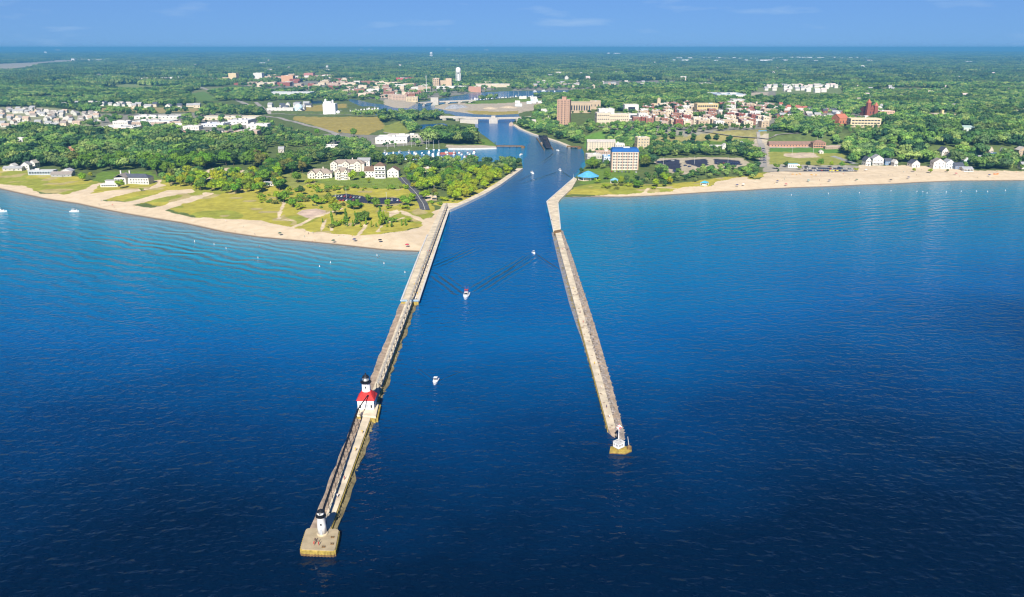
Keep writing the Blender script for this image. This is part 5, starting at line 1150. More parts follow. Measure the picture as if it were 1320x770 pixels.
c, w_, s = place(147, 192, 237.5, 14, -.05)
mn = thing('mansion', 'house', c, -.05, 'large white mansion with dark slate roof on the dune edge')
mb = MB(); mb.box((0, 0, -1), (w_, 12, 8.2)); mb.box((-w_*.28, -3, -1), (w_*.34, 14, 8.8)); mb.build('wall', PAINT, mn, color=WHT)
mb = MB(); mb.hip(w_, 12, 7.2, 3.6); mb.build('roof', ROOFP, mn, color=SLATE)
mb = MB(); k = MB(); k.gable(15, w_*.34, 0, 3.6); mb.add([(-y-w_*.28, x-3, z+7.8) for x, y, z in k.v], k.f); rf = mb.build('roof', ROOFP, mn, color=GB)
for x in (-.38, -.12): mb = MB(); mb.box((x*w_, 1, 8), (1.3, 1.3, 6)); mb.build('chimney', PAINT, mn, color=WHT)
windows(mn, w_*.55, -6, .5, 6.8, 7, 2, 1.3, 1.7, frame=True); 
for q in [o_ for o_ in mn.children if o_.name.startswith('window')]: q.location.x += w_*.22
windows(mn, w_*.3, -10, .5, 7.4, 4, 2, 1.3, 1.7, frame=True)
for q in [o_ for o_ in mn.children if o_.name.startswith('window') and o_.location.y < -9]: q.location.x -= w_*.28
c, w_, s = place(130, 151, 241.5, 10, .12); pc_ = thing('beach_house', 'house', c, .12, 'white stepped wing with terraces in front of the mansion')
mb = MB(); mb.box((0, 0, -1), (w_, 9, 4.4)); mb.box((w_*.12, 1.5, 3.4), (w_*.72, 6, 3.0)); mb.build('wall', PAINT, pc_, color=WHT); mb = MB(); mb.box((w_*.12, 1.5, 6.404), (w_*.8, 6.8, .35)); mb.build('roof', ROOFP, pc_, color=FLATG)
windows(pc_, w_*.9, -4.5, .3, 3.2, 7, 1, 1.5, 1.4); mb = MB(); [mb.box((-w_/2+w_*i/9, -4.4, 3.404), (.12, .12, .9)) for i in range(10)]; mb.box((0, -4.4, 4.2), (w_, .14, .14)); mb.build('terrace_railing', TRIM, pc_)
# flat modern houses and cottages along the dune
o, w_, h_, c = block('beach_house', 'house', 'long flat roofed modern house with glass front on the dune', 37, 69, 226, 220.5, 10, (.42,.46,.50), FLATW, .05, 1, 9, 2.0, 2.0, units=1, parapet=.25)
house('low grey roofed cottage between the glass house and the bush', 66, 92, 228.5, GRY, (.30,.26,.23), 9, 3.4, 2.4, .05, rows=1, cols=5)
house('pale green gabled house behind the grey cottage', 79, 92, 225, WHT, (.42,.42,.44), 8, 4.0, 2.6, -.1, True, rows=1, cols=2)
house('white gabled house beside the tall dune tree, nearest the edge of the picture', 28, 38, 219.5, WHT, GRY, 9, 6.0, 3.6, .1, True, rows=2, cols=2); house('white house with steep gable behind the flat glass house', 38, 46, 216.5, WHT, PALE, 9, 6.0, 3.4, -.1, True, rows=2, cols=2)
house('low white cottage with a long grey roof at the edge of the picture', 4, 28, 220.5, PALE, GRY, 9, 3.0, 2.2, .05, rows=1, cols=4); house('small white gabled cottage in front of the trees', 12, 19, 219, WHT, WHT, 8, 4.6, 2.6, 0, True, rows=1, cols=2)
block('house', 'house', 'white cubic house rising out of the grove', 22, 30.5, 189, 179, 9, WHT, FLATG, .1, 2, 2, 1.4, 1.6, units=0); block('house', 'house', 'brown flat roofed house with wide eaves hidden in the grove', 83.5, 98, 197.5, 191, 11, (.45,.22,.12), (.36,.33,.31), .1, 2, 4, 1.6, 1.2, units=0)
house('small grey house deep in the grove by the silo road', 359, 366, 197, PALE, GRY, 8, 5.0, 3.0, .1, rows=1, cols=2)
# pavilions
def pavilion(label, px, py, r_, roofc, n=8, hh=3.4, rh=4.2, walls=False):
    p = T(px, py); DISCS.append((p.x, p.y, r_+3)); o = thing('pavilion', 'pavilion', p, .2, label)
    mb = MB(); mb.lathe([(r_*1.05, hh), (r_*1.02, hh+.2), (r_*.45, hh+rh*.62), (r_*.42, hh+rh*.70), (.1, hh+rh)], n); mb.build('roof', ROOFP, o, color=roofc)
    mb = MB(); mb.lathe([(r_*.95, -.4), (r_*.95, .15)], n); mb.build('floor_slab', CONC, o)
    pm = cached(f'pav{hh}', lambda: (lambda m: (m.tube((0, 0, 0), (0, 0, hh), .22, 6), m.mesh('column', [TRIM]))[1])(MB()))
    for k in range(n): a = 6.283*(k)/n; link('column', pm, o, loc=(r_*.88*math.cos(a), r_*.88*math.sin(a), .1))
    if walls: mb = MB(); mb.lathe([(r_*.6, .1), (r_*.6, hh)], n); mb.build('wall', PAINT, o, color=WHT)
    return o
pavilion('large pavilion with bright blue tent shaped roof beside the pier', 758, 231.5, 12.5, SKYB, 8, 4.0, 6.0, True); pavilion('small kiosk with pale blue roof in the shrubs', 792, 236, 5.2, (.22,.50,.70), 6, 3.2, 2.6, True); pavilion('blue roofed beach kiosk at the dune edge', 908, 239, 5.0, (.08,.42,.62), 4, 3.0, 2.0, True)
pavilion('white house shaped pavilion with pyramid roof on the bluff foot', 951, 189.5, 13.5, (.66,.66,.68), 12, 4.0, 6.5, True)
o, w_, h_, c = block('concession_stand', 'kiosk', 'beach concession stand with flat teal roof', 1015.5, 1030.5, 216.5, 212.5, 9, WHT, (.18,.50,.60), 0, 1, 5, 1.4, 1.3, units=0, parapet=.2)
house('tiny white shed with steep roof beside the ball field', 1056.5, 1061.5, 198.3, WHT, WHT, 5, 2.6, 2.2, 0, True, rows=1, cols=1); house('small blue roofed shelter at the top of the bluff stairs', 978, 988, 177.5, WHT, SKYB, 7, 3.4, 2.0, 0, rows=1, cols=2)
block('hall', 'hall', 'long white hall beside the pyramid roofed pavilion', 914, 934, 191.5, 188.2, 10, WHT, FLATW, 0, 1, 7, 1.4, 1.3, units=0, parapet=.2); house('white gabled hall adjoining the pyramid roofed pavilion', 931, 939, 192.5, WHT, FLATW, 9, 4.6, 3.4, 0, True, rows=1, cols=2)
# blue roofed hotel
c, w_, s = place(788, 822.5, 219.5, 17, -.02); o = thing('hotel', 'hotel', c, -.02, 'cream and brick hotel with royal blue mansard roof'); h_ = 22.0
mb = MB(); mb.box((0, 0, -1.5), (w_, 17, h_+1.5)); mb.build('wall', PAINT, o, color=(.64,.55,.42))
for x in (-.485, -.30, -.10, .10, .30, .485): mb = MB(); mb.box((x*w_, -8.6, 0), (1.1, .5, h_-.6)); mb.build('pilaster', PAINT, o, color=(.50,.31,.23))
mb = MB(); a, d = w_/2+.5, 9.0; q = 1.6; mb.add([(-a,-d,h_),(a,-d,h_),(a,d,h_),(-a,d,h_),(-a+q,-d+q,h_+4),(a-q,-d+q,h_+4),(a-q,d-q,h_+4),(-a+q,d-q,h_+4)], [(0,3,2,1),(4,5,6,7),(0,1,5,4),(1,2,6,5),(2,3,7,6),(3,0,4,7)]); rf = mb.build('roof', ROOFP, o, color=ROYAL)
mb = MB(); mb.box((2, 1, h_+4.01), (8, 6, 1.2)); mb.build('roof_unit', PAINT, rf, color=FLATW)
windows(o, w_*.93, -8.5, 1.0, h_-.6, 10, 6, 1.9, 1.8, frame=True); windows(o, 15, 0, 1.0, h_-.6, 3, 6, 1.6, 1.8, side='left', d=w_)
for k in range(6): mb = MB(); mb.box((0, -8.62, .3+k*(h_-1.6)/6+.2), (w_*.96, .3, .16)); mb.build('sill_band', TRIM, o)
block('hotel_wing', 'hotel', 'low blue roofed wing beside the blue mansard hotel', 778, 788, 211, 203, 22, (.55,.60,.66), (.12,.35,.62), -.02, 2, 3, units=2)
house('long cream lodge with four gables near the river bend', 757, 793, 193.5, CREAM, PALE, 14, 11.5, 3.0, 0, rows=4, cols=10)
block('annex', 'building', 'small cream annex between the cream lodge and blue hotel', 793, 805, 195, 186.5, 12, WHT, FLATW, 0, 2, 4); block('restaurant', 'building', 'low white roofed restaurant on the river edge', 757, 776, 206, 200, 16, PALE, FLATW, .1, 1, 6, units=2); block('boathouse', 'building', 'pinkish low building below the cream lodge', 768, 793, 199, 196, 12, PINK, (.36,.26,.22), 0, 1, 8)
block('apartment_building', 'apartments', 'cream square apartment tower standing among bluff trees', 821, 837, 193, 178.5, 15, BUFF, FLATW, .12, 4, 4, 1.6, 1.7, frame=True, units=2)
# brick tower and its neighbours
o, w_, h_, c = block('apartment_tower', 'tower block', 'tall narrow brick tower block overlooking the river', 717.5, 734, 163, 131.5, 17, (.43,.265,.18), FLATG, -.22, 12, 4, 1.6, 1.9, units=0)
mb = MB(); mb.box((0, 2, h_+.13), (8, 7, 5.5)); mb.build('penthouse', PAINT, o, color=(.45,.27,.19))
for x in (-.34, .02, .34): mb = MB(); mb.box((x*w_, -8.58, 1), (.5, .3, h_-1)); mb.build('pilaster', PAINT, o, color=(.62,.42,.30))
o, w_, h_, c = block('civic_building', 'building', 'tan civic hall with tall dark vertical window strips', 734.5, 762, 146, 134, 40, TANW, (.52,.43,.30), -.1, 1, 8, 2.6, 10, units=0, side=False)
block('hall', 'building', 'tan block attached behind the civic hall', 760, 774, 141.5, 132, 30, TANW, (.55,.47,.35), -.1, 1, 3, 2, 4, units=1)
o, w_, h_, c = block('school', 'building', 'cream and brick hall with white stepped roof above the bluff', 769, 786, 162, 147.5, 24, CREAM, FLATW, .05, 3, 6, 1.7, 1.9, units=2); block('school_wing', 'building', 'long cream wing with small windows beside the stepped hall', 784, 811, 157.5, 148.5, 22, CREAM, FLATW, .05, 2, 10, 1.6, 1.7, units=2); block('penthouse_block', 'building', 'white upper block rising above the cream wing', 772, 792, 147.5, 141.5, 22, WHT, FLATW, .05, 0, 0, units=3)
o, w_, h_, c = block('library', 'building', 'white modern building with one large dark square window', 805, 823, 146, 136.5, 26, WHT, FLATW, 0, 1, 1, 14, 8, units=0, side=False); block('library_wing', 'building', 'lower white block with dark window below the modern building', 809, 824, 153.5, 148, 14, WHT, FLATW, 0, 1, 1, 12, 5, units=0, side=False)
o, w_, h_, c = block('office_building', 'offices', 'yellow office block with two rows of deep dark windows', 898, 925.5, 145.5, 135, 24, (.62,.47,.24), (.62,.52,.36), .06, 2, 9, 3.2, 3.4, units=1)
block('office_wing', 'building', 'brick and cream wing in front of the yellow office block', 905, 924, 150, 145.5, 16, PINK, FLATW, .06, 1, 7)
block('parking_deck', 'building', 'long tan building with two dark window bands on the hillside', 1096, 1134.5, 165, 154.5, 18, (.68,.56,.36), (.68,.60,.46), -.04, 3, 9, 4.0, 2.0, units=0); block('lift_tower', 'building', 'white rooftop stair block behind the tan banded building', 1114.5, 1121, 155.5, 150.5, 9, WHT, FLATW, 0, 0, 0, units=0)
# churches
o, w_, h_, c = block('church', 'church', 'red brick church with two square towers among the hill trees', 1116, 1130, 150, 141.5, 24, REDB, REDB, .1, 1, 4, 1.5, 4, roof='gable', rh=5)
for x, hh in ((-w_*.42, 27), (w_*.30, 21)):
    mb = MB(); mb.box((x, -13, -1), (6.5, 6.5, hh)); tw_ = mb.build('bell_tower', PAINT, o, color=REDB); k = MB(); k.lathe([(4.8, hh-1), (.1, hh+6)], 4, (x, -13, 0), math.pi/4); k.build('spire', ROOFP, tw_, color=(.50,.16,.10))
mb = MB(); mb.add([(-w_*.18,-12.6,h_-.5),(w_*.18,-12.6,h_-.5),(0,-12.6,h_+8),(-w_*.18,-9,h_-.5),(w_*.18,-9,h_-.5),(0,-9,h_+8)], [(0,1,2),(0,2,5,3),(1,4,5,2)]); mb.build('gable', PAINT, o, color=REDB)
block('school', 'building', 'long pale brick school beside the red brick church', 1134, 1153, 149, 144, 20, (.60,.40,.28), FLATW, 0, 2, 8, units=2); block('parish_hall', 'building', 'white hall behind the red brick church', 1124, 1140, 143, 139, 18, WHT, FLATW, 0, 1, 5, units=1)
o, w_, h_, c = block('church', 'church', 'orange brick church with white domed turret on the hillside', 1080, 1093, 163, 153, 20, (.52,.20,.11), (.50,.17,.10), .3, 1, 3, 1.5, 4, roof='gable', rh=6); mb = MB(); mb.lathe([(4.2, h_), (4.2, h_+5), (4.4, h_+5.2), (3.6, h_+8), (.1, h_+10)], 12, (-w_*.05, 5, 0)); mb.build('dome', PAINT, o, color=WHT)
o, w_, h_, c = block('courthouse', 'building', 'cream building with small square clock tower at the street end', 842, 856, 139.5, 135, 24, BUFF, (.60,.46,.28), 0, 1, 5, units=0); mb = MB(); mb.box((2, 2, h_), (7, 7, 10)); tw_ = mb.build('clock_tower', PAINT, o, color=BUFF); k = MB(); k.lathe([(5, h_+10), (.1, h_+14)], 4, (2, 2, 0), math.pi/4); k.build('spire', ROOFP, tw_, color=(.5,.4,.25))
# depot
o, w_, h_, c = block('railway_depot', 'depot', 'long brown roofed brick depot beside the ball field', 992, 1049, 189.8, 186.6, 14, (.50,.27,.18), (.27,.17,.13), -.03, 1, 14, 1.6, 1.5, roof='gable', rh=4.0)
block('depot_hall', 'depot', 'two storey depot hall with dark porch openings', 1048, 1064, 191, 184.5, 13, (.48,.26,.17), (.30,.18,.13), -.03, 2, 5, 2.4, 1.7, roof='hip', rh=3.4); block('depot_shed', 'depot', 'low pinkish depot shed at the near end of the brown roof', 1064, 1083, 192.5, 189.8, 10, PINK, (.40,.30,.26), -.03, 1, 7, units=0)
# hillside and beach cottages
for a in [('white cottage with dark gable at the near end of the beach cottages', 1115.5, 1122.5, 214, WHT, SLATE, 10, 7, 4, .1, True), ('large white cottage with broad front gable and porch', 1124.5, 1138, 213, WHT, GRY, 12, 8, 4.5, -.1, True), ('small blue-grey cottage in tree shade beside the broad gable', 1141, 1149.5, 213, (.20,.30,.45), SLATE, 9, 5, 3, 0, False), ('little white cottage with steep roof at the wood edge', 1152.5, 1157, 214.5, WHT, WHT, 9, 5, 3, 0, True), ('white gabled cottage with dark roof behind the first lone bush', 1175, 1186, 216, WHT, SLATE, 10, 5, 4, .15, True), ('white cottage with brown twin gables by the beach bushes', 1203, 1217.5, 217.5, WHT, (.30,.26,.23), 11, 7.5, 4.5, -.1, True), ('pale blue gabled cottage beside the twin gabled one', 1218.5, 1229.5, 217.5, (.62,.70,.74), GRY, 10, 7, 4, .05, True), ('dark shaded cottage under the trees near the blue cottage', 1231, 1242, 218.5, (.20,.24,.32), SLATE, 9, 4.5, 3, 0, False), ('pale cottage with glass gable half hidden by trees', 1242, 1249, 213, (.6,.68,.72), PALE, 9, 6, 3.5, 0, True), ('low long white cottage by the sand', 1241, 1254, 221, PALE, (.36,.36,.38), 8, 3, 2, 0, False), ('white house with tall gable up in the hillside trees', 1213.5, 1221.5, 202.5, WHT, SLATE, 10, 8, 4.5, .1, True), ('pale house with long roof in hillside trees', 1224, 1234, 199, (.66,.55,.46), (.40,.30,.26), 10, 5, 3, .3, False), ('yellowish gabled house above the blue roofed cottage', 1273.5, 1279, 203, CREAM, CREAM, 9, 8, 4, 0, True), ('cottage with deep blue roof in the trees', 1276, 1285.5, 206.5, WHT, (.05,.10,.28), 9, 5, 4, 0, False), ('narrow white house beyond the blue roof', 1292, 1296, 203.5, WHT, GRY, 9, 7, 3.5, 0, True), ('tan house at the picture edge among hillside trees', 1313, 1324, 199, TANW, PALE, 10, 7, 4, 0, True), ('white cottage at the picture edge by the sand', 1317, 1328, 218, WHT, GRY, 9, 5, 3, 0, False), ('pale cottage among trees at the far sand edge', 1262, 1272, 208, PALE, GRY, 9, 4, 3, .2, False)]:
    lab, pl, pr, yb, wc, rc, dp, hw, rh, rz, gf = a
    house(lab, pl, pr, yb, wc, rc, dp, hw, rh, rz, gf, rows=2 if hw > 5 else 1, cols=3, porch=lab.startswith(('large', 'low')))
block('gymnasium', 'building', 'flat pale green roofed building in the hillside woods', 1242, 1264.5, 171.5, 165.5, 40, (.55,.62,.55), (.50,.66,.58), -.1, 0, 0, units=0, parapet=.3); block('school', 'building', 'low yellow building with square tower in the woods', 1204, 1232, 150.5, 147.5, 22, BUFF, (.5,.45,.36), 0, 1, 9); block('church_tower', 'tower', 'slim yellow square tower above the low yellow building', 1213.5, 1216, 150, 143, 6, (.62,.52,.26), BUFF, 0, 0, 0, units=0)
# left industrial strip
for a in [('long white roofed factory beside the yellow field', 168, 230, 153, 150.5, 40, WHT, FLATW), ('low white warehouse behind the factory trees', 170, 219, 159.5, 157, 42, WHT, (.66,.68,.66)), ('wide white warehouse nearest the grove', 119, 172, 168.5, 165, 60, CREAM, (.72,.72,.68)), ('long cream roofed plant by the highway', 256, 330, 155, 152, 44, CREAM, (.70,.66,.54)), ('blue-grey roofed shed in the factory yard', 260, 288, 163.5, 160, 36, (.6,.62,.66), (.62,.64,.68)), ('large pale factory with many roof units', 294, 320, 161, 156, 50, WHT, (.66,.66,.66)), ('tan office with dark window bands in the yard', 302, 332, 176.5, 170, 22, PINK, (.62,.52,.44)), ('red trimmed low plant in front of the sheds', 218, 240, 173, 170.5, 14, (.52,.26,.18), (.50,.34,.26)), ('long pinkish shed beside the red trimmed plant', 262, 292, 173.5, 171, 16, PINK, (.50,.36,.28)), ('white depot behind the pale factory', 318, 345, 167, 161, 24, WHT, (.68,.66,.62)), ('small white office at the end of the car park', 164.5, 172.5, 170, 165, 14, WHT, FLATW),
 ('flat white marina building behind the masts', 484, 525, 185.5, 178.5, 40, (.70,.68,.62), (.74,.72,.68)), ('long low pale store beyond the marina building', 498, 546, 177.5, 175, 22, PALE, (.62,.58,.50)), ('white boat shed by the boat yard', 416, 432, 193.5, 189.5, 26, WHT, FLATW), ('small tan shed on the peninsula', 545, 556, 222, 218, 9, TANW, PALE), ('red roofed boat canopy on the marina shore', 567, 587, 201.5, 199, 14, (.40,.10,.06), (.46,.12,.07)), ('little tan kiosk by the pier root', 557, 563, 258.5, 257, 5, TANW, PALE), ('white plant with long roof far behind the green field', 180, 212, 106, 101.5, 60, PALE, (.76,.70,.64)), ('tan roofed shed in the far woods', 88, 119, 102.5, 100, 60, TANW, (.78,.66,.50)), ('pale barn in the woods near the tan shed', 70, 82, 112.5, 109.5, 50, BUFF, (.72,.60,.42)), ('white barn next to the pale barn', 84, 94.5, 112.5, 110, 40, WHT, (.75,.72,.66)), ('white store at the near side of the far town', 219, 233, 103.5, 100, 50, WHT, FLATW), ('long grey roofed works in trees by the highway', 345, 400, 124.5, 120, 60, (.55,.56,.56), (.58,.60,.60)), ('white cream block with flat roof in the far town', 295, 305, 104, 95.5, 40, (.66,.52,.30), BUFF), ('orange brick hotel in the far town', 363, 378, 106, 98.5, 40, (.60,.34,.20), (.55,.34,.22)), ('white office at the edge of the far town', 327, 338, 102, 95, 40, WHT, FLATW), ('red brick house of many gables in the far town', 392, 404, 100.5, 95, 40, (.46,.20,.17), (.42,.20,.18)),
 ('long white roof beyond the upper river', 933, 1000, 112.5, 110.3, 60, WHT, (.80,.80,.80)), ('huge white factory with blue-grey roof behind the town', 924, 964, 128, 123, 110, WHT, (.45,.55,.62)), ('white hall beside the huge factory', 945, 962, 133, 129.5, 40, WHT, FLATW), ('pale shed on the bare ground by the factory', 903, 920, 111.5, 108, 40, PALE, FLATW), ('low long white store on the upper river', 560, 604, 114.5, 112, 40, WHT, (.75,.72,.70)), ('brick works with dark bays on the upper river', 604, 620, 119, 113, 40, (.50,.26,.18), (.55,.40,.30)), ('cream mill along the upper river', 612, 660, 113, 109.5, 70, CREAM, (.66,.60,.50)), ('long red roofed hall in front of the far woods', 505, 533, 105.8, 101.5, 60, (.50,.10,.10), (.50,.08,.09))]:
    lab, pl, pr, yb, yt, dp, wc, rc = a; w_px = pr-pl
    block('warehouse' if w_px > 18 else 'shed', 'building', lab, pl, pr, yb, yt, dp, wc, rc, 0, 1 if yb > 130 else 0, max(2, int(w_px/5)), 2.2, 1.6, units=3 if w_px > 24 else 1, side=False)
o, w_, h_, c = block('boat_canopy', 'canopy', 'bright crimson boat canopy in the marina', 600, 613, 204.5, 202.5, 9, (.6,.03,.10), (.62,.03,.12), -.1, 0, 0, units=0, parapet=.2)
# U-shaped hotel, white silo, water towers
o, w_, h_, c = block('hotel', 'hotel', 'tan hotel with two tower blocks by the far water tower', 558, 566, 112.5, 102.5, 50, (.62,.46,.30), (.60,.47,.33), 0, 4, 3, 4, 4, units=1)
mb = MB(); mb.box((w_*2.05, 0, -1.5), (w_*.95, 50, h_+2.5)); mb.build('wing', PAINT, o, color=(.62,.46,.30)); mb = MB(); mb.box((w_*1.05, 22, -1.5), (w_*1.2, 20, h_*.8)); mb.build('link_block', PAINT, o, color=(.55,.42,.28))
c, w_, s = place(416, 433, 147.4, 30); o = thing('grain_silo', 'silo', c, 0, 'tall bright white silo block beside the causeway')
mb = MB(); mb.box((0, 0, -1), (w_*.92, 26, 24)); mb.box((-w_*.16, 0, 23), (w_*.55, 20, 4)); mb.build('bin_block', PAINT, o, color=(.80,.80,.79)); mb = MB(); mb.lathe([(2.2, 23), (2.2, 31), (.2, 33)], 10, (-w_*.34, 0, 0)); mb.lathe([(2.0, 23), (2.0, 30), (.2, 31)], 10, (w_*.2, 0, 0)); mb.build('head_house', PAINT, o, color=(.80,.80,.79))
for k in range(6): mb = MB(); mb.lathe([(3.0, -1), (3.0, 22.5)], 12, (-w_*.38+k*w_*.152, -12.6, 0)); mb.build('silo', PAINT, o, color=(.86,.86,.85))
mb = MB(); mb.lathe([(4.5, -1), (4.5, 6), (.3, 8)], 14, (w_*.62, -6, 0)); mb.build('tank', PAINT, o, color=(.8,.8,.8))
def water_tower(label, px, yb, yt, wpx):
    p = T(px, yb); s = mpp(p.x, p.y); h_ = (yb-yt)*s; r_ = wpx*s/2; o = thing('water_tower', 'water tower', p, 0, label)
    mb = MB(); mb.lathe([(r_*.9, h_*.64), (r_*1.05, h_*.70), (r_*1.05, h_*.88), (r_*.75, h_*.96), (.2, h_)], 16); mb.build('tank', WHITE, o, True)
    mb = MB(); mb.lathe([(r_*.45, -1), (r_*.42, h_*.66)], 12); mb.build('riser', WHITE, o)
    for k in range(6): a = 6.283*k/6; mb = MB(); mb.tube((r_*math.cos(a), r_*math.sin(a), -1), (r_*.92*math.cos(a), r_*.92*math.sin(a), h_*.68), r_*.12, 6); mb.build('leg', WHITE, o)
    DISCS.append((p.x, p.y, r_+8)); return o
water_tower('tall white legged water tower behind the tan hotel', 591, 107.5, 87.5, 6.2); water_tower('small white water tower far out in the woods', 556, 75, 67.5, 3.4); 
o, w_, h_, c = block('water_works', 'works', 'low white plant with pale blue domed tank near the silo', 344, 378, 144.5, 140.5, 30, WHT, FLATG, 0, 1, 6, units=2); mb = MB(); mb.lathe([(10, -1), (10, 10), (8, 14), (4, 16.5), (.3, 17.4)], 16, (w_*.62, 6, 0)); mb.build('dome_tank', PAINT, o, color=(.55,.72,.80))
# --- bridges
STEEL = mat('dark_truss', (.030,.032,.045), .6, .3, .5); BRC = mat('bridge_concrete', (.50,.46,.40), .85, .1, .2)
def bridge(label, pts, z, wd, piers, pw=4):
    P_ = [Vector(G(a, b_, z)) for a, b_ in pts]; o = thing('bridge', 'bridge', (P_[0].x, P_[0].y, 0), 0, label); q = [p-P_[0] for p in P_]
    mb = MB(); mb.strip(q, wd, z); mb.v = mb.v+[(x, y, zz-1.6) for x, y, zz in mb.v]; n_ = len(mb.v)//2; k = n_//2
    mb.f = []; mb.m = []
    for i in range(k-1): a, b_, c_, d = 2*i, 2*i+1, 2*i+3, 2*i+2; mb.f += [(a, b_, c_, d), (a+n_, d+n_, c_+n_, b_+n_), (a, d, d+n_, a+n_), (b_, b_+n_, c_+n_, c_)]
    mb.m = [0]*len(mb.f); mb.build('road_deck', BRC, o)
    for s_ in (-1, 1):
        mb = MB(); mb.strip([(p.x, p.y+s_*wd/2) for p in q], .5, z+1.1); mb.v = mb.v+[(x, y, z-.02) for x, y, zz in mb.v]; n_ = len(mb.v)//2; mb.f = []
        for i in range(n_//2-1): a, b_, c_, d = 2*i, 2*i+1, 2*i+3, 2*i+2; mb.f += [(a, b_, c_, d), (a, d, d+n_, a+n_), (b_, b_+n_, c_+n_, c_)]
        mb.m = [0]*len(mb.f); mb.build('parapet', BRC, o)
    for f_ in piers:
        i = f_*(len(q)-1); j = min(int(i), len(q)-2); p = q[j].lerp(q[j+1], i-j); mb = MB(); mb.prism([(p.x-pw/2, p.y-wd/2), (p.x, p.y-wd/2-pw*.5), (p.x+pw/2, p.y-wd/2), (p.x+pw/2, p.y+wd/2), (p.x-pw/2, p.y+wd/2)], -2, z-1.6); mb.box((p.x, p.y, z-3.4), (pw*2.2, wd*.96, 1.75)); mb.build('pier', BRC, o)
    return o, q
o, q = bridge('pale concrete road bridge crossing the river from the causeway', [(566,150.4),(590,151.2),(612,152.2),(640,152.6),(668,152),(694,150.5)], 9.0, 17, [.06, .2, .34, .58, .8, .95], 8)
i = q[3]; mb = MB(); mb.box((i.x-6, i.y-11, -2), (17, 12, 13)); mb.box((i.x-6, i.y-11, 11), (8, 6, 4)); mb.build('bridge_house', BRC, o)
mb = MB(); mb.box((q[2].x-10, q[2].y-24, -2), (36, 14, 10.5)); mb.build('abutment', BRC, o)
o, q = bridge('farther low bridge with a square pale tower upriver', [(539,132.8),(562,131.2),(590,130.2),(612,129.3)], 8.5, 16, [.1, .3, .5, .7, .9], 7)
mb = MB(); mb.box((q[1].x-2, q[1].y-12, -2), (20, 14, 22)); mb.build('lift_tower', BRC, o)
# open swing bridge: two tapered trusses on a round pier, turned along the channel
A_, Bq = Vector(G(707,193.5,0)), Vector(G(697,179,0)); ctr = (A_+Bq)/2; L = (A_-Bq).length; an = math.atan2((Bq-A_).y, (Bq-A_).x)
o = thing('swing_bridge', 'bridge', (*ctr, 0), an, 'dark iron swing bridge standing open along the channel')
mb = MB(); mb.lathe([(6, -1.5), (6, 2.6), (5.4, 3.0)], 18); mb.build('pivot_pier', LEDGE, o); mb = MB(); mb.box((0, 0, 3.2), (L, 7.5, 1.3)); mb.build('span_deck', STEEL, o)
NP = 14
for s_ in (-1, 1):
    mb = MB(); hh = lambda u: 6.0+6.5*(1-abs(u)) if abs(u) > .10 else 13.5
    pts_ = [(-1+2*k/NP) for k in range(NP+1)]
    for k, u in enumerate(pts_):
        x = u*L*.49; top = hh(u); mb.tube((x, s_*3.7, 4.4), (x, s_*3.7, top), .40, 4)
        if k < NP:
            x2 = pts_[k+1]*L*.49; mb.tube((x, s_*3.7, top), (x2, s_*3.7, hh(pts_[k+1])), .5, 4)
            if k % 2: mb.tube((x, s_*3.7, 4.4), (x2, s_*3.7, hh(pts_[k+1])), .32, 4)
            else: mb.tube((x, s_*3.7, top), (x2, s_*3.7, 4.4), .32, 4)
    mb.build('truss', STEEL, o)
mb = MB(); [mb.tube((x, -3.7, 12), (x, 3.7, 12), .3, 4) for x in (-3, 3)]; mb.box((0, 0, 8), (4, 4, 3.5)); mb.build('machinery_house', STEEL, o)
mb = MB(); mb.box((0, -6.5, -1.5), (L*1.05, 1.2, 3.0)); mb.box((0, 6.5, -1.5), (L*1.05, 1.2, 3.0)); mb.build('fender', RUST, o)
for lab, a, b_ in (('dark railway approach trestle by the jetty end', (640,188.2), (674,188.4)), ('short dark trestle stub below the river wall', (731,188.8), (747,189.4))):
    p, e = Vector(G(*a, 3)), Vector(G(*b_, 3)); d = (e-p); n_ = max(3, int(d.length/9)); o = thing('trestle', 'trestle', (*p, 0), 0, lab); ln_ = Vector((-d.y, d.x)).normalized()*3
    mb = MB(); mb.prism([tuple(ln_), tuple(-ln_), tuple(d-ln_), tuple(d+ln_)], 2.2, 3.6); mb.build('track_deck', RUST, o)
    pm = MB(); [pm.tube((ln_.x*s_*.8, ln_.y*s_*.8, -1.5), (ln_.x*s_*.8, ln_.y*s_*.8, 2.2), .35, 6) for s_ in (-1, 0, 1)]; pm = pm.mesh('pile_bent', [STEEL])
    for k in range(n_+1): link('pile_bent', pm, o, loc=(d.x*k/n_, d.y*k/n_, 0))
    mb = MB(); mb.lathe([(3.2, -1.5), (3.2, 3.0)], 12, (d.x, d.y, 0)); mb.build('end_fender', RUST, o)
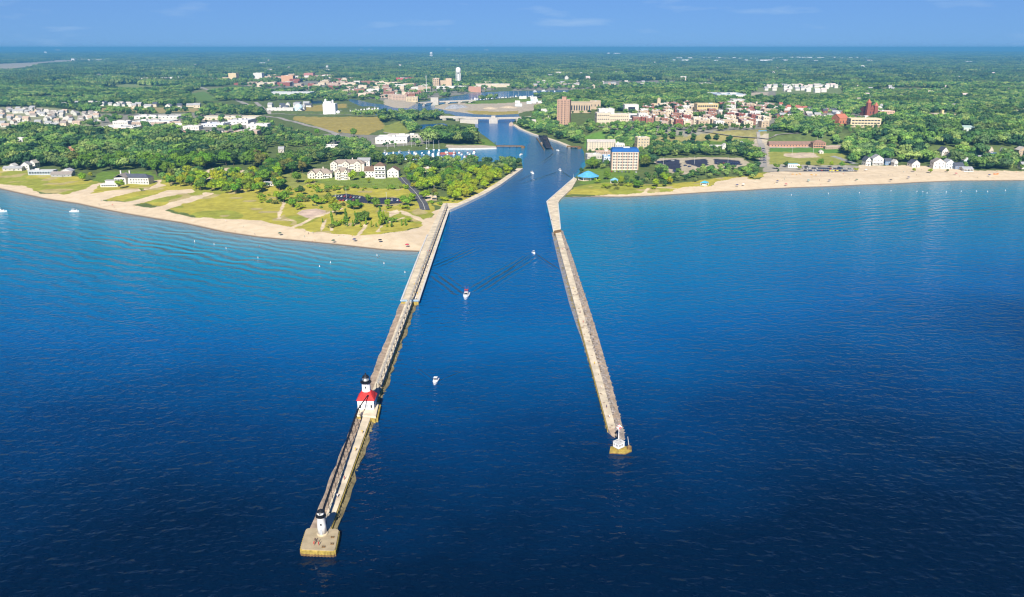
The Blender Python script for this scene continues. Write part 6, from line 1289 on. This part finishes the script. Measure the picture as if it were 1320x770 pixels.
for lab, px, py, rr_, hh, mm in (('grey gravel heap on the sandy island', 586, 139.5, 17, 9, mat('gravel', (.30,.31,.33), .95, .25, .3)), ('smaller grey gravel heap beside the big one', 595, 138.6, 11, 6, mat('gravel', (.30,.31,.33), .95, .25, .3)), ('tan sand heap on the sandy island', 632, 140.5, 15, 5, mat('sand_heap', (.52,.42,.29), .95, .15, .3)), ('low tan sand heap near the road bridge', 655, 139, 17, 5, mat('sand_heap', (.52,.42,.29), .95, .15, .3))):
    p = T(px, py); mb = MB(); rq = random.Random(int(px)); n_ = 14; pr_ = [(1, -.3), (.82, .18), (.5, .58), (.22, .9), (.04, 1)]
    mb.add([(rr_*a*1.6*rq.uniform(.85, 1.12)*math.cos(6.283*k/n_), rr_*a*rq.uniform(.85, 1.12)*math.sin(6.283*k/n_), hh*b_) for a, b_ in pr_ for k in range(n_)], [(i*n_+k, i*n_+(k+1) % n_, (i+1)*n_+(k+1) % n_, (i+1)*n_+k) for i in range(4) for k in range(n_)])
    o = mb.build('gravel_heap' if 'gravel' in lab else 'sand_heap', mm); o.location = p; tag(o, lab, 'heap')
# --- estates and towns
WH2 = (.54,.52,.47); CN[WH2] = 'white'; W2 = [WH2, WH2, WHT, CREAM, (.50,.46,.40)]; CN[(.50,.46,.40)] = 'pale'; R2 = [GRY, PALE, GB, SLATE]
estate([(0,140.5),(40,141),(60,144),(60,164),(0,166)], 36, 'in the outer crowded estate', 'houses in the crowded estate', W2, [GRY, PALE, GB, PINK], 31)
estate([(60,144),(132,148),(130,161),(60,164)], 38, 'in the estate near the warehouses', 'houses in the crowded estate', W2, [GRY, PALE, GB, PINK], 32)
estate([(78,135),(170,135),(170,138.6),(78,138.4)], 24, 'in the row beyond the estate', 'houses in the far row', [WHT], [GRY, SLATE, PALE], 33, gap=15)
estate([(174,138),(255,138),(255,140.5),(174,140.5)], 8, 'beside the golden strip of field', 'houses by the golden strip', [WHT, CREAM], [GRY, SLATE], 34, gap=18, s=1.3)
estate([(985,113),(1075,112),(1082,118),(1060,127),(985,126)], 52, 'in the woodland estate', 'houses in the woodland estate', [WHT], [WHT, PALE, GRY, (.62,.50,.46)], 35, win=False, s=1.35)
estate([(688,107),(860,107),(830,113),(740,115),(690,115)], 22, 'along the upper river', 'houses along the upper river', [WHT, CREAM, TANW], [GRY, PALE, GB], 36, win=False, s=1.4)
estate([(985,146),(1085,150),(1085,164),(1000,168)], 46, 'at the hill end of town', 'houses at the hill end of the town', [WHT, CREAM, BRICK, PINK], [GRY, PALE, (.42,.14,.10), SLATE], 37, gap=11)
estate([(1296,156),(1324,154),(1324,166),(1300,164)], 9, 'in the hillside clearing', 'houses in the hill clearing', [WHT, CREAM], [PALE, GRY], 38)
estate([(346,138),(398,136),(398,145),(350,146)], 12, 'beside the domed tank', 'condominiums by the domed tank', [WHT], [SLATE, GRY], 39, gap=16, s=1.3)
estate([(1095,118),(1320,118),(1320,150),(1160,158),(1095,142)], 30, 'among the hillside woods', 'houses in the hillside woods', [WHT, CREAM, PALE], [PALE, GRY, GB, (.62,.50,.46)], 40, gap=45, win=False, s=1.25)
estate([(640,160),(760,150),(800,168),(760,166)], 5, 'on the river bluff', 'houses on the river bluff', [CREAM, PINK], [GB, PALE], 53, gap=18)
def town(poly, n, where, group, walls, roofs, seed, wr, dr, hr, gap=4, win=True):
    r = random.Random(seed); W_ = GP(poly, 12.0 if poly[0][0] > 700 and poly[0][1] > 130 else 2.0); lo = [min(p[i] for p in W_) for i in (0, 1)]; hi = [max(p[i] for p in W_) for i in (0, 1)]; got = []; tries = 0
    while len(got) < n and tries < 8000:
        tries += 1; x, y = r.uniform(lo[0], hi[0]), r.uniform(lo[1], hi[1]); w_, d, h_ = r.uniform(*wr), r.uniform(*dr), r.uniform(*hr)
        if not in_poly(np.array([[x, y]]), W_)[0] or any(abs(x-a) < (w_+b2)/2+gap and abs(y-b_) < (d+c2)/2+gap for a, b_, b2, c2 in got): continue
        if any(math.hypot(x-a, y-b_) < rd+max(w_, d)*.35 for a, b_, rd in DISCS[:len(DISCS)-len(got)]): continue
        got.append((x, y, w_, d)); wc, rc = r.choice(walls), r.choice(roofs); z = gz(x, y); rz = r.uniform(-.06, .06)
        o = thing('building', 'building', (x, y, z), rz); DISCS.append((x, y, max(w_, d)*.55))
        mb = MB(); mb.box((0, 0, -1), (w_, d, h_+1)); mb.build('wall', PAINT, o, color=wc)
        mb = MB(); mb.box((0, 0, h_+.004), (w_-.8, d-.8, .1)); rf = mb.build('roof', ROOFP, o, color=rc)
        mb = MB(); t_ = .4; mb.box((0, -d/2+.2, h_), (w_, t_, .7)); mb.box((0, d/2-.2, h_), (w_, t_, .7)); mb.box((-w_/2+.2, 0, h_), (t_, d-.8, .7)); mb.box((w_/2-.2, 0, h_), (t_, d-.8, .7)); mb.build('parapet', PAINT, o, color=tuple(v*1.1 for v in wc))
        mb = MB(); mb.box((r.uniform(-.3, .3)*w_, r.uniform(-.3, .3)*d, h_+.11), (r.uniform(2, 4), r.uniform(2, 4), r.uniform(1.2, 2.4))); mb.build('roof_unit', PAINT, o, color=r.choice([FLATW, FLATG]))
        if win: windows(o, w_*.9, -d/2, .6, h_-.2, max(2, int(w_/4.5)), max(1, int(h_/4)), 1.6, 1.7)
        later(o, f'{CN.get(wc, "pale")} building with flat {CN.get(rc, "pale")} roof', where, group, chan_key(x, y))
TW = [BRICK, REDB, CREAM, WHT, PINK, TANW]
town([(826,150),(889,149),(889,166),(850,168),(812,160)], 44, 'between the two streets', 'town buildings on the bluff', TW, [FLATW, FLATW, FLATG], 41, (10, 19), (12, 20), (6, 11))
town([(896,150),(955,150),(990,156),(985,169),(895,168)], 58, 'beyond the narrow street', 'town buildings on the bluff', TW, [FLATW, FLATW, FLATG], 42, (10, 19), (12, 20), (6, 10.5))
town([(826,142),(896,138),(896,148),(830,148)], 28, 'in the back blocks', 'town buildings at the back', TW, [FLATW, FLATG], 43, (13, 24), (14, 22), (7, 11))
town([(930,139),(1000,140),(990,154),(955,150),(930,149)], 26, 'behind the yellow office block', 'town buildings at the back', TW, [FLATW, FLATG], 44, (14, 26), (14, 24), (6, 11))
town([(255,104),(345,98),(440,99),(440,117),(330,113)], 62, 'in the far highway town', 'far town buildings', [PINK, CREAM, WHT, TANW, REDB], [FLATW, FLATG, PINK], 45, (20, 50), (20, 40), (7, 14), win=False)
town([(440,103),(555,113),(540,127),(500,128),(440,122)], 66, 'in the far river town', 'far town buildings', [PINK, CREAM, WHT, TANW, BRICK], [FLATW, FLATG, PALE], 46, (18, 44), (18, 38), (7, 13), win=False)
town([(500,124),(536,126),(536,131),(500,130)], 7, 'on the sandy river lot', 'brick blocks on the sandy river lot', [BRICK, PINK, BUFF], [FLATG], 47, (26, 44), (18, 26), (10, 16))
town([(620,108),(665,108),(665,113),(620,114)], 6, 'beside the cream mill', 'far mill buildings', [CREAM, WHT], [FLATW], 48, (30, 60), (24, 40), (6, 10), win=False)
town([(664,127),(700,127),(700,136),(668,139)], 9, 'among the island boats', 'sheds on the sandy island', [WHT, (.55,.62,.68)], [FLATW, (.45,.62,.75)], 49, (12, 26), (10, 18), (4, 6), win=False)
town([(690,142),(712,142),(712,150),(690,152)], 3, 'by the river bridge', 'sheds by the river bridge', [BUFF, WHT], [FLATW], 50, (14, 24), (12, 20), (4, 7))
town([(140,160),(250,161),(250,170),(175,169)], 8, 'in the factory yard', 'factory yard sheds', [WHT, PINK], [FLATW, FLATG], 51, (14, 30), (12, 22), (4, 7))
town([(865,117),(925,118),(920,130),(880,128)], 9, 'near the huge factory', 'far riverside sheds', [WHT, BUFF], [FLATW, PALE], 52, (20, 40), (16, 30), (5, 8), win=False)
r = random.Random(61)
far_sheds = [(868+i*7.6+r.uniform(-2, 2), r.choice([76.6, 77.5, 80.2])) for i in range(34)]+[(1155+r.uniform(0, 14), 82), (1247, 81.5), (784,71), (795,71),(466,65.5),(478,65.4),(627,66),(578,64.8),(75,66),(60,70),(340,84),(175,83),(110,78.6),(118,79.4),(130,79.7),(96,78.3),(750,96.8),(762,96.6),(792,95.5)]
for px, py in far_sheds:
    p = T(px, py); s = mpp(p.x, p.y); w_, d, h_ = r.uniform(3, 9)*s, 60, r.uniform(2.2, 3.0)*s; o = thing('far_warehouse', 'warehouse', p, r.uniform(-.1, .1)); DISCS.append((p.x, p.y, max(w_, d)*.6+20)); DISCS.append((p.x*.985, p.y*.985, w_*.5+30))
    mb = MB(); mb.box((0, 0, -1), (w_, d, h_+1)); mb.build('wall', PAINT, o, color=(.80,.80,.79)); mb = MB(); mb.box((0, 0, h_+.004), (w_+.6, d+.6, .8)); mb.build('roof', ROOFP, o, color=(.80,.80,.79))
    later(o, 'bright white warehouse', 'in the far industrial strip' if px > 860 and px < 1130 and py > 76 else 'scattered in the distant woods', 'far white warehouses', chan_key(p.x, p.y))
r = random.Random(66); k = 0
while k < 64:
    px, py = r.uniform(20, 1310), r.choice([r.uniform(66, 80), r.uniform(80, 104)])
    if (250 < px < 660 and py > 94) or (px < 110 and py > 74) or (860 < px < 1130 and 74 < py < 84): continue
    p = T(px, py); sc_ = r.uniform(1.4, 2.3); estate_home(p.x, p.y, k % 4, r.choice([0, 1.57])+r.uniform(-.2, .2), r.choice([WHT, CREAM, PALE]), r.choice([WHT, PALE, GRY, (.62,.50,.46)]), 'pale house roof' , 'among the distant woods', 'houses in the distant woods', False, sc_); DISCS[-1] = (p.x, p.y, 24*sc_); DISCS.append((p.x*.985, p.y*.985, 26*sc_)); k += 1
# --- cars, lamps, people
CARP = mat_objcol('car_paint', .3, .03, 1, .5); TYRE = mat('tyre', (.02,.02,.02), .9, .2, 2)
def car_kit():
    b_ = MB(); b_.add([(-2.2,-.85,.35),(2.2,-.85,.35),(2.2,.85,.35),(-2.2,.85,.35),(-2.25,-.88,.85),(2.2,-.85,.78),(2.2,.85,.78),(-2.25,.88,.85)], [(0,3,2,1),(4,5,6,7),(0,1,5,4),(1,2,6,5),(2,3,7,6),(3,0,4,7)]); b_.box((-.2, 0, 1.38), (1.9, 1.3, .08))
    g_ = MB(); g_.add([(-1.9,-.8,.84),(1.1,-.8,.8),(1.1,.8,.8),(-1.9,.8,.84),(-1.2,-.66,1.38),(.6,-.66,1.38),(.6,.66,1.38),(-1.2,.66,1.38)], [(0,1,5,4),(1,2,6,5),(2,3,7,6),(3,0,4,7),(4,5,6,7)])
    w_ = MB(); w_.lathe([(.33,-.1),(.33,.1)], 10); w_.v = [(x, z, y) for x, y, z in w_.v]; return b_.mesh('body', [CARP]), g_.mesh('cabin_glass', [WIN]), w_.mesh('wheel', [TYRE])
CC = {'white': (.75,.75,.74), 'black': (.02,.02,.025), 'silver': (.45,.46,.47), 'dark blue': (.03,.05,.16), 'red': (.45,.03,.03), 'grey': (.18,.19,.20)}
def car(px, py, rz, cname, where, group):
    b_, g_, w_ = cached('car', car_kit); p = T(px, py); o = thing('parked_car', 'car', p+Vector((0, 0, .28)), rz)
    link('body', b_, o, CC[cname]); link('cabin_glass', g_, o); [link('wheel', w_, o, loc=(x, y, .33)) for x in (-1.35, 1.35) for y in (-.8, .8)]
    later(o, cname+' car parked', where, group, chan_key(p.x, p.y))
r = random.Random(71)
for x0, y0, x1, y1, n_, rz, where in [(431,253.5,466,256,9,B_,'in the dune lot back row'),(432,259,462,260,7,B_,'in the dune lot front row'),(500,258.5,518,259.5,5,B_,'in the dune lot road end'),(846,209.5,870,208,4,.4,'in the first dark lot'),(868,221,874,224,3,.2,'below the first dark lot'),(882,214,890,216,3,.2,'in the middle dark lot'),(921,211,952,211.5,12,B_,'in the busy dark lot'),(926,214,950,214,7,B_,'in the busy lot front row'),(1034,217.6,1098,218.6,26,B_,'in the promenade back row'),(1036,220.6,1100,220.9,24,B_,'in the promenade front row'),(165,167.6,212,168.2,16,B_,'in the factory yard'),(262,169,292,169,10,B_,'beside the long pinkish shed'),(412,184,470,186.5,16,B_,'in the marina car park'),(984,191,985.5,212,7,0,'along the bluff road'),(780,196.5,790,197.5,4,0,'below the cream lodge'),(786,222,822,223,8,B_,'in front of the blue roofed hotel')]:
    for i in range(n_):
        u = (i+.5)/n_
        if r.random() < .1: continue
        car(x0+(x1-x0)*u, y0+(y1-y0)*u, rz+r.uniform(-.05, .05), r.choice(['white', 'white', 'black', 'silver', 'dark blue', 'red', 'grey', 'dark blue']), where, 'cars '+where)
def lamp_kit():
    a = MB(); a.tube((0, 0, -.3), (0, 0, 10), .14, 6, .08); b_ = MB(); b_.box((0, 0, 9.95), (1.6, .35, .18)); return a.mesh('post', [mat('alloy', (.72,.72,.70), .4, .05, 1)]), b_.mesh('lamp_head', [GREYM])
for px, py, where in [(446.5,255.5,'in the dune parking lot'),(498.5,262,'in the dune parking lot'),(560,252,'on the grass by the pier root'),(1021,199,'beside the ball field'),(1048,199.5,'beside the ball field'),(1053,186,'behind the brown depot'),(1059,184,'behind the brown depot'),(431,188,'in the boat yard'),(446,186,'in the boat yard'),(739,236,'on the pier root by the blue pavilion'),(190,166,'in the factory yard'),(228,160,'in the factory yard'),(282,160,'in the factory yard'),(556,180,'by the tall tree stand'),(855,213,'in the first dark lot'),(895,212,'in the middle dark lot'),(938,213,'in the busy dark lot')]:
    a, b_ = cached('lamp', lamp_kit); p = T(px, py); o = thing('street_lamp', 'lamp post', p, r.random()*3); link('post', a, o); link('lamp_head', b_, o); later(o, 'tall pale lamp post', where, 'lamp posts '+where, chan_key(p.x, p.y))
p = T(550,123); o = thing('radio_mast', 'mast', p, 0, 'tall thin mast beside the far river hotel'); mb = MB(); mb.tube((0, 0, -1), (0, 0, 62), 1.0, 5, .5); mb.build('pole', mat('alloy', (.72,.72,.70), .4, .05, 1), o); mb = MB(); mb.box((0, 0, 55), (5, .6, .6)); mb.build('antenna', CAP, o)
# people: one body mesh per pose, clothing coloured per person
SKIN = mat('skin', (.50,.30,.20), .6, .1, 3); CLOTH = mat_objcol('clothing', .85, .1, 3)
def body_mesh(name, joints, edges, mats_, mfn):
    me = bpy.data.meshes.new(name+'_base'); me.from_pydata([j[0] for j in joints], edges, []); o = bpy.data.objects.new(name+'_tmp', me); COL.objects.link(o)
    md = o.modifiers.new('s', 'SKIN'); sv = me.skin_vertices[0].data if me.skin_vertices else None
    if sv is None:
        COL.objects.unlink(o); return None
    for i, j in enumerate(joints): sv[i].radius = (j[1], j[1]*.85); sv[i].use_root = (i == 0)
    sb = o.modifiers.new('b', 'SUBSURF'); sb.levels = 1
    dg = bpy.context.evaluated_depsgraph_get(); m2 = bpy.data.meshes.new_from_object(o.evaluated_get(dg)); m2.name = name
    m2.materials.clear(); [m2.materials.append(m_) for m_ in mats_]
    for p_ in m2.polygons: p_.material_index = mfn(p_.center); p_.use_smooth = True
    bpy.data.objects.remove(o); return m2
def stand_pose():
    J = [((0,0,.95),.17),((0,0,1.2),.16),((0,0,1.42),.17),((0,0,1.53),.07),((0,0.01,1.66),.115),((0,0.01,1.74),.08),((.11,0,.9),.11),((.13,.03,.5),.075),((.14,.0,.08),.05),((.14,-.14,.04),.045),((-.11,0,.9),.11),((-.12,-.04,.5),.075),((-.13,-.02,.08),.05),((-.13,-.16,.04),.045),((.21,0,1.4),.07),((.27,.03,1.12),.05),((.28,-.06,.88),.04),((-.21,0,1.4),.07),((-.27,.02,1.12),.05),((-.27,-.08,.88),.04)]
    E = [(0,1),(1,2),(2,3),(3,4),(4,5),(0,6),(6,7),(7,8),(8,9),(0,10),(10,11),(11,12),(12,13),(2,14),(14,15),(15,16),(2,17),(17,18),(18,19)]
    return J, E
def lie_pose():
    J, E = stand_pose(); return [((x, z-.9, .16+y*.5) if i not in (4, 5) else (x, z-.9, .2), r_) for i, ((x, y, z), r_) in enumerate(J)], E
def me_fallback(J, E, name, mats_, mfn):
    me = bpy.data.meshes.new(name); bm = __import__('bmesh').new(); vs = [bm.verts.new(j[0]) for j in J]; [bm.edges.new((vs[a], vs[b_])) for a, b_ in E]
    bm.verts.layers.skin.verify(); bm.to_mesh(me); bm.free(); return me
def make_person_meshes():
    out = {}
    for nm, (J, E), zf in (('standing', stand_pose(), lambda c: c.z), ('lying', lie_pose(), lambda c: c.y+.9)):
        base = me_fallback(J, E, nm, None, None); o = bpy.data.objects.new('pose', base); COL.objects.link(o); o.modifiers.new('s', 'SKIN')
        sv = base.skin_vertices[0].data
        for i, j in enumerate(J): sv[i].radius = (j[1], j[1]*.85); sv[i].use_root = (i == 0)
        sb = o.modifiers.new('b', 'SUBSURF'); sb.levels = 1
        m2 = bpy.data.meshes.new_from_object(o.evaluated_get(bpy.context.evaluated_depsgraph_get())); m2.name = 'person'
        m2.materials.clear(); [m2.materials.append(m_) for m_ in (SKIN, CLOTH, mat('hair', (.05,.035,.025), .8, .2, 3))]
        for p_ in m2.polygons:
            z_ = zf(p_.center); p_.material_index = 2 if z_ > 1.70 else 1 if (.62 < z_ < 1.47 and abs(p_.center.x) < .24) else 0; p_.use_smooth = True
        bpy.data.objects.remove(o); out[nm] = m2
    return out
PEOPLE = make_person_meshes()
PC = {'red': (.55,.04,.04), 'white': (.75,.75,.74), 'dark blue': (.03,.05,.16), 'black': (.02,.02,.025), 'yellow': (.65,.45,.05), 'teal': (.04,.30,.32)}
def person(px, py, pose, cname, where, group, z=None):
    p = T(px, py) if z is None else Vector((*G(px, py, z), z)); o = link('person', PEOPLE[pose], color=PC[cname], loc=p+Vector((0, 0, .03)), rz=r.random()*6.28); o['category'] = 'person'
    if z == 0.0: o.location.z = -.75
    later(o, f'person in {cname} '+{'standing': 'standing', 'lying': 'lying'}[pose], where, group, chan_key(p.x, p.y))
for px, py, z in [(406.5,699.5,2.2),(405,703.5,2.2),(411,704,2.2),(410,701,2.2)]: person(px, py, 'standing', r.choice(['red', 'black']), 'on the square pier head', 'people on the pier head', z)
for i in range(26):
    u = r.random(); a, b_ = Vector(U[0]).lerp(Vector(U[1]), u), Vector(V_[0]).lerp(Vector(V_[1]), u*.55); q = a.lerp(b_, r.uniform(.45, .9)); person(q.x, q.y, 'standing', r.choice(list(PC)), 'on the wide lighthouse pier', 'people on the lighthouse pier', 2.1)
for u in (.12, .2, .33, .41, .62, .7, .86): q = Vector((417,676)).lerp(Vector((527,391)), u)+Vector((5, 0)); person(q.x, q.y, 'standing', r.choice(list(PC)), 'on the narrow lighthouse pier deck', 'people on the narrow pier', 2.0)
for u in (.03, .1, .3, .42, .47, .68, .8, .9, .95): q = Vector((718.5,297)).lerp(Vector((789,552)), u); person(q.x, q.y, 'standing', r.choice(list(PC)), 'on the boulder edged pier', 'people on the boulder edged pier', 1.9)
for px, py in [(714,272),(711,285),(716,287),(724,245),(716,255)]: person(px, py, 'standing', r.choice(list(PC)), 'at the root of the boulder edged pier', 'people on the pier root', 2.1)
for i in range(46): px = r.uniform(985, 1310); person(px, r.uniform(224.5, 240) if px < 1100 else r.uniform(219, 232.5), r.choice(['standing', 'standing', 'lying']), r.choice(list(PC)), 'on the long beach', 'people on the long beach')
for i in range(26): px = r.uniform(120, 545); yb = np.interp(px, [p[0] for p in SHORE_L], [p[1] for p in SHORE_L]); person(px, yb-r.uniform(1.5, 14), r.choice(['standing', 'standing', 'lying']), r.choice(list(PC)), 'on the dune beach', 'people on the dune beach')
for px, py in [(286,311.5),(333,317),(335,318),(487,333),(489,331),(1060,244.5),(1075,244),(1180,238),(1226,236.5),(1290,235.5),(1000,246.5)]: person(px, py, 'standing', r.choice(['red', 'black', 'dark blue']), 'wading off the dune beach' if px < 600 else 'wading off the long beach', 'bathers', 0.0)
def parasol_kit():
    a = MB(); a.tube((0, 0, -.2), (0, 0, 2.2), .04, 5); b_ = MB(); b_.lathe([(1.35, 1.75), (1.0, 2.05), (.1, 2.35)], 8); return a.mesh('pole', [TRIM]), b_.mesh('canopy', [CANV])
for px, py, cn, cc in [(1070,222.8,'yellow',(.75,.62,.02)),(1074,222.9,'yellow',(.75,.62,.02)),(1079,222.7,'yellow',(.75,.62,.02)),(1002,236,'dark blue',NAVY),(1013,240,'red',REDC),(1042,235,'teal',(.04,.3,.3)),(1069,235,'dark blue',NAVY),(1104,234,'dark green',(.02,.10,.05)),(1116,221,'white',(.75,.75,.72)),(1148,234.5,'black',(.02,.02,.03)),(1171,231,'dark blue',NAVY),(1232,226,'red',REDC),(1275,228,'navy',NAVY),(430,317.5-4,'dark green',(.02,.08,.05)),(490,313,'black',(.02,.02,.03)),(361,304,'dark green',(.02,.08,.05)),(457,312,'navy',NAVY),(525,319,'red',REDC),(950,241,'navy',NAVY),(958,240,'white',(.75,.75,.72))]:
    a, b_ = cached('parasol', parasol_kit); p = T(px, py); o = thing('beach_umbrella', 'umbrella', p, r.random()); o.scale = (1.25,)*3; link('pole', a, o); link('canopy', b_, o, cc); later(o, cn+' beach umbrella', 'on the dune beach' if px < 600 else 'on the long beach', 'beach umbrellas', chan_key(p.x, p.y))
for i, (px, py) in enumerate([(1022,225),(1027,225.6),(1031,224.8),(1046,225.8),(1052,226)]):
    p = T(px, py); o = thing('rental_float', 'float', p, r.random()*3); mb = MB(); mb.tube((-1.6, -.4, .35), (1.6, -.4, .35), .3, 6, .22); mb.tube((-1.6, .4, .35), (1.6, .4, .35), .3, 6, .22); mb.build('pontoon', CANV, o, color=(.75,.33,.03)); mb = MB(); mb.box((-.2, 0, .6), (1.2, .9, .25)); mb.build('seat', CANV, o, color=(.7,.5,.05)); later(o, 'orange rental float', 'on the sand below the concession stand', 'rental floats', chan_key(p.x, p.y))
p = T(1284,225); o = thing('lifeguard_boat', 'boat', p, .2, 'orange boat lying on the sand below the tree line'); mb = hull_mesh(6.5, 2.2, .9); mb.build('hull', CANV, o, color=(.75,.20,.02)); mb = MB(); mb.box((-.3, 0, .7), (1.2, 1.6, .25)); mb.build('thwart', TRIM, o)
rest = plant_all()
woodland(rest)
settle_labels()
